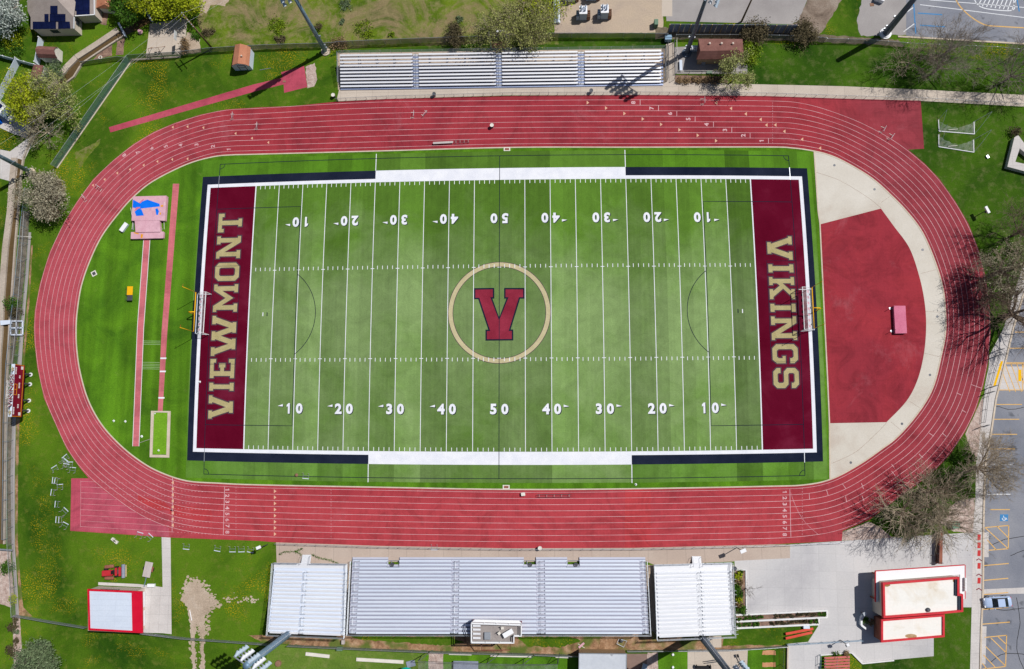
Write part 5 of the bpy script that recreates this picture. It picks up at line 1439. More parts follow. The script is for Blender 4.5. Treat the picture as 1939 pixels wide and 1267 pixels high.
b.build('caption', 'white_paint', t)
def sign_text(txt, s0, s1, z0, h, d, mat, nm, bold):
    b = MB(); vs, fs = text_tris(txt, bold)
    x0 = min(v[0] for v in vs); x1 = max(v[0] for v in vs); sc = (s1 - s0) * SL / (x1 - x0)
    P = [sb(0, z0 + (y + .5) * h, d) + ax * (s0 * SL + (x - x0) * sc) for x, y in vs]
    b.add(P, fs); Q = [p - fw * .06 for p in P]; b.add(Q, [tuple(reversed(f)) for f in fs])
    b.build(nm, mat, t)
sign_text('VIKINGS', .17, .80, 5.0, 1.1, .0, 'white_paint', 'sign_letters', .035)
sign_text('VIKINGS', .17, .80, 5.0, 1.1, .04, 'maroon_paint', 'sign_letters', .0)
sign_text('VIEWMONT', .33, .68, 6.2, .5, .0, 'white_paint', 'sign_letters', .02)
b = MB()
for s in (.08, .9):
    P = []
    for k in range(10):
        a = PI / 2 + k * PI / 5; rr = .5 if k % 2 == 0 else .2
        P.append(sb(s, 5.45 + rr * math.sin(a), .02) + ax * (rr * math.cos(a)))
    b.add(P + [p - fw * .06 for p in P], [tuple(range(10)), tuple(reversed(range(10, 20)))] + [(i, (i + 1) % 10, 10 + (i + 1) % 10, 10 + i) for i in range(10)])
b.build('star', 'logo_ring', t)
b = MB()
for s in (.1, .3, .5, .7, .88): b.beam(sb(s, 4.9, -.15), sb(s, 6.3, -.15), .06, .06)
b.beam(sb(.08, 5.4, -.15), sb(.9, 5.4, -.15), .05, .05); b.build('sign_frame', 'steel_dark', t)
for s in (.13, .33, .65, .84):
    b = MB(); b.tube([sb(s, 0, -.28), sb(s, 2.3, -.28)], .16, 10); b.build('pole', 'steel_dark', t)
    b = MB(); b.lathe(sb(s, 0, -.28), [(.36, 0), (.36, .12), (.2, .12)], 14); b.build('footing', 'kerb_white', t)
# --- V shaped concrete seat wall, north east
b = MB()
b.prism(Gs([(1920.9, 260.2), (1928, 255.8), (1939, 270.5), (1975, 300), (1968, 312), (1931, 281), (1922.5, 306.5), (1965, 316), (1962, 330), (1907.6, 315.7)], 1.0), 0, 1.0)
tag(b.build('seat_wall', 'path_grey'), 'angular raised concrete planter wall at the right edge of the grass', 'planter')
# ================================================================== FIELD EQUIPMENT
def local(b, name, mat, parent, **k):
    o = b.build(name, mat, None, origin=(0, 0, 0), **k); o.parent = parent; o.location = (0, 0, 0); return o
# --- football goal posts
def goal_post(label, neck, a, c, ups=True):
    A, B = G(*a, 3.05), G(*c, 3.05); N = G(*neck, 3.0); base = Vector((N.x, N.y, 0))
    t = thing('goal_post', label, 'goal post', base, 'football goal posts')
    M = (A + B) / 2
    b = MB(); b.tube([base, (N.x, N.y, 2.2), (lerp(N.x, M.x, .06), N.y, 2.75), (lerp(N.x, M.x, .3), lerp(N.y, M.y, .3), 3.03), M], .10, 10); b.build('gooseneck', 'goal_yellow', t, smooth=True)
    b = MB(); b.tube([A, B], .09, 10); b.build('crossbar', 'goal_yellow', t, smooth=True)
    for q in (A, B):
        b = MB(); b.tube([q, q + Vector((0, 0, 5.3))], .05, 8); o = b.build('upright', 'goal_yellow', t, smooth=True)
        b = MB(); e = q + Vector((0, 0, 5.3)); b.add([e, e + Vector((.1, .5, -.05)), e + Vector((.1, .5, -.16)), e + Vector((0, 0, -.12))], [(0, 1, 2, 3)]); b.build('ribbon', 'plank_red', o)
    b = MB(); b.lathe(base, [(.28, 0), (.28, .03), (.16, .05)], 12); b.build('base_plate', 'field_navy', t)
goal_post('yellow football goal post at the left end zone', (355.3, 590.5), (370.7, 553.5), (366.5, 628))
goal_post('yellow football goal post at the right end zone', (1555.5, 583.5), (1537.5, 544), (1541.5, 622))
# --- standing soccer goals
def soccer_goal(label, f0, f1, b0, b1):
    """f: ground pixels of the two front posts, b: ground pixels of the back bar ends."""
    F0, F1, B0, B1 = G(*f0), G(*f1), G(*b0), G(*b1)
    c = (F0 + F1 + B0 + B1) / 4
    t = thing('soccer_goal', label, 'soccer goal', c)
    H = Vector((0, 0, 2.4)); r = .065
    for q in (F0, F1): b = MB(); b.tube([q, q + H], r, 8); b.build('post', 'white_paint', t)
    b = MB(); b.tube([F0 + H, F1 + H], r, 8); b.build('crossbar', 'white_paint', t)
    K0, K1 = lerp(F0, B0, .42) + H, lerp(F1, B1, .42) + H
    b = MB()
    for a, k, e in ((F0, K0, B0), (F1, K1, B1)): b.tube([a + H, k], .045, 6); b.tube([k, e + Vector((0, 0, .06))], .045, 6); b.tube([a + Vector((0, 0, .06)), e + Vector((0, 0, .06))], .06, 6)
    b.build('side_frame', 'white_paint', t)
    b = MB(); b.tube([B0 + Vector((0, 0, .06)), B1 + Vector((0, 0, .06))], .075, 8); b.build('back_bar', 'vinyl_white', t)
    b = MB(); b.add([K0, K1, B1, B0], [(0, 1, 2, 3)]); b.add([F0 + H, F1 + H, K1, K0], [(0, 1, 2, 3)])
    for a, k, e in ((F0, K0, B0), (F1, K1, B1)): b.add([a, a + H, k, e], [(0, 1, 2, 3)])
    b.build('net', 'net', t)
    for i in range(3):
        q = lerp(B0, B1, (.12, .45, .86)[i]); d = (F0 - B0).normalized() * .25
        b = MB(); b.lathe(q + d + Vector((0, 0, .1)), [(.17, -.1), (.22, 0), (.17, .1), (0, .1)], 10); b.build('wheel', 'rubber', t)
    b = MB()
    for i in range(7):
        q0 = lerp(lerp(F0, B0, .55), lerp(F1, B1, .55), (i + .35) / 7.2); q1 = lerp(lerp(F0, B0, .55), lerp(F1, B1, .55), (i + .8) / 7.2)
        d = (B0 - F0) * .09
        b.add([q0 - d + Vector((0, 0, 1.2)), q1 - d * .7 + Vector((0, 0, 1.25)), q1 + d + Vector((0, 0, 1.05)), q0 + d * .8 + Vector((0, 0, 1.1))], [(0, 1, 2, 3)])
    o = b.build('net_bundle', 'mat_pink', t); o['kind'] = 'stuff'
soccer_goal('white soccer goal standing at the left end zone', (400.5, 557.5), (395.5, 634), (374.5, 557), (370.3, 632))
soccer_goal('white soccer goal standing at the right end zone', (1511, 548.5), (1515, 627.5), (1537, 548), (1541.5, 625))
# --- soccer goals tipped on their faces on the north east lawn
def tipped_goal(label, a, c, pa, pc, k):
    A, B, PA, PB = G(*a, .07), G(*c, .07), G(*pa, .07), G(*pc, .07)
    m = (A + B) / 2
    t = thing('soccer_goal', label, 'soccer goal', (m.x, m.y, 0))
    b = MB(); b.tube([A, B], .085, 8); b.build('crossbar', 'white_paint', t)
    for p, q in ((A, PA), (B, PB)): b = MB(); b.tube([p, q], .085, 8); b.build('post', 'white_paint', t)
    ux, uy = Vector((0, 0, 1.1)), Vector((0, 0, 1.9))
    b = MB()
    for p, q, s in ((A, PA, .8), (B, PB, 2.4)):
        e = lerp(p, q, 1.0) + Vector((s, 1.2, 1.7)); b.tube([q, e], .03, 6); b.tube([p, lerp(p, e, .45) + Vector((0, 0, .4))], .03, 6); b.tube([lerp(p, e, .45) + Vector((0, 0, .4)), e], .02, 5)
    b.build('net_stay', 'steel', t)
    b = MB(); n = 16; L0 = []; L1 = []
    for i in range(n + 1):
        u = i / n; sag = 4 * u * (1 - u)
        L0.append(lerp(A, B, u) + Vector((0, .05, .05)))
        L1.append(lerp(lerp(A, PA, .75), lerp(B, PB, 1.0), u) + Vector((0, -1.1 * sag + random.uniform(-.12, .12), .35 + .35 * abs(u - .5) + random.uniform(-.08, .08))))
    b.add(L0 + L1, [(i, i + 1, n + 2 + i, n + 1 + i) for i in range(n)]); b.build('net', 'net', t)
    b = MB(); q = lerp(A, B, .35); b.tube([q + Vector((-.6, .35, .25)), q + Vector((1.0, .45, .3))], .06, 6); b.build('ballast_bar', 'off_white', t)
tipped_goal('tipped over soccer goal with sagging net, nearer the corner of the red pad', (1777.5, 278), (1844, 288.5), (1777.5, 255), (1843, 265), 0)
tipped_goal('tipped over soccer goal on the lawn, the one nearer the sidewalk', (1778, 248.5), (1845, 254), (1777, 227), (1844, 231), 1)
# --- hurdles
proto = thing('hurdle', '', 'hurdle', (0, 0, 0)); used = [0]
b = MB(); b.box((0, 0, .93), (1.18, .03, .08)); local(b, 'top_board', 'white_paint', proto)
b = MB()
for sx in (-1, 1): b.tube([(sx * .5, 0, .05), (sx * .5, 0, .9)], .028, 6)
b.tube([(-.5, 0, .42), (.5, 0, .42)], .02, 5); local(b, 'frame', 'steel', proto)
for sx in (-1, 1): b = MB(); b.beam((sx * .5, -.02, .04), (sx * .5, .68, .04), .06, .06); local(b, 'leg', 'off_white', proto)
prot2 = thing('hurdle', '', 'hurdle', (0, 0, 0)); used2 = [0]        # lying on its side
b = MB(); b.box((0, .9, .06), (1.15, .12, .04)); local(b, 'top_board', 'aluminium_cool', prot2)
b = MB()
for sx in (-1, 1): b.tube([(sx * .5, 0, .06), (sx * .5, .86, .06)], .028, 6)
b.tube([(-.5, .4, .06), (.5, .4, .06)], .03, 5); local(b, 'frame', 'steel', prot2)
for sx in (-1, 1): b = MB(); b.beam((sx * .5, 0, .06), (sx * .5, -.05, .55), .06, .06); local(b, 'leg', 'plank_grey', prot2)
R_ = math.radians
for x, y, a, lab in ((489, 240, 85, 'hurdle standing across the middle lanes of the upper left bend'), (784.5, 218, 86, 'upright hurdle on the back straight, left of the slanted one'),
                     (806, 217, 50, 'slanted hurdle on the back straight below the bleachers'), (443, 221, 88, 'faint hurdle in the outer lanes of the upper left bend near the runway'),
                     (190, 355, 145, 'hurdle on the left bend beside the olive grey tree, the inner of two'), (163, 375, 130, 'hurdle on the left bend beside the olive grey tree, the outer of two'),
                     (1672, 247, 62, 'hurdle on the upper right bend, the one nearer the sidewalk'), (1687, 261, 55, 'hurdle on the upper right bend, the one nearer the grass corner'),
                     (1333, 192.5, 90, 'hurdle on the back straight in front of the brown building')):
    place(proto, used, G(x, y), R_(a), lab, 'hurdles standing on the track')
place(prot2, used2, G(822.5, 1031), R_(180), 'overturned hurdle at the outer edge of the home straight')
heap = 'grey hurdle lying in the loose scatter on the grass left of the sprint chute'
for x, y, a in ((119, 878, -35), (121, 880.5, -35), (127.6, 871, 40), (124, 888, -8), (132, 884.5, 0), (137, 895, -4), (106.8, 892, 32), (109, 910, 88), (113, 912, 80), (106.3, 933, 85), (114, 927, 5), (114, 955, 88), (119, 972, -40), (115.6, 984, 90), (121, 984, 92), (120.5, 999.5, -25)):
    place(prot2, used2, G(x, y), R_(a), heap, 'hurdles scattered left of the sprint chute')
row = 'overturned hurdle on the grass edge below the home straight, right of the footpath'
for x, y, a in ((354, 1030, 175), (413.5, 1033.5, 170), (441, 1035, 180), (457.5, 1035, 182), (476, 1036, 170)): place(prot2, used2, G(x, y), R_(a), row, 'hurdles lying below the home straight')
for x, y, a, lab in ((263, 1018, -15, 'hurdle lying flat on the grass left of the footpath, away from the crossed one'), (279.5, 1021, -40, 'hurdle lying crossed on the grass beside the footpath'),
                     (580, 896.5, 175, 'white hurdle lying on the turf beside a brown bag')): place(prot2, used2, G(x, y), R_(a), lab)
# --- benches, bins, boxes on the track
def bench(name, label, a, c, w, h, mat, legs=3, slats=True):
    A, B = G(*a, h), G(*c, h); m = (A + B) / 2
    t = thing(name, label, 'bench', (m.x, m.y, 0))
    if slats: b = MB(); b.beam(A, B, w, .06); b.build('seat', mat, t)
    else:
        b = MB()
        d = (B - A).normalized(); s = Vector((-d.y, d.x, 0)) * w / 2
        b.tube([A + s, B + s, B - s, A - s, A + s], .035, 6); b.build('seat_frame', 'steel_dark', t)
    d = (B - A).normalized(); s = Vector((-d.y, d.x, 0)) * w / 2
    for i in range(legs):
        q = lerp(A, B, (i + .3) / (legs - .4)); b = MB(); b.tube([(q + s).x * Vector((1, 0, 0)) + (q + s).y * Vector((0, 1, 0)), q + s, q - s, Vector(((q - s).x, (q - s).y, 0))], .03, 6); b.build('leg', 'steel_dark' if slats else 'plank_grey', t)
bench('bench', 'long grey plank bench on the inner lane of the back straight', (820, 271), (858, 269), .38, .45, 'plank_grey', 3)
bench('bench', 'bare dark bench frame beside the plank bench on the back straight', (861, 268.5), (889, 267), .5, .45, 'steel_dark', 4, False)
bench('bench', 'bare dark bench frame on the inner lane of the home straight', (1017, 939), (1082, 938.5), .42, .45, 'steel_dark', 5, False)
b = MB(); b.box(G(990.5, 936, .3), (.7, .55, .6), .1); tag(b.build('crate', 'off_white', bevel=.04), 'small cream box standing on the home straight near midfield', 'box')
def bin_(x, y, label, group='bins around the track', mat='steel_dark'):
    q = G(x, y); t = thing('trash_can', label, 'trash can', q, group)
    b = MB(); b.lathe(q, [(.27, 0), (.32, .85), (.34, .9), (.30, .9), (.28, .5), (0, .45)], 16); b.build('barrel', mat, t, smooth=False)
    b = MB(); b.lathe(q + Vector((0, 0, .86)), [(.31, 0), (.36, .02), (.36, .06), (.30, .06), (.22, .03)], 16); b.build('rim', 'off_white' if mat == 'steel_dark' else 'steel_dark', t)
bin_(932, 240.5, 'trash can with a pale rim standing alone on the back straight lanes')
bin_(633, 183.5, 'trash can on the grass at the left end of the north sidewalk')
bin_(823, 181.5, 'trash can on the sidewalk below the left half of the white bleachers', mat='steel')
bin_(1119, 175, 'trash can on the sidewalk below the right half of the white bleachers', mat='steel')
bin_(1022.5, 1037, 'trash can at the rail between the home straight and the grandstand')
bin_(1389, 1075, 'trash can at the corner of the bright right bleacher block', mat='steel')
for x, w in ((744, 'left'), (1004, 'middle'), (1090, 'right')): bin_(x, 1068, 'dark trash can inside the %s notch at the foot of the grandstand' % w, mat='rubber')
# --- pole vault pit (left infield)
c = G(282, 412); t = thing('vault_pit', 'big faded pink landing mat torn open to blue foam', 'landing mat', (c.x, c.y, 0))
def pad(pts, z0, z1, nm, mat, bev=.12, parent=None):
    b = MB(); b.prism(Gs(pts, z1), z0, z1); return b.build(nm, mat, parent or t, bevel=bev)
main = pad([(251.5, 372), (315.5, 370.5), (312, 418), (301, 417.5), (254, 418), (249, 418)], .1, .85, 'landing_pad', 'mat_pink', .14)
pad([(255, 417.9), (302, 417.4), (303.5, 439), (256.5, 440)], .1, .8, 'front_pad', 'mat_pink', .1)
pad([(248, 439.5), (310, 438.5), (309, 451), (247.5, 452.5)], .06, .62, 'front_roll', 'mat_pink', .16)
pad([(249, 418), (254.5, 418), (255, 421), (249, 421)], 0, .3, 'pallet', 'rubber', 0)
pad([(303, 417.5), (311, 417.5), (310.5, 420.5), (303, 420.5)], 0, .3, 'pallet', 'rubber', 0)
for q, m in (([(252, 378), (263, 384), (279, 378), (302, 386), (302.5, 391), (266, 395), (268, 396), (251, 393)], 'mat_blue'), ([(255, 401), (262, 395), (268, 396.5), (272.5, 408), (258, 409)], 'mat_blue'),
             ([(294, 396), (298, 394), (301, 400), (299, 407), (296, 407)], 'mat_blue'), ([(304, 389), (309, 388), (309, 391.5), (304.5, 391.5)], 'orange'), ([(302.5, 402), (305, 403), (304, 407), (302, 406.5)], 'orange'),
             ([(263, 384), (270, 377.5), (273, 377.5), (266, 385)], 'mat_rose'), ([(256, 396), (258, 392.5), (266, 392), (264, 394.5), (254, 400)], 'mat_rose')):
    b = MB(); b.poly(Gs(q, .862 + .003 * random.random())); b.build('torn_cover', m, main)
for q in ([(254, 439.6), (263, 442), (262.5, 444), (253, 441.5)], [(267, 443), (271, 444), (269.5, 451), (266.5, 451)]):
    b = MB(); b.poly(Gs(q, .635)); b.build('torn_cover', 'orange', t)
for s, xb in (('left', 253), ('right', 304.5)):
    q = G(xb, 436); t2 = thing('vault_standard', 'grey folding vault standard on the %s side of the pink landing mat' % s, 'standard', q)
    e = G(xb - .5 if s == 'left' else xb + 4, 385 if s == 'right' else 396)
    b = MB(); b.beam(q + Vector((0, 0, .08)), G(xb + (0 if s == 'left' else -2.5), 419, .08), .12, .1); b.beam(G(xb + (4 if s == 'right' else -4), 434, .06), G(xb, 434, .06), .1, .08); b.build('base', 'steel', t2)
    b = MB(); b.tube([G(xb + (6.5 if s == 'right' else -3), 434, .1), G(xb + (6 if s == 'right' else -1.5), 420, .3), e + Vector((.7 if s == 'right' else 0, 0, .95))], .045, 6); b.build('upright', 'off_white', t2)
q = G(237, 431.5); t = thing('equipment_box', 'white storage box set askew beside the torn landing mat', 'box', (q.x, q.y, 0))
b = MB(); b.box((q.x, q.y, .28), (1.75, .72, .5), R_(56)); b.build('body', 'vinyl_white', t, bevel=.03)
b = MB(); b.box((q.x, q.y, .56), (1.8, .78, .06), R_(56)); b.build('lid', 'white_paint', t)
q = G(246, 556); t = thing('lane_cart', 'yellow topped steel cart on the infield grass', 'cart', (q.x, q.y, 0))
b = MB(); b.box(G(246, 550.5, .75), (1.05, 1.6, .06)); b.build('yellow_top', 'goal_yellow', t)
b = MB(); b.box(G(245.8, 564, .7), (1.0, 1.0, .06)); b.build('dark_top', 'steel_dark', t)
b = MB()
for sx in (-.5, .5):
    for dy in (-1.3, -.2, .9): b.tube([(q.x + sx, q.y + dy, 0), (q.x + sx, q.y + dy, .72)], .03, 6)
    b.tube([(q.x + sx, q.y - 1.3, .35), (q.x + sx, q.y + .9, .35)], .02, 5)
b.build('frame', 'steel_dark', t)
# --- high jump mat on the dee
c = G(1702, 606); t = thing('high_jump_mat', 'rose pink high jump mat on the red half circle', 'landing mat', (c.x, c.y, 0))
b = MB(); b.prism(Gs([(1692.5, 579), (1714.5, 579), (1717.5, 631), (1695.5, 631.5)], .72), .08, .72); b.build('pad', 'mat_rose', t, bevel=.08)
for y in (584, 627):
    q = G(1685.5 + (y - 584) * .06, y); t2 = thing('high_jump_standard', 'thin dark high jump standard at the %s corner of the rose mat' % ('upper' if y < 600 else 'lower'), 'standard', q)
    b = MB(); b.tube([q, q + Vector((0, 0, 1.9))], .035, 8); b.build('upright', 'steel_dark', t2)
    b = MB(); b.box(q + Vector((.15, 0, .04)), (.7, .35, .06)); b.build('base', 'steel', t2)
# --- little things on the infield and lawns
for x, y, s, lab in ((215, 797, .16, 'white cone on the infield grass, the left of a pair'), (237, 798, .16, 'white cone on the infield grass, the right of a pair'), (268, 826.5, .18, 'white cone beside the end of the narrow runway'),
                     (378, 723, .16, 'white cone on the white border of the left end zone'), (300, 853, .14, 'white scrap inside the jump pit'), (293, 783, .1, 'white peg at the upper left corner of the jump pit'),
                     (1204, 917.5, .16, 'small white marker on the turf below the right part of the field')):
    b = MB(); b.lathe(G(x, y, .07), [(s * 1.3, -.07), (s * 1.3, -.04), (s, -.04), (s * .3, .3), (0, .3)], 10); tag(b.build('marker_cone', 'white_paint'), lab, 'cone')
b = MB(); b.tube([G(263, 839, .05), G(287, 830.5, .16)], .035, 6); tag(b.build('rake', 'plank_grey'), 'long rake lying from the narrow runway to the jump pit', 'rake')
q = G(562, 899.5); b = MB(); b.lathe(q, [(.1, 0), (.3, .08), (.32, .22), (.2, .34), (.05, .36)], 9); o = b.build('equipment_bag', 'wood_brown', smooth=True); tag(o, 'brown bag on the turf below the sideline', 'bag')
q = G(218.5, 1023.5); t = thing('lane_marker_box', 'two cream boxes joined by a dark bar on the grass below the chute', 'box', q)
for dx, dy in ((-.3, .2), (.3, -.25)): b = MB(); b.box((q.x + dx, q.y + dy, .18), (.6, .45, .36), -.6); b.build('box', 'off_white', t)
b = MB(); b.beam((q.x - .3, q.y + .2, .38), (q.x + .3, q.y - .25, .38), .1, .05); b.build('bar', 'rubber', t)
q = G(1869, 297.5); b = MB(); b.box((q.x, q.y, .15), (.45, .6, .3), .45); tag(b.build('utility_box', 'steel', bevel=.03), 'small grey box on the lawn below the tipped goals', 'box')
q = G(538.5, 154.5); b = MB(); b.box((q.x, q.y, .04), (.55, .35, .06), -.1); tag(b.build('takeoff_board', 'wood_brown'), 'brown takeoff board on the red runway end', 'board')
b = MB(); b.tube([G(492, 132.5, .05), G(513, 129, .05)], .05, 6); tag(b.build('pipe', 'steel'), 'grey pipe lying on the grass, the left piece under the orange shed', 'pipe')
b = MB(); b.tube([G(854, 131 - 20, .05), G(563, 96, .05)], .0, 3) if False else None
b = MB(); b.tube([G(1364 / 1.0 * 0 + 359, 1155, .06), G(363, 1175, .06)], .07, 6); tag(b.build('pipe', 'white_paint'), 'white pipe lying on the bare dirt patch', 'pipe')
# ================================================================== POLES, FENCES, VEHICLES, YARD THINGS
def light_pole(label, base, H, r0, r1, mat, head=True, collar=None, seam=False):
    q = G(*base); t = thing('light_pole', label, 'light pole', q)
    b = MB(); b.tube([q, q + Vector((0, 0, H * .5)), q + Vector((0, 0, H))], [r0, (r0 + r1) / 2, r1], 14); b.build('pole', mat, t, smooth=True)
    b = MB(); b.lathe(q, [(r0 + .45, 0), (r0 + .45, .25), (r0 + .2, .3), (r0 + .2, .5), (r0, .5)], 18); b.build('footing', collar or 'curb', t)
    b = MB()
    for z in (1.2, 2.2, 5.5):
        for a in (.4, 2.6): b = MB(); b.box(q + Vector((math.cos(a) * (r0 + .1), math.sin(a) * (r0 + .1), z)), (.22, .3, .35), a); b.build('junction_box', 'steel', t)
    if seam:
        d = Vector((q.x - CAM.x, q.y - CAM.y, 0)).normalized(); s = Vector((-d.y, d.x, 0))
        b = MB(); b.tube([q - d * r0 + s * .1 + Vector((0, 0, .5)), q - d * r1 + s * .1 + Vector((0, 0, H))], .06, 6); b.build('conduit', 'steel', t)
    if head:
        to = Vector((-q.x, -q.y, 0)).normalized(); s = Vector((-to.y, to.x, 0))
        for k, z in enumerate((H - .2, H - 1.3, H - 2.4, H - 3.5)):
            b = MB(); b.beam(q + s * -2.3 + Vector((0, 0, z)), q + s * 2.3 + Vector((0, 0, z)), .14, .14); o = b.build('crossarm', 'steel', t)
            for i in range(5):
                p = q + s * (-2.1 + i * 1.05) + Vector((0, 0, z - .1)) + to * .38
                b = MB(); b.tube([p - to * .3 + Vector((0, 0, .16)), p, p + to * .38 + Vector((0, 0, -.26))], [.17, .24, .38], 10); b.build('floodlight', 'aluminium' if i % 2 else 'transformer', o)
    return t
light_pole('blue grey stadium light pole at the left end of the white bleachers', (617, 98), 23, .42, .26, 'pole_blue')
light_pole('slate stadium light pole in the paved yard beside the brown building', (1300, 101), 23, .42, .26, 'pole_slate', collar='pole_slate')
light_pole('thick slate pole with a white round base at the edge of the upper lot', (1676, 64.5), 15.5, .62, .42, 'pole_slate', False, 'white_paint')
light_pole('blue grey pole standing by the canal at the left edge', (59.5, 327), 23, .42, .28, 'pole_blue')
light_pole('pale blue stadium light pole with floodlights behind the left bleacher block', (561, 1190), 23.0, .62, .5, 'pole_blue', seam=True)
light_pole('blue grey stadium light pole with a conduit behind the bright right bleacher block', (1323, 1199), 28.0, .6, .46, 'pole_slate', seam=True)
def wood_pole(label, base, H, arms):
    q = G(*base); t = thing('utility_pole', label, 'utility pole', q)
    b = MB(); b.tube([q, q + Vector((0, 0, H))], [.19, .12], 10); b.build('pole', 'pole_wood', t, smooth=True)
    for z, a in arms:
        d = Vector((math.cos(a), math.sin(a), 0)) * 1.15
        b = MB(); b.beam(q - d + Vector((0, 0, z)), q + d + Vector((0, 0, z)), .12, .12); o = b.build('crossarm', 'pole_wood', t)
        for s in (-1, -.5, .5, 1): b = MB(); b.lathe(q + d * s + Vector((0, 0, z + .06)), [(.06, 0), (.08, .1), (.04, .2)], 8); b.build('insulator', 'vinyl_white', o)
    return t, q
wp, q1 = wood_pole('wooden utility pole with two crossarms by the corner of the sport court', (402, 92), 11.5, ((11.2, -.9), (9.6, -.9)))
wp2, q2 = wood_pole('bare wooden utility pole leaning out at the top edge beside the dark panel screen', (1404, 41), 10, ((9.6, .3),))
b = MB()
def cable(a, c, sag, r=.011):
    a, c = Vector(a), Vector(c); b = MB(); b.tube([lerp(a, c, i / 10) - Vector((0, 0, sag * 4 * (i / 10) * (1 - i / 10))) for i in range(11)], r, 4); return b
for k, (dx, e) in enumerate(((-1.0, (40, 262)), (1.0, (44, 270)), (-.4, (150, 205)))):
    d = Vector((math.cos(-.9), math.sin(-.9), 0)) * dx
    tag(cable(q1 + d + Vector((0, 0, 11.4)), G(-40 + k * 12, 300 + k * 20, 9.5), .6).build('power_line', 'aluminium'), 'thin pale power line running from the utility pole down past the canal, %s strand' % ('first', 'second', 'third')[k], 'cable')
for k in range(2):
    d = Vector((math.cos(-.9), math.sin(-.9), 0)) * (-1 if k else 1)
    tag(cable(q1 + d + Vector((0, 0, 11.4)), G(520 + k * 20, -60, 10.5), .4).build('power_line', 'aluminium'), 'thin pale power line running up from the utility pole, %s strand' % ('left', 'right')[k], 'cable')

def fence(name, label, cat, base, h, mesh, post='steel', gap=3.0, rail=True, rad=.04, foot=None, mid=False, mesh_name='mesh_panel'):
    P = [G(*p) for p in base]; m = sum(P, Vector()) / len(P)
    t = thing(name, label, cat, P[0])
    cnt = 0
    for i, (a, c) in enumerate(zip(P, P[1:])):
        n = max(1, round((c - a).length / gap))
        for k in range(n + (1 if i == len(P) - 2 else 0)):
            q = lerp(a, c, k / n); cnt += 1
            b = MB(); b.tube([q, q + Vector((0, 0, h + .05))], rad, 6); b.build('post', post, t)
    if rail:
        b = MB()
        for z in ((h,) if not mid else (h, h * .5)):
            b.tube([p + Vector((0, 0, z)) for p in P], rad * .8, 5)
        b.build('top_rail', post, t)
    if mesh:
        b = MB()
        for a, c in zip(P, P[1:]): b.add([a + Vector((0, 0, .04)), c + Vector((0, 0, .04)), c + Vector((0, 0, h - .03)), a + Vector((0, 0, h - .03))], [(0, 1, 2, 3)])
        b.build(mesh_name, mesh, t)
    if foot:
        b = MB()
        for a, c in zip(P, P[1:]): b.beam((a.x, a.y, .06), (c.x, c.y, .06), .35, .12)
        b.build('mow_strip', foot, t)
    return t
fence('fence', 'green screened fence with a white foot strip around the upper left lawn', 'fence', [(342, 107.5), (250, 113.5), (108, 318)], 2.0, 'screen_green', 'steel', 3.0, foot='curb')
fence('fence', 'low vine covered fence piece between the green fence and the garden beds', 'fence', [(245, 115), (228, 113), (158, 123)], 1.3, 'vine_mesh', 'steel', 3.0)
fence('fence', 'weathered fence overgrown with dry vines along the meadow left of the bleachers', 'fence', [(343, 106), (400, 99), (480, 94), (560, 91), (610, 90), (640, 88)], 1.7, 'vine_mesh', 'steel', 3.2)
fence('fence', 'dark vine covered fence behind the white bleachers', 'fence', [(641, 88), (760, 83), (900, 78), (1050, 72), (1180, 72), (1262, 73)], 1.9, 'vine_mesh', 'steel', 3.4)
fence('fence', 'vine covered fence behind the brown building', 'fence', [(1278, 74), (1412, 74), (1500, 76), (1560, 80)], 1.7, 'vine_mesh', 'steel', 3.2)
fence('fence', 'low chain fence patched with green beside the thick slate pole', 'fence', [(1562, 80), (1640, 82), (1712, 88)], 1.4, 'chain_slat', 'steel', 3.2)
fence('fence', 'thin chain fence along the upper right lot behind bare trees', 'fence', [(1714, 89), (1800, 93), (1880, 96), (1960, 104)], 1.5, 'chain_link', 'steel', 3.2)
# dark panel screen with timber posts
P0, P1 = G(1264, 61), G(1502, 63)
t = thing('panel_screen', 'dark panel screen on pale timber posts along the paved drive', 'fence', P0)
n = 24
for i in range(n):
    a, c = lerp(P0, P1, i / n), lerp(P0, P1, (i + .93) / n)
    b = MB(); b.beam((a.x, a.y, 1.5), (c.x, c.y, 1.5), .06, 2.9); b.build('panel', 'panel_navy', t)
for i in range(0, n + 1, 2):
    a = lerp(P0, P1, i / n); b = MB(); b.beam((a.x, a.y - .1, 0), (a.x + .0, a.y - .1, 3.05), .16, .16); b.build('post', 'wood_tan', t)
# yard fence of the brown building
fence('fence', 'low white rail around the paved yard in front of the brown building', 'fence', [(1280, 78), (1281, 139), (1400, 140)], 1.2, 'chain_link', 'off_white', 2.4, mid=True)
fence('fence', 'chain fence closing the passage between the bleachers and the paved yard', 'fence', [(1263, 86), (1263, 154)], 1.6, 'chain_slat', 'steel_dark', 2.2)
fence('fence', 'second chain fence along the passage, next to the paved yard', 'fence', [(1275, 82), (1276, 152)], 1.6, 'chain_link', 'steel_dark', 2.2)
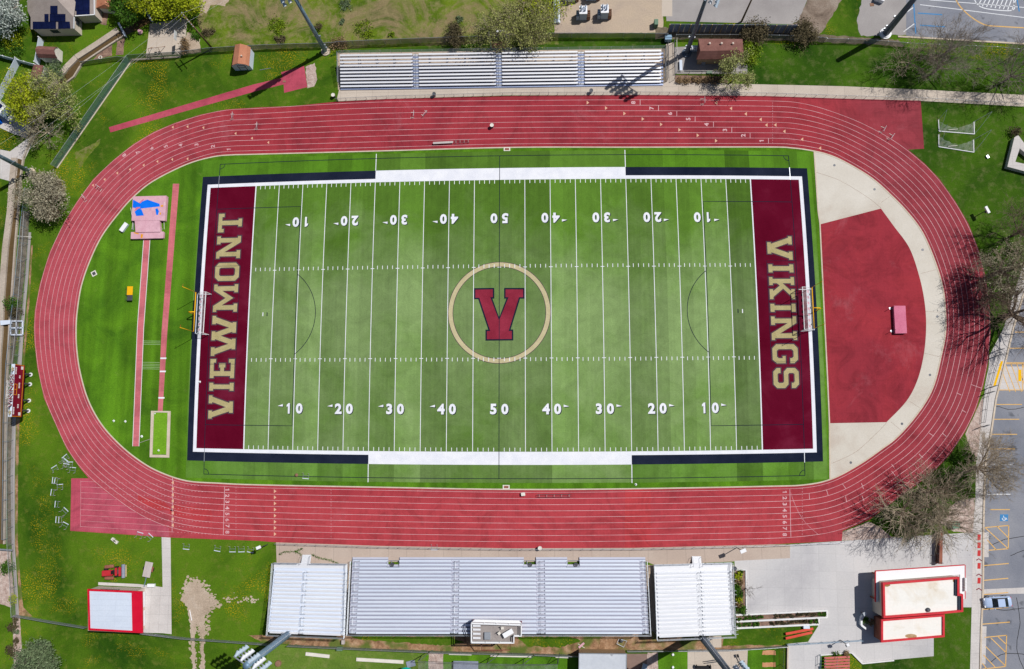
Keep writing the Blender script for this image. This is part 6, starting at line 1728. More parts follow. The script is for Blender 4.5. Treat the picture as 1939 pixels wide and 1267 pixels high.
# rails beside the track
fence('railing', 'low rail with thin posts along the north sidewalk and the back straight', 'railing', [(637, 190.6), (733, 186), (970, 179.5), (1212, 178.3), (1450, 180.3), (1600, 185.3), (1750, 190), (1939, 200.5)], 1.0, 'chain_link', 'steel', 1.75, rad=.035)
fence('railing', 'low rail with thin posts between the home straight and the grandstand', 'railing', [(523, 1029), (719, 1035.5), (970, 1039.7), (1200, 1039), (1450, 1033), (1594, 1026.5)], 1.0, 'chain_link', 'steel', 1.75, rad=.035)
fence('fence', 'chain fence along the orange bark strip at the left edge', 'fence', [(57, 405), (50, 520), (42, 620), (34, 700), (26, 800), (25, 900), (26, 1030), (31, 1110), (34, 1165)], 1.8, 'chain_link', 'steel', 3.0)
fence('fence', 'thin green chain fence between the canal and the grey mow strip', 'fence', [(57, 360), (49, 430), (36, 560), (22, 690), (17, 800), (15, 1020)], 1.6, 'chain_link', 'pole_blue', 3.4)
fence('fence', 'grey slatted fence joining the red trimmed building to the left edge', 'fence', [(32, 1164), (100, 1176), (167, 1187)], 1.3, 'chain_slat', 'steel', 2.6)
fence('fence', 'grey slatted fence from the red trimmed building to the thick light pole', 'fence', [(272, 1197.5), (350, 1207), (490, 1217), (520, 1219)], 1.3, 'chain_slat', 'steel', 2.8)
fence('fence', 'grey slatted fence behind the grandstand along the bark strip', 'fence', [(548, 1220.5), (666, 1226), (839, 1233), (970, 1236), (1095, 1240)], 1.4, 'chain_slat', 'steel', 2.8)
fence('fence', 'grey slatted fence behind the bright right bleacher block', 'fence', [(1187, 1231), (1300, 1230), (1385, 1229), (1450, 1225), (1489, 1222)], 1.2, 'chain_slat', 'steel', 2.6)
fence('fence', 'tall dark mesh fence along the left side of the lower walkway', 'fence', [(1478, 1226), (1477, 1290)], 2.0, 'net_dark', 'steel_dark', 2.4)
fence('railing', 'steel railing crossing the walkway left of the red parapet building', 'railing', [(1488, 1219), (1530, 1217), (1580, 1214), (1630, 1211)], 1.05, 'chain_link', 'pole_blue', 2.0, mid=True)
fence('railing', 'steel stair railing beside the small red bleachers', 'railing', [(1551, 1240), (1549, 1290)], 1.05, None, 'pole_blue', 1.6, mid=True)
fence('railing', 'dark handrail on the sidewalk beside the track', 'railing', [(1890, 668), (1878, 706), (1866, 752), (1860, 800)], 1.0, None, 'steel_dark', 2.6, mid=True)
b = MB(); b.prism(Gs([(1779.5, 1008), (1785.5, 1008), (1784.5, 1068), (1778.5, 1068)], 1.3), 0, 1.3); tag(b.build('brick_wall', 'brick_wall'), 'low brown brick wall running up from the canopy', 'wall')
fence('gate', 'dark steel gate beside the low brick wall', 'gate', [(1771, 1032), (1770, 1062), (1778, 1064)], 1.5, 'net_dark', 'steel_dark', 1.5, mid=True)
# white vinyl fences, north west
def vinyl(label, base, h):
    P = [G(*p) for p in base]; t = thing('vinyl_fence', label, 'fence', P[0])
    for a, c in zip(P, P[1:]):
        n = max(1, round((c - a).length / 2.3))
        for i in range(n + 1):
            q = lerp(a, c, i / n); b = MB(); b.box((q.x, q.y, h / 2 + .05), (.16, .16, h + .1), math.atan2(c.y - a.y, c.x - a.x)); b.build('post', 'white_paint', t)
            if i < n:
                e = lerp(a, c, (i + 1) / n); b = MB(); b.beam((q.x, q.y, h / 2), (e.x, e.y, h / 2), .06, h - .1); b.build('panel', 'vinyl_white', t)
vinyl('white vinyl fence running from the top left garden to the maroon shed', [(-6, 107), (36, 118), (92, 133)], 1.5)
vinyl('white vinyl fence between the solar house and the cream shed', [(83, 78), (75, 124)], 1.7)
vinyl('white vinyl fence slanting down to the left edge', [(40, 117), (18, 160), (-8, 208)], 1.8)
# gates over the canal
for (a, c, lab) in (((224.5, 43.5), (237.5, 68), 'white plank bridge rail over the canal, the nearer to the solar house'), ((274, 16), (287, 39), 'white plank bridge rail over the canal, the nearer to the sport court')):
    A, B = G(*a, .6), G(*c, .6); b = MB(); b.beam(A, B, .35, .25); b.beam(A - Vector((0, 0, .55)), A + Vector((0, 0, .1)), .14, .14); b.beam(B - Vector((0, 0, .55)), B + Vector((0, 0, .1)), .14, .14); tag(b.build('bridge_rail', 'vinyl_white'), lab, 'rail')
b = MB(); b.prism(Gs([(0, 607), (21, 606), (22, 613), (1, 616)], .7), .5, .7); tag(b.build('canal_crossing', 'vinyl_white'), 'white concrete slab crossing the canal at the left edge', 'bridge')
t = thing('canal_grate', 'white framed grate beside the canal crossing', 'grate', G(32, 622))
b = MB()
for q0, q1 in (((20, 608), (43, 608)), ((20, 634), (43, 634)), ((20, 608), (20, 634)), ((31, 608), (31, 634)), ((43, 608), (43, 634)), ((20, 621), (43, 621))): b.beam(G(*q0, .45), G(*q1, .45), .22, .1)
b.build('frame', 'vinyl_white', t)
b = MB(); b.tube([G(32, 447, .8), G(60, 449, .8)], .06, 6); tag(b.build('gate_bar', 'off_white'), 'pale bar across the strip between the canal and the olive grey tree', 'bar')
b = MB(); b.beam(G(-4, 1040, .6), G(24, 1042, .6), .25, .2); tag(b.build('gate_bar', 'steel'), 'grey bar across the lower end of the canal', 'bar')
# --- sport court things
q = G(357, 84); t = thing('basketball_hoop', 'basketball hoop on a bent pole at the edge of the sport court', 'basketball hoop', q)
b = MB(); b.tube([q, q + Vector((0, 0, 2.6)), q + Vector((-.9, 0, 3.3))], .06, 8); b.build('pole', 'steel_dark', t)
b = MB(); b.beam(q + Vector((-.95, -.85, 3.4)), q + Vector((-.95, .85, 3.4)), .05, 1.0); b.build('backboard', 'aluminium', t)
b = MB(); c = q + Vector((-1.25, 0, 3.0)); b.tube([c + Vector((.23 * math.cos(k * PI / 6), .23 * math.sin(k * PI / 6), 0)) for k in range(13)], .015, 4); b.build('ring', 'plank_red', t)
t = thing('swing_set', 'brown timber swing frame at the corner of the sport court', 'swing set', G(289, 95))
A, B = G(280, 92, 2.1), G(299, 90, 2.1)
b = MB(); b.tube([A, B], .05, 6); b.build('top_bar', 'wood_brown', t)
for q, dx in ((A, -.3), (B, .3)):
    b = MB(); b.tube([(q.x + dx, q.y - 1.3, 0), q, (q.x + dx, q.y + 1.3, 0)], .05, 6); b.build('leg', 'wood_brown', t)
for u in (.35, .7):
    q = lerp(A, B, u); b = MB(); b.tube([q, q + Vector((-.15, 0, -1.6))], .012, 4); b.tube([q + Vector((.3, 0, 0)), q + Vector((.2, 0, -1.6))], .012, 4); b.box(q + Vector((.02, 0, -1.62)), (.5, .2, .04)); b.build('swing_seat', 'rubber', t)
b = MB(); b.lathe(G(267, 62, .0), [(.3, 0), (.5, .3), (.3, .8), (.1, .9)], 10); tag(b.build('covered_grill', 'mat_pink'), 'small pale pink covered object on the lawn beside the sport court', 'grill')
b = MB(); c = G(190, 109, .12); b.tube([c + Vector((.3 * math.cos(k * PI / 6), .3 * math.sin(k * PI / 6), 0)) for k in range(13)], .09, 6); tag(b.build('tyre', 'off_white'), 'pale round tyre at the corner of the garden bed', 'tyre')
# --- transformers
for i, (x, y, lab) in enumerate(((1103.5, 33, 'left pale blue transformer on the gravel yard'), (1143.5, 31, 'right pale blue transformer on the gravel yard'), (1082, -2, 'left transformer at the very top of the gravel yard, mostly cut off'), (1122, -4, 'right transformer at the very top of the gravel yard, mostly cut off'))):
    q = G(x, y); t = thing('transformer', lab, 'transformer', q, 'transformers on the gravel yard')
    b = MB(); b.box(q + Vector((0, .1, 1.2)), (1.35, 1.5, 2.3)); b.build('tank', 'transformer', t, bevel=.05)
    b = MB(); b.box(q + Vector((0, .1, 2.4)), (1.45, 1.6, .2)); b.build('lid', 'aluminium', t)
    for k in range(4): b = MB(); b.box(q + Vector((1.05, -.6 + k * .38, .8)), (.6, .12, 1.4)); b.build('cooling_fin', 'wood_brown', t)
    for k in range(4): b = MB(); b.box(q + Vector((-1.0, -.6 + k * .38, .8)), (.5, .12, 1.4)); b.build('cooling_fin', 'transformer', t)
    for dx, dy in ((-.4, .3), (.4, .3), (-.35, -.25), (.35, -.25), (0, .05)):
        b = MB(); b.lathe(q + Vector((dx, dy + .2, 2.5)), [(.14, 0), (.2, .15), (.11, .25), (.19, .4), (.1, .5), (.07, .9), (0, .95)], 10); b.build('bushing', 'vinyl_white', t)
for k, x in enumerate((1051, 1058)):
    b = MB(); b.tube([G(x, 44, .3), G(x - 2, -40, .3)], .28, 10); tag(b.build('pipe', 'vinyl_white' if k else 'transformer'), '%s of two pale pipes at the left edge of the gravel yard' % ('right' if k else 'left'), 'pipe')
q = G(1241, 48.5); b = MB(); b.box((q.x, q.y, .7), (.7, 1.1, 1.4)); tag(b.build('utility_cabinet', 'green_box', bevel=.04), 'green utility cabinet on the gravel yard beside the dark panel screen', 'cabinet')
q = G(1264, 76); b = MB(); b.box((q.x, q.y, .6), (1.2, .9, 1.0)); b.box((q.x, q.y, 1.15), (1.3, .2, .1)); tag(b.build('utility_cabinet', 'pole_blue'), 'blue cabinet at the top of the passage beside the bleachers', 'cabinet')
q = G(1288.5, 126); t = thing('bench', 'white bench in the paved yard left of the brown building', 'bench', q)
b = MB(); b.box((q.x, q.y, .5), (.5, 2.0, .08)); b.build('seat', 'vinyl_white', t); b = MB(); b.box((q.x, q.y, .24), (.35, 1.6, .42)); b.build('leg', 'vinyl_white', t)
b = MB(); b.box(G(1343, 137.5, .12), (1.0, .5, .24)); tag(b.build('utility_box', 'green_box'), 'green box at the front of the paved yard', 'box')
t = thing('electrical_rack', 'blue metal rack standing against the brown building', 'rack', G(1313, 93))
b = MB(); b.box(G(1313, 92, .8), (1.7, .5, 1.5)); b.build('cabinet', 'transformer', t, bevel=.03)
for k in range(4): b = MB(); b.box(G(1308 + k * 3.4, 92, 1.7), (.08, .6, .4)); b.build('bracket', 'aluminium', t)
# camera gantry behind the bleachers
t = thing('filming_platform', 'small steel filming platform behind the white bleachers', 'platform', G(945, 88))
b = MB(); b.box(G(945.5, 85, 2.6), (2.8, 1.2, .1)); b.build('floor', 'wood_brown', t)
for x in (930, 961.5):
    for y in (92, 90): q = G(x, y); b = MB(); b.tube([(q.x, q.y, 0), (q.x, q.y, 5.8)], .06, 6); b.build('post', 'aluminium', t)
q = G(952, 90); b = MB(); b.tube([(q.x + 1, q.y, 5.8), (q.x + .3, q.y, 6.2), (q.x - .4, q.y, 6.0)], .06, 6); b.box((q.x - .5, q.y, 5.95), (.6, .4, .2)); b.build('lamp', 'aluminium', t)
# --- lamps and speakers by the stands
def post_light(label, base, H, mat, head, name='lamp_post'):
    q = G(*base); t = thing(name, label, 'lamp post', q)
    b = MB(); b.tube([q, q + Vector((0, 0, H))], .07, 8); b.build('pole', 'steel_dark', t)
    b = MB(); b.box(q + Vector((0, .05, H + .1)), head, .4); b.build('head', mat, t, bevel=.03)
    b = MB(); b.box(q + Vector((0, -.2, H - .35)), (.3, .3, .35), .4); b.build('speaker', 'steel_dark', t)
post_light('lamp post with a white head on the apron near the right bleacher block', (1395, 1037), 4.4, 'white_paint', (1.0, .6, .25))
post_light('lamp post with a white head on the grass left of the home stand', (507, 1031), 4.4, 'white_paint', (.8, .5, .25))
post_light('post with a white box on the lawn at the upper right', (1856, 405), 2.2, 'white_paint', (.45, 1.3, .35), 'box_post')
post_light('round headed lamp post on the walkway left of the red parapet building', (1591, 1212), 3.2, 'white_paint', (.45, .45, .3))
post_light('round headed lamp post at the planter beside the red parapet building', (1630, 1159), 1.6, 'steel', (.6, .6, .2))
q = G(1922, 104); t = thing('street_lamp', 'thin dark street lamp leaning across the upper right lawn', 'street lamp', q)
b = MB(); b.tube([q, q + Vector((0, 0, 9))], [.1, .07], 8); b.build('pole', 'steel_dark', t)
b = MB(); b.tube([q + Vector((0, 0, 9)), q + Vector((-1.2, .4, 9.4))], .05, 6); b.box(q + Vector((-1.4, .45, 9.4)), (.6, .3, .15)); b.build('arm', 'steel_dark', t)
# parking signs along the sidewalk
for (x, y, w) in ((1886.5, 664, 'topmost beside the yellow kerb'), (1883.5, 674.5, 'just above the yellow kerb stripe'), (1874, 733, 'just below the yellow kerb stripe'), (1869, 744, 'next below the yellow kerb stripe'), (1859, 807, 'beside the pink rock bed')):
    q = G(x, y); t = thing('parking_sign', 'short dark parking sign on the sidewalk, ' + w, 'sign', q, 'parking signs along the sidewalk')
    b = MB(); b.tube([q, q + Vector((0, 0, 1.7))], .04, 6); b.build('post', 'white_paint', t)
    b = MB(); b.box(q + Vector((-.1, 0, 1.45)), (1.1, .08, 1.0), .35); b.build('panel', 'steel_dark', t)
# --- car
def car(label, px, rz):
    c = G(*px); t = thing('parked_car', label, 'car', c); t.rotation_euler = (0, 0, rz)
    # body lofted along x; nose at -x
    secs = [(-2.22, .58, .32, .50), (-2.12, .74, .28, .66), (-1.7, .86, .24, .78), (-.95, .90, .22, .88), (0, .91, .22, .92), (1.2, .90, .24, .93), (1.9, .86, .28, .90), (2.15, .78, .34, .84), (2.22, .62, .42, .74)]
    b = MB(); vs = []; n = 10
    for x, w, z0, z1 in secs:
        for k in range(n):
            a = 2 * PI * k / n
            cx_, sx_ = math.cos(a), math.sin(a)
            yy = w * (abs(cx_) ** .5) * (1 if cx_ >= 0 else -1); zz = (z0 + z1) / 2 + (z1 - z0) / 2 * (abs(sx_) ** .6) * (1 if sx_ >= 0 else -1)
            vs.append((x, yy, zz))
    fs = [(i * n + k, i * n + (k + 1) % n, (i + 1) * n + (k + 1) % n, (i + 1) * n + k) for i in range(len(secs) - 1) for k in range(n)]
    fs += [tuple(range(n))[::-1], tuple(range((len(secs) - 1) * n, len(secs) * n))]
    b.add(vs, fs); local(b, 'body', 'car_blue', t, smooth=True)
    b = MB(); b.add([(-.95, -.74, .88), (-.95, .74, .88), (-.3, .60, 1.36), (-.3, -.60, 1.36), (.85, .60, 1.38), (.85, -.60, 1.38), (1.55, .72, .92), (1.55, -.72, .92)],
          [(0, 3, 5, 7), (1, 6, 4, 2)]); local(b, 'side_window', 'glass_dark', t)
    b = MB(); b.add([(-.98, -.76, .87), (-.98, .76, .87), (-.28, .61, 1.365), (-.28, -.61, 1.365)], [(3, 2, 1, 0), (0, 1, 2, 3)]); local(b, 'windshield', 'glass_dark', t)
    b = MB(); b.add([(.82, -.61, 1.385), (.82, .61, 1.385), (1.58, .74, .915), (1.58, -.74, .915)], [(3, 2, 1, 0), (0, 1, 2, 3)]); local(b, 'rear_window', 'glass_dark', t)
    b = MB(); b.box((.27, 0, 1.385), (1.16, 1.24, .05)); local(b, 'roof', 'car_blue', t, bevel=.03)
    for x in (-1.4, 1.38):
        for s in (-1, 1):
            b = MB(); b.tube([(x, s * .74, .32), (x, s * .93, .32)], .32, 14); w = local(b, 'wheel', 'rubber', t)
            b = MB(); b.tube([(x, s * .92, .32), (x, s * .945, .32)], .19, 12); r = local(b, 'rim', 'steel', t); r.parent = w
    for s in (-1, 1):
        b = MB(); b.box((-2.1, s * .6, .6), (.16, .34, .14)); local(b, 'headlight', 'white_paint', t)
        b = MB(); b.box((2.16, s * .62, .72), (.1, .3, .14)); local(b, 'tail_light', 'red_trim', t)
        b = MB(); b.box((-.7, s * .98, .92), (.14, .2, .12)); local(b, 'mirror', 'car_blue', t, bevel=.02)
    return t
car('pale blue sedan parked nose in to the right sidewalk', (1885, 1139), R_(4))
# --- white van with roof panels, left edge
c = G(12, 212); t = thing('camper_van', 'white camper van with dark solar panels on its roof in the driveway', 'van', c); t.rotation_euler = (0, 0, R_(-39))
b = MB(); b.box((-.8, 0, 1.35), (4.0, 2.0, 2.1)); local(b, 'body', 'white_paint', t, bevel=.12)
b = MB(); b.prism([(1.2, -.98), (2.4, -.9), (2.75, -.6), (2.75, .6), (2.4, .9), (1.2, .98)], .35, 1.15); local(b, 'bonnet', 'white_paint', t, bevel=.1)
b = MB(); b.add([(1.22, -.95, 2.2), (1.22, .95, 2.2), (2.05, .86, 1.17), (2.05, -.86, 1.17)], [(0, 3, 2, 1), (0, 1, 2, 3)]); local(b, 'windshield', 'siding_blue', t)
for k in (-1, 1): b = MB(); b.box((-.9, k * .42, 2.44), (3.2, .7, .06)); local(b, 'solar_panel', 'solar', t)
for x in (-1.9, 1.7):
    for s in (-1, 1): b = MB(); b.tube([(x, s * .8, .36), (x, s * 1.0, .36)], .36, 12); local(b, 'wheel', 'rubber', t)
b = MB(); q = G(-1, 232); b.box((q.x, q.y, .5), (1.1, 1.0, 1.0), .4); tag(b.build('storage_bin', 'mat_blue', bevel=.05), 'bright blue bin beside the white camper van', 'bin')
# --- tractor mower and trailer
c = G(217, 1082); t = thing('tractor_mower', 'red gang mower tractor parked on the grass above the red trimmed building', 'tractor', c); t.rotation_euler = (0, 0, R_(4))
b = MB(); b.box((-.75, -.1, .95), (1.9, 1.0, .55)); local(b, 'hood', 'tractor_red', t, bevel=.15)
b = MB(); b.box((.2, 0, .65), (2.6, .7, .4)); local(b, 'chassis', 'steel_dark', t)
b = MB(); b.box((.45, 0, 1.0), (.55, .6, .15)); b.box((.2, 0, 1.25), (.12, .6, .5)); local(b, 'seat', 'rubber', t)
b = MB(); b.box((.8, .05, 1.0), (.35, 1.3, .2)); b.box((1.35, 0, .75), (.35, 1.5, .25)); local(b, 'footplate', 'tractor_red', t)
for y in (-1.0, .95):
    b = MB(); b.box((-.7, y, .45), (1.6, .55, .35), .05 if y > 0 else -.06); local(b, 'wing_deck', 'brick_wall', t, bevel=.08)
b = MB(); b.tube([(1.75, -1.15, .35), (1.75, 1.15, .35)], .3, 12); local(b, 'roller', 'panel_navy', t)
b = MB(); b.tube([(2.15, -1.0, .2), (2.15, 1.0, .2)], .12, 8); local(b, 'rear_bar', 'wood_tan', t)
for x, y in ((.6, -.75), (.6, .75), (-1.3, -.55), (-1.3, .55)): b = MB(); b.tube([(x, y - .13, .38), (x, y + .13, .38)], .38, 14); local(b, 'wheel', 'rubber', t)
c = G(283, 1077.5); t = thing('trailer', 'flat grey plank trailer with a blue tongue beside the concrete pad', 'trailer', c); t.rotation_euler = (0, 0, R_(-10))
b = MB(); b.box((0, 0, .6), (1.35, 2.6, .1)); local(b, 'bed', 'plank_grey', t)
b = MB(); b.beam((0, -1.3, .5), (-.05, -3.0, .4), .1, .1); local(b, 'tongue', 'pole_blue', t)
for s in (-1, 1): b = MB(); b.tube([(s * .7, .1, .32), (s * .88, .1, .32)], .32, 12); local(b, 'wheel', 'rubber', t)
b = MB(); b.box((.85, .2, .7), (.3, .9, .06)); local(b, 'fender', 'brick_wall', t)
b = MB(); b.box(G(286.5, 1108.5, .25), (1.3, .55, .5)); tag(b.build('equipment_box', 'white_paint', bevel=.03), 'white chest at the corner of the concrete pad', 'box')
# --- red benches and bleachers, lower right
bench('bench', 'long red plank bench on the grass, the one next to the grey box', (1488, 1200.5), (1540, 1190.5), .4, .5, 'plank_red', 4)
bench('bench', 'long red plank bench on the grass, the lower of two', (1488, 1209), (1538, 1197.5), .4, .5, 'plank_red', 4)
b = MB(); b.box(G(1526.5, 1187.5, .3), (1.05, .45, .6)); tag(b.build('utility_box', 'roof_steel', bevel=.03), 'pale box on the grass above the red benches', 'box')
t = thing('bleachers', 'small bleachers of faded red planks below the walkway', 'bleachers', G(1585, 1262))
for r in range(6):
    y = 1245 + r * 5.6; z = .45 + .0 * r
    b = MB(); b.beam(G(1561, y + 1.5, .5 + r * .22), G(1609, y - 1.2, .5 + r * .22), .34, .06); b.build('seat_row', 'plank_rose', t)
b = MB()
for x in (1563, 1585, 1607):
    b.beam(G(x, 1244, .4), G(x, 1275, 1.6), .1, .1)
    for y, z in ((1245, .4), (1260, .9), (1274, 1.5)): q = G(x, y, z); b.beam((q.x, q.y, 0), q, .08, .08)
b.beam(G(1563, 1246, .4), G(1607, 1246, .4), .06, .06)
b.build('frame', 'steel_dark', t)
# --- planters
def planter_wall(label, line, h, w, mat='kerb_white'):
    P = [G(*p) for p in line]; b = MB()
    for i, (a, c) in enumerate(zip(P, P[1:])): b.beam((a.x, a.y, h / 2 + i * .002), (c.x, c.y, h / 2 + i * .002), w, h)
    return tag(b.build('planter_wall', mat), label, 'planter wall')
gp('planter_bed', rough_edge([(1391, 1080), (1411, 1080), (1412, 1160), (1394, 1160)], .3), 'mulch', 4)
gp('planter_bed', rough_edge([(1394, 1164), (1563, 1157), (1563, 1168), (1394, 1176)], .3), 'mulch', 4)
gp('planter_bed', rough_edge([(1394, 1177), (1548, 1171), (1548, 1181), (1394, 1189)], .3), 'mulch', 4)
planter_wall('white kerb around the upper long shrub bed', [(1393, 1164), (1565, 1155.5), (1565, 1168.5), (1394, 1176.5)], .35, .28)
planter_wall('white kerb around the lower long shrub bed', [(1549.5, 1169.5), (1549.5, 1181.5), (1394, 1189)], .35, .28)
planter_wall('thin kerb around the square shrub bed beside the right bleacher block', [(1392, 1079), (1412, 1079), (1413, 1160)], .2, .15)
planter_wall('white angled wall of the planter left of the red parapet building', [(1632, 1163), (1628, 1170), (1628, 1182), (1637, 1189)], .8, .3, 'white_paint')
planter_wall('pale kerb around the strip above the small red bleachers', [(1553, 1240), (1612, 1235.5), (1632, 1256), (1692, 1250)], .25, .2)
planter_wall('pale retaining kerb on the left side of the lower walkway', [(1491, 1220), (1490, 1285)], .4, .22, 'curb')
# --- strip below the stands
def slab(label, a, c, w, h=.25, mat='off_white'):
    b = MB(); A, B = G(*a, h / 2), G(*c, h / 2); b.beam(A, B, w, h); return tag(b.build('concrete_slab', mat), label, 'slab')
slab('short pale concrete slab on the practice grass', (579, 1238), (624, 1243), .55); slab('long pale concrete slab on the practice grass', (675, 1248.5), (764, 1253.5), .55)
slab('pale kerb at the top of the batting cage, the left piece', (850, 1238.5), (893, 1239.5), .2); slab('pale kerb at the top of the batting cage, the middle piece', (929, 1242), (1006, 1243.5), .2); slab('pale kerb at the top of the batting cage, the right piece', (1052, 1244), (1077, 1245), .2)
b = MB(); b.box(G(643.5, 1228.5, .35), (1.0, .6, .7)); tag(b.build('utility_cabinet', 'green_box', bevel=.03), 'green cabinet at the fence below the left end of the grandstand', 'cabinet')
b = MB(); b.box(G(650, 1215.5, .35), (.5, .7, .7)); tag(b.build('utility_box', 'plank_grey', bevel=.03), 'grey box on the bark strip below the left end of the grandstand', 'box')
t = thing('canopy', 'bright teal canopy at the bottom edge', 'canopy', G(768, 1269))
q = G(768, 1283, 2.2); b = MB(); b.lathe(q, [(1.55, -.35), (1.5, -.15), (1.1, .2), (.5, .42), (0, .48)], 18); b.build('cover', 'teal', t, smooth=True)
b = MB(); b.tube([(q.x, q.y, 0), (q.x, q.y, 2.5)], .04, 6); b.build('pole', 'steel', t)
b = MB(); b.lathe(G(682, 1270, .0), [(.35, 0), (.45, .5), (0, .6)], 12); tag(b.build('barrel', 'rubber'), 'dark barrel at the bottom edge left of the teal canopy', 'barrel')
b = MB(); b.lathe(G(527.5, 1256, .0), [(.55, 0), (.5, .35), (0, .4)], 14); tag(b.build('tree_stump', 'wood_brown'), 'round brown stump on the practice grass', 'stump')
b = MB(); b.box(G(778, 1257, .1), (1.5, 1.0, .1), .25); tag(b.build('tarp', 'panel_navy'), 'dark grey tarp beside the teal canopy', 'tarp')
# batting cage
t = thing('batting_cage', 'dark framed batting cage of posts and net on the green practice turf', 'batting cage', G(950, 1265))
tops = [(792, 1252), (922, 1257), (990, 1258.5), (1056, 1258)]
for (x, y) in tops:
    q = G(x, y, 3.4); b = MB(); b.tube([(q.x, q.y, 0), q], .06, 6); b.build('post', 'steel_dark', t)
    b = MB(); e = G(x + (10 if x < 1000 else -2), y - 12, 2.0); b.tube([q, (e.x + (1.5 if x < 1050 else .5), q.y + 1.3, 1.6)], .05, 6); b.build('brace', 'steel_dark', t)
b = MB(); b.tube([G(x, y, 3.4) for x, y in tops], .04, 6); b.build('top_cable', 'steel_dark', t)
b = MB()
A = [G(x, y, 3.4) for x, y in tops]; B = [G(x, y + 45, 3.4) for x, y in tops]
b.add(A + B, [(i, i + 1, 5 + i, 4 + i) for i in range(3)]); b.build('net', 'net_dark', t).data.materials[0] = MATS['chain_link']
b = MB(); b.box(G(882, 1273, .7), (4.2, 3.6, .1), 0); tag(b.build('tarp', 'panel_navy'), 'large dark cover lying inside the batting cage', 'tarp')
t = thing('toppled_sign', 'toppled white and pink sign with crossed legs on the bark', 'sign', G(1100, 1222))
b = MB(); b.box(G(1101, 1222, .15), (1.2, .35, .06), .7); b.build('panel', 'mat_pink', t); b = MB(); b.beam(G(1094, 1219, .1), G(1107, 1227, .1), .08, .06); b.build('leg', 'off_white', t)
t = thing('speaker_cart', 'white framed hand cart on the bark below the stand gap', 'cart', G(1175, 1218))
b = MB(); P = [G(1172, 1210, .4), (G(1168, 1219, .4)), G(1181, 1225.5, .4), G(1187, 1214, .4), G(1176, 1211, .4)]; b.tube(P, .05, 6); b.build('frame', 'vinyl_white', t)
b = MB(); b.lathe(G(1176.5, 1213, .1), [(.3, 0), (.3, .3), (.1, .4)], 12); b.build('drum', 'steel_dark', t)
for k, y in enumerate((1239, 1263)): b = MB(); b.lathe(G(1274, y, 0), [(.22, 0), (.2, .3), (0, .34)], 10); tag(b.build('ball_bucket', 'white_paint'), '%s white bucket on the narrow green turf' % ('upper', 'lower')[k], 'bucket')
t = thing('squat_rack', 'dark steel exercise rack on the concrete pad, the far right one', 'rack', G(1402, 1256))
b = MB()
for a, c in (((1396, 1240), (1404, 1256)), ((1404, 1256), (1398, 1267)), ((1404, 1256), (1410, 1264)), ((1400, 1254), (1410, 1252))): b.beam(G(*a, .5), G(*c, .5), .12, .1)
b.build('frame', 'steel_dark', t); b = MB(); b.box(G(1397, 1242, .6), (.35, .5, .1), .3); b.build('seat', 'rubber', t)
t = thing('barbell_bench', 'dark barbell bench with round plates on the concrete pad', 'bench', G(1340, 1266))
b = MB(); b.box(G(1332, 1264, .5), (2.6, .5, .2)); b.build('bench', 'rubber', t)
b = MB(); b.beam(G(1337, 1253, .8), G(1362, 1249, .8), .1, .1); b.beam(G(1339, 1256, .8), G(1364, 1252.5, .8), .1, .1); b.build('rail', 'steel_dark', t)
for x in (1318, 1344): b = MB(); q = G(x, 1262, .6); b.tube([q, q + Vector((.15, 0, 0))], .3, 12); b.build('plate', 'rubber', t)
b = MB(); b.box(G(1220, 1264, .3), (.8, 1.2, .5), -.3); tag(b.build('crate', 'siding_blue', bevel=.03), 'blue crate at the bottom edge beside the grey roofed shed', 'crate')
b = MB(); b.box(G(1666, -2, .5), (1.6, 1.0, 1.0), -.4); tag(b.build('dumpster', 'white_paint', bevel=.05), 'white bin at the top edge of the pale asphalt pad', 'bin')
q = G(1651, 9); b = MB(); b.box((q.x, q.y, .03), (.7, .6, .06), .1); tag(b.build('manhole_cover', 'wood_brown'), 'brown square cover in the pale asphalt pad', 'cover')
q = G(1805, 993.5); b = MB(); b.box((q.x, q.y, .5), (1.3, 1.1, 1.0), .1); tag(b.build('utility_cabinet', 'green_box', bevel=.05), 'green utility cabinet under the bare trees on the pink rock bed', 'cabinet')
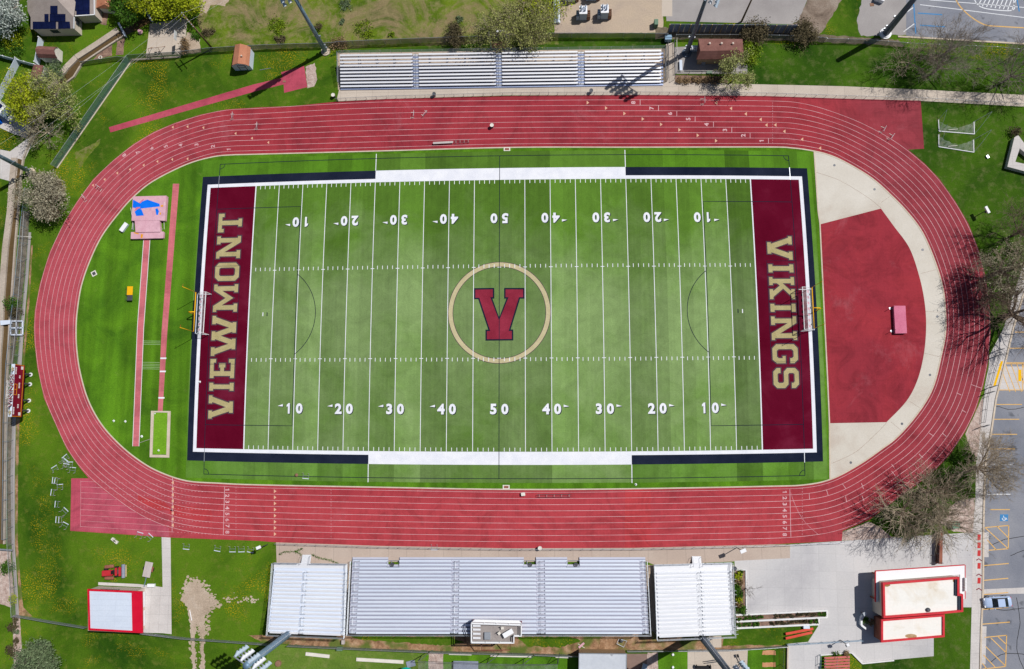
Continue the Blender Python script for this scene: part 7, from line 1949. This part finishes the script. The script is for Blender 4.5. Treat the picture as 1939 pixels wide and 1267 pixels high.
# ================================================================== TREES AND SHRUBS
def branchwork(rng, base, H, R, trunk_r, levels, spread, limb_n, droop=0.0, start=.22):
    """Recursive limbs; returns branch segments (a, b, ra, rb, level) and twig tips."""
    segs = []; tips = []
    def grow(p, d, ln, r, lv):
        n = 3 if lv < 2 else 2
        q = p
        for i in range(n):
            d2 = (d + Vector((rng.uniform(-1, 1), rng.uniform(-1, 1), rng.uniform(-.6, .8))) * (.16 + .05 * lv)).normalized()
            if lv >= 2: d2 = (d2 - Vector((0, 0, droop))).normalized()
            e = q + d2 * (ln / n)
            if e.z < .4: e.z = .4
            r2 = r * (.80 if lv else .86)
            segs.append((q, e, r, r2, lv)); q, r, d = e, r2, d2
            if lv < levels and i > 0 or (lv == 0 and i > 0):
                pass
        if lv >= levels: tips.append((q, d)); return
        k = limb_n[min(lv, len(limb_n) - 1)]
        a0 = rng.uniform(0, 2 * PI)
        for i in range(k):
            a = a0 + 2 * PI * i / k + rng.uniform(-.5, .5)
            t = d.orthogonal().normalized(); s = d.cross(t)
            sp = spread * rng.uniform(.6, 1.25)
            nd = (d * math.cos(sp) + (t * math.cos(a) + s * math.sin(a)) * math.sin(sp)).normalized()
            # branch from a random point of the last two thirds
            u = rng.uniform(.25, 1.0) if lv else rng.uniform(.7, 1.0)
            bp = p + (q - p) * u
            grow(bp, nd, ln * rng.uniform(.52, .78), max(r * .62, .016), lv + 1)
    top = base + Vector((rng.uniform(-.2, .2), rng.uniform(-.2, .2), H * start))
    segs.append((base, top, trunk_r * 1.25, trunk_r, 0))
    a0 = rng.uniform(0, 2 * PI)
    for i in range(limb_n[0]):
        a = a0 + 2 * PI * i / limb_n[0] + rng.uniform(-.3, .3)
        el = rng.uniform(.5, 1.25)
        d = Vector((math.cos(a) * math.cos(el), math.sin(a) * math.cos(el), math.sin(el)))
        lim = min(H * .42 / max(.3, math.sin(el)), R * .62 / max(.25, math.cos(el)))
        grow(top, d, lim * rng.uniform(.85, 1.1), trunk_r * .6, 1)
    return segs, tips
def add_segs(b, segs, minlv, maxlv):
    for a, c, r0, r1, lv in segs:
        if minlv <= lv <= maxlv:
            b.tube([a, c], [r0, r1], 6 if lv < 2 else 3, False)
def leaves(b, rng, centres, n, size, spread):
    vs = []; fs = []
    for k in range(n):
        c = centres[rng.randrange(len(centres))]
        p = c + Vector((rng.gauss(0, 1), rng.gauss(0, 1), rng.gauss(0, .8))) * spread
        if p.z < .15: p.z = .15
        s = size * rng.uniform(.6, 1.4)
        u = Vector((rng.uniform(-1, 1), rng.uniform(-1, 1), rng.uniform(-.7, .7))).normalized()
        w = u.orthogonal().normalized(); w = (w * rng.uniform(.4, 1) + u.cross(w) * rng.uniform(-.7, .7)).normalized()
        i = len(vs)
        vs += [p - u * s, p + w * s * .55, p + u * s, p - w * s * .55]; fs.append((i, i + 1, i + 2, i + 3))
    b.add(vs, fs)
def tree(label, px, H, R, seed, bark, leafmat=None, nleaf=0, lsize=.16, lspread=.3, levels=4, limbs=(5, 5, 5, 4), spread=.62, droop=0.0, tr=None, group=None, cat='tree', name=None, hc=.6, start=.22):
    """px: photograph position of the middle of the crown."""
    rng = random.Random(seed)
    q = G(px[0], px[1], H * hc); base = Vector((q.x, q.y, 0))
    t = thing(name or ('leafy_tree' if leafmat else 'bare_tree'), label, cat, base, group)
    segs, tips = branchwork(rng, base, H, R, tr or H * .022, levels, spread, limbs, droop, start)
    b = MB(); b.tube([segs[0][0] - Vector((0, 0, .1)), segs[0][1]], [segs[0][2], segs[0][3]], 9); b.build('trunk', bark, t, smooth=True)
    b = MB(); add_segs(b, segs[1:], 0, 9); b.build('branches', bark, t)
    if leafmat:
        b = MB(); leaves(b, rng, [p for p, d in tips] + [e for a, e, r0, r1, lv in segs if lv >= 3], nleaf, lsize, lspread)
        b.build('crown', leafmat, t)
    return t
def shrub(label, px, H, R, seed, mat, n, size=.14, group=None, name='shrub', squash=(1, 1), bark='bark_grey', stems=9):
    rng = random.Random(seed)
    q = G(px[0], px[1], H * .5); base = Vector((q.x, q.y, 0))
    t = thing(name, label, 'shrub', base, group)
    cl = []
    for k in range(max(5, int(14 * R))):
        a = rng.uniform(0, 2 * PI); r = R * math.sqrt(rng.random()) * .85
        z = H * (.25 + .62 * rng.random() * (1 - (r / R) ** 2 * .6))
        cl.append(base + Vector((math.cos(a) * r * squash[0], math.sin(a) * r * squash[1], z)))
    b = MB()
    for k in range(stems): b.tube([base, lerp(base, cl[k % len(cl)], .5) + Vector((0, 0, .1)), cl[k % len(cl)]], [.05, .035, .012], 4, False)
    b.build('stems', bark, t)
    b = MB(); leaves(b, rng, cl, n, size, R * .22); b.build('foliage', mat, t)
    return t
# --- north west
tree('large lime green tree spreading over the driveway beside the white fence', (47, 186), 7.5, 3.7, 11, 'bark_tan', 'leaf_lime', 8000, .17, .45, limbs=(6, 5, 5, 4))
tree('thinly leafed tan tree beside the lime tree, above the canal', (106, 186), 8.5, 3.9, 12, 'bark_tan', 'leaf_spring', 4200, .15, .3, limbs=(6, 5, 5, 4))
tree('small bare tree over the canal next to the shaded driveway', (72, 240), 7.5, 3.4, 13, 'bark_tan', 'leaf_olive', 1500, .12, .2)
tree('round olive grey tree beside the left bend of the track', (90, 368), 7.0, 3.8, 14, 'bark_tan', 'leaf_tan', 9000, .15, .34, limbs=(7, 6, 5, 4), hc=.55)
tree('white blossoming tree at the top left corner', (2, 26), 7, 4.4, 15, 'bark_grey', 'leaf_white', 8000, .18, .5)
tree('bright lime tree at the top edge, left of the sport court', (275, -4), 6.5, 3.2, 16, 'bark_grey', 'leaf_lime', 7000, .18, .5)
tree('bright lime tree at the top edge above the sport court', (338, -6), 6.5, 3.4, 17, 'bark_grey', 'leaf_lime', 9000, .18, .5)
tree('dark green tree at the top edge between the solar house and the canal', (236, -2), 8, 3.2, 18, 'bark_grey', 'leaf_green', 7000, .18, .5)
shrub('bright green shrub in the curved garden bed at the left', (22, 76), 1.8, 1.9, 19, 'leaf_lime', 1800, .14)
shrub('dark green shrub below the bright shrub in the curved garden bed', (26, 92), 1.4, 1.8, 20, 'leaf_green', 1200, .14)
shrub('bright green shrub at the left edge under the white fence', (-2, 96), 1.4, 1.2, 21, 'leaf_green', 700, .14)
shrub('green shrub overhanging the cream shed roof', (100, 136), 3.0, 1.9, 22, 'leaf_sage', 1400, .13)
shrub('dry upright shrub at the edge of the sport court', (350, 87), 2.4, 1.2, 23, 'leaf_dry', 900, .12, squash=(.7, 1.6))
shrub('green shrub beside the lamp base at the canal crossing', (22, 574), 2.2, 1.3, 24, 'leaf_green', 900, .13)
shrub('grey brown shrub next to the canal crossing', (28, 594), 1.8, 1.2, 25, 'leaf_brown', 900, .12)
shrub('bright green patch of shrub by the utility pole', (372, 66), .9, 1.0, 26, 'leaf_green', 500, .12)
# --- meadow and north fence
tree('pale willow tree in early leaf behind the white bleachers, the left part of a pair', (955, 50), 7.5, 4.3, 31, 'bark_tan', 'leaf_willow', 6000, .14, .35, droop=.14, limbs=(7, 5, 5, 4))
tree('pale willow tree in early leaf beside the two pale pipes', (1006, 46), 8, 4.7, 32, 'bark_tan', 'leaf_willow', 7000, .14, .35, droop=.14, limbs=(7, 5, 5, 4))
tree('yellow green tree at the top edge above the willows', (1020, 2), 7, 4.5, 33, 'bark_tan', 'leaf_lime', 3500, .15, .4, droop=.1)
shrub('dark brown bushy shrub behind the left half of the bleachers', (862, 66), 3.6, 2.1, 34, 'leaf_brown', 2600, .13)
shrub('dark brown bushy shrub beside the panel screen, the left of two', (1432, 62), 4.0, 2.6, 35, 'leaf_brown', 3600, .13)
shrub('dark brown bushy shrub beside the panel screen, the right of two', (1523, 64), 3.8, 2.4, 36, 'leaf_brown', 3200, .13)
shrub('yellow green shrub at the end of the brown building', (1422, 98), 2.4, 2.2, 37, 'leaf_bright', 2600, .14, squash=(.7, 1.2))
tree('pale green young tree beside the sidewalk in front of the brown building', (1393, 140), 5.5, 3.0, 38, 'bark_grey', 'leaf_spring', 4200, .12, .25, spread=.5)
shrub('dry thorny shrub at the foot of the left stadium pole', (640, 84), 1.8, 1.6, 39, 'leaf_dry', 900, .12)
shrub('mauve dry shrub in the meadow above the left stadium pole', (604, 52), 1.2, .9, 40, 'leaf_brown', 300, .12)
for k, (x, y, r, m) in enumerate(((524, 48, 1.7, 'leaf_green'), (690, 56, 1.8, 'leaf_green'), (655, 8, 1.2, 'leaf_sage'), (648, 40, .6, 'leaf_sage'), (530, 74, 1.0, 'leaf_brown'), (870, 36, .7, 'leaf_sage'), (741, 66, .6, 'leaf_green'), (395, 60, 1.2, 'leaf_brown'))):
    shrub('low weedy clump growing in the meadow', (x, y), .4, r, 50 + k, 'leaf_bright' if m == 'leaf_green' else m, int(500 * r), .13, 'weed clumps in the meadow', 'weed_clump', stems=4)
# --- dry hedge bed
for k in range(7): shrub('dry brown shrub in the mulch bed along the sidewalk', (1287 + k * 13, 151 + (k % 2) * 2), .9, .75, 60 + k, 'leaf_dry', 420, .1, 'dry shrubs along the sidewalk', stems=5)
# --- north east bare trees
tree('wide bare tree casting branch shadows on the upper right sidewalk', (1795, 112), 9, 6.0, 71, 'bark_grey', None, limbs=(7, 5, 5, 4, 2), levels=5)
tree('smaller bare tree merging with the wide one toward the thick slate pole', (1735, 108), 6.5, 3.6, 72, 'bark_tan', None, limbs=(5, 5, 4, 4, 2), levels=5)
tree('bare tree at the right edge above the sidewalk', (1935, 128), 9, 5.0, 73, 'bark_grey', None, limbs=(7, 5, 5, 4, 3), levels=5)
tree('thin upright bare tree at the kerb of the upper right lot', (1815, 76), 8, 3.2, 74, 'bark_grey', None, limbs=(5, 4, 4, 4, 3), levels=5, spread=.4)
# --- east
tree('tan budding tree at the right edge below the concrete planter wall', (1918, 506), 11, 4.8, 81, 'bark_tan', 'leaf_olive', 3000, .12, .25, limbs=(8, 6, 5, 5), tr=.34)
tree('dark twigged bare tree leaning over the right bend of the track', (1945, 588), 11.5, 5.8, 82, 'bark_brown', None, limbs=(7, 5, 4, 4, 3), levels=5, tr=.46)
tree('smaller bare tree over the grass between the right bend and the sidewalk', (1895, 556), 8.5, 3.6, 83, 'bark_brown', None, limbs=(7, 5, 5, 4, 3), levels=5, tr=.25)
tree('bare tree at the right edge beside the upper lawn shadow', (1950, 432), 9, 5.0, 84, 'bark_brown', None, limbs=(8, 5, 5, 4, 3), levels=5)
tree('bare tree reaching across the sidewalk into the parking stalls', (1876, 888), 9.5, 5.4, 85, 'bark_tan', None, limbs=(7, 6, 5, 5, 3), levels=5, tr=.3)
tree('brown budding tree on the grass wedge by the lower right bend', (1772, 932), 9, 5.4, 86, 'bark_tan', 'leaf_brown', 1500, .1, .25, limbs=(8, 6, 5, 5), tr=.3)
tree('pale barked bare tree on the pink rock bed above the canopy', (1724, 976), 9, 5.4, 87, 'bark_tan', 'leaf_brown', 1200, .1, .25, limbs=(8, 6, 5, 5), tr=.32)
tree('bare tree beside the green utility cabinet', (1795, 986), 8.5, 5.0, 88, 'bark_tan', 'leaf_olive', 500, .1, .25, limbs=(7, 5, 4, 4), tr=.28)
for k, (x, y, r) in enumerate(((1748, 986, 1.9), (1775, 958, 2.0), (1800, 926, 1.8), (1716, 1002, 1.6), (1820, 896, 1.6), (1838, 866, 1.0), (1752, 952, 1.5), (1785, 905, 1.4), (1812, 868, 1.1))):
    shrub('low dark green shrub under the bare trees by the track', (x, y), .9, r, 90 + k, 'leaf_green', int(700 * r), .13, 'low shrubs under the bare trees', stems=5)
shrub('dry shrub at the corner of the angular concrete wall', (1922, 250), 1.4, 1.2, 98, 'leaf_brown', 500, .12)
# --- south
tree('sage green bushy tree at the bottom left corner', (84, 1248), 4.5, 4.2, 101, 'bark_grey', 'leaf_sage', 16000, .17, .4, limbs=(8, 6, 5, 3), hc=.5)
for k, (x, y, r, m) in enumerate(((11, 1075, 1.3, 'leaf_green'), (24, 1136, .8, 'leaf_lime'), (31, 1175, .5, 'leaf_brown'), (29, 1196, .5, 'leaf_sage'), (29, 1214, .5, 'leaf_brown'), (24, 1186, .9, 'leaf_brown'), (24, 1232, 1.2, 'leaf_brown'))):
    shrub('%s garden shrub beside the gravel path at the lower left edge' % {'leaf_green': 'round dark green', 'leaf_lime': 'bright green', 'leaf_brown': 'brown', 'leaf_sage': 'grey green'}[m], (x, y), .9, r, 110 + k, m, int(600 * r), .12, 'garden shrubs at the lower left edge', stems=4)
for k, (x, y, m, r) in enumerate(((1398, 1090, 'leaf_lime', .75), (1403, 1086, 'leaf_green', .5), (1400, 1101, 'leaf_dry', .7), (1396, 1112, 'leaf_green', .8), (1399, 1124, 'leaf_green', .7), (1401, 1136, 'leaf_lime', .6), (1400, 1146, 'leaf_dry', .7), (1402, 1154, 'leaf_green', .9))):
    shrub('%s shrub in the square bed beside the bright right bleachers' % {'leaf_lime': 'yellow green', 'leaf_green': 'green', 'leaf_dry': 'straw coloured'}[m], (x, y), .9, r, 130 + k, m, int(650 * r), .12, 'shrubs in the square bed', stems=5)
tree('small thin bare tree at the square shrub bed', (1418, 1118), 4, 1.9, 140, 'bark_grey', None, levels=3, limbs=(5, 4, 4, 4), tr=.06)
k = 0
for (x0, y0, x1, y1) in ((1400, 1170, 1560, 1162.5), (1400, 1182.5, 1545, 1176)):
    n = 17
    for i in range(n):
        u = i / (n - 1); k += 1
        if .30 < u < .42: continue
        gr = u < .3 or u > .9
        shrub('%s shrub in the long beds beside the walkway' % ('small green' if gr else 'dark reddish'), (lerp(x0, x1, u), lerp(y0, y1, u)), .55, .42, 150 + k, 'leaf_green' if gr else 'leaf_brown', 220, .1, 'small shrubs in the long beds', stems=3)
for k, (x, y) in enumerate(((1650, 1180), (1640, 1176), (1585, 1240), (1601, 1239))): shrub('%s shrub in the planter %s' % (('rusty', 'dark', 'dark', 'dry')[k], ('beside the brick wall of the red parapet building', 'near the white angled wall', 'above the small red bleachers', 'at the corner above the small red bleachers')[k]), (x, y), .8, .6, 200 + k, 'leaf_dry' if k in (0, 3) else 'leaf_green', 350, .1, None, stems=4)
# grass seam growing through the apron slabs
b = MB(); rng = random.Random(5); L2 = []
for seg in ([(530, 1050), (540, 1045), (560, 1044), (572, 1039)], [(560, 1044), (570, 1050)], [(592, 1050), (604, 1056), (622, 1060), (640, 1067)], [(640, 192), (636, 186)]):
    for p in spline(seg, False): L2.append(G(*p, .04))
leaves(b, rng, L2, 900, .07, .1); o = b.build('weeds', 'leaf_green'); o['kind'] = 'stuff'; tag(o, 'thin weeds growing in the cracks of the concrete apron', 'weeds')
# clean up helper properties
for o in bpy.data.objects:
    if '_o' in o: del o['_o']
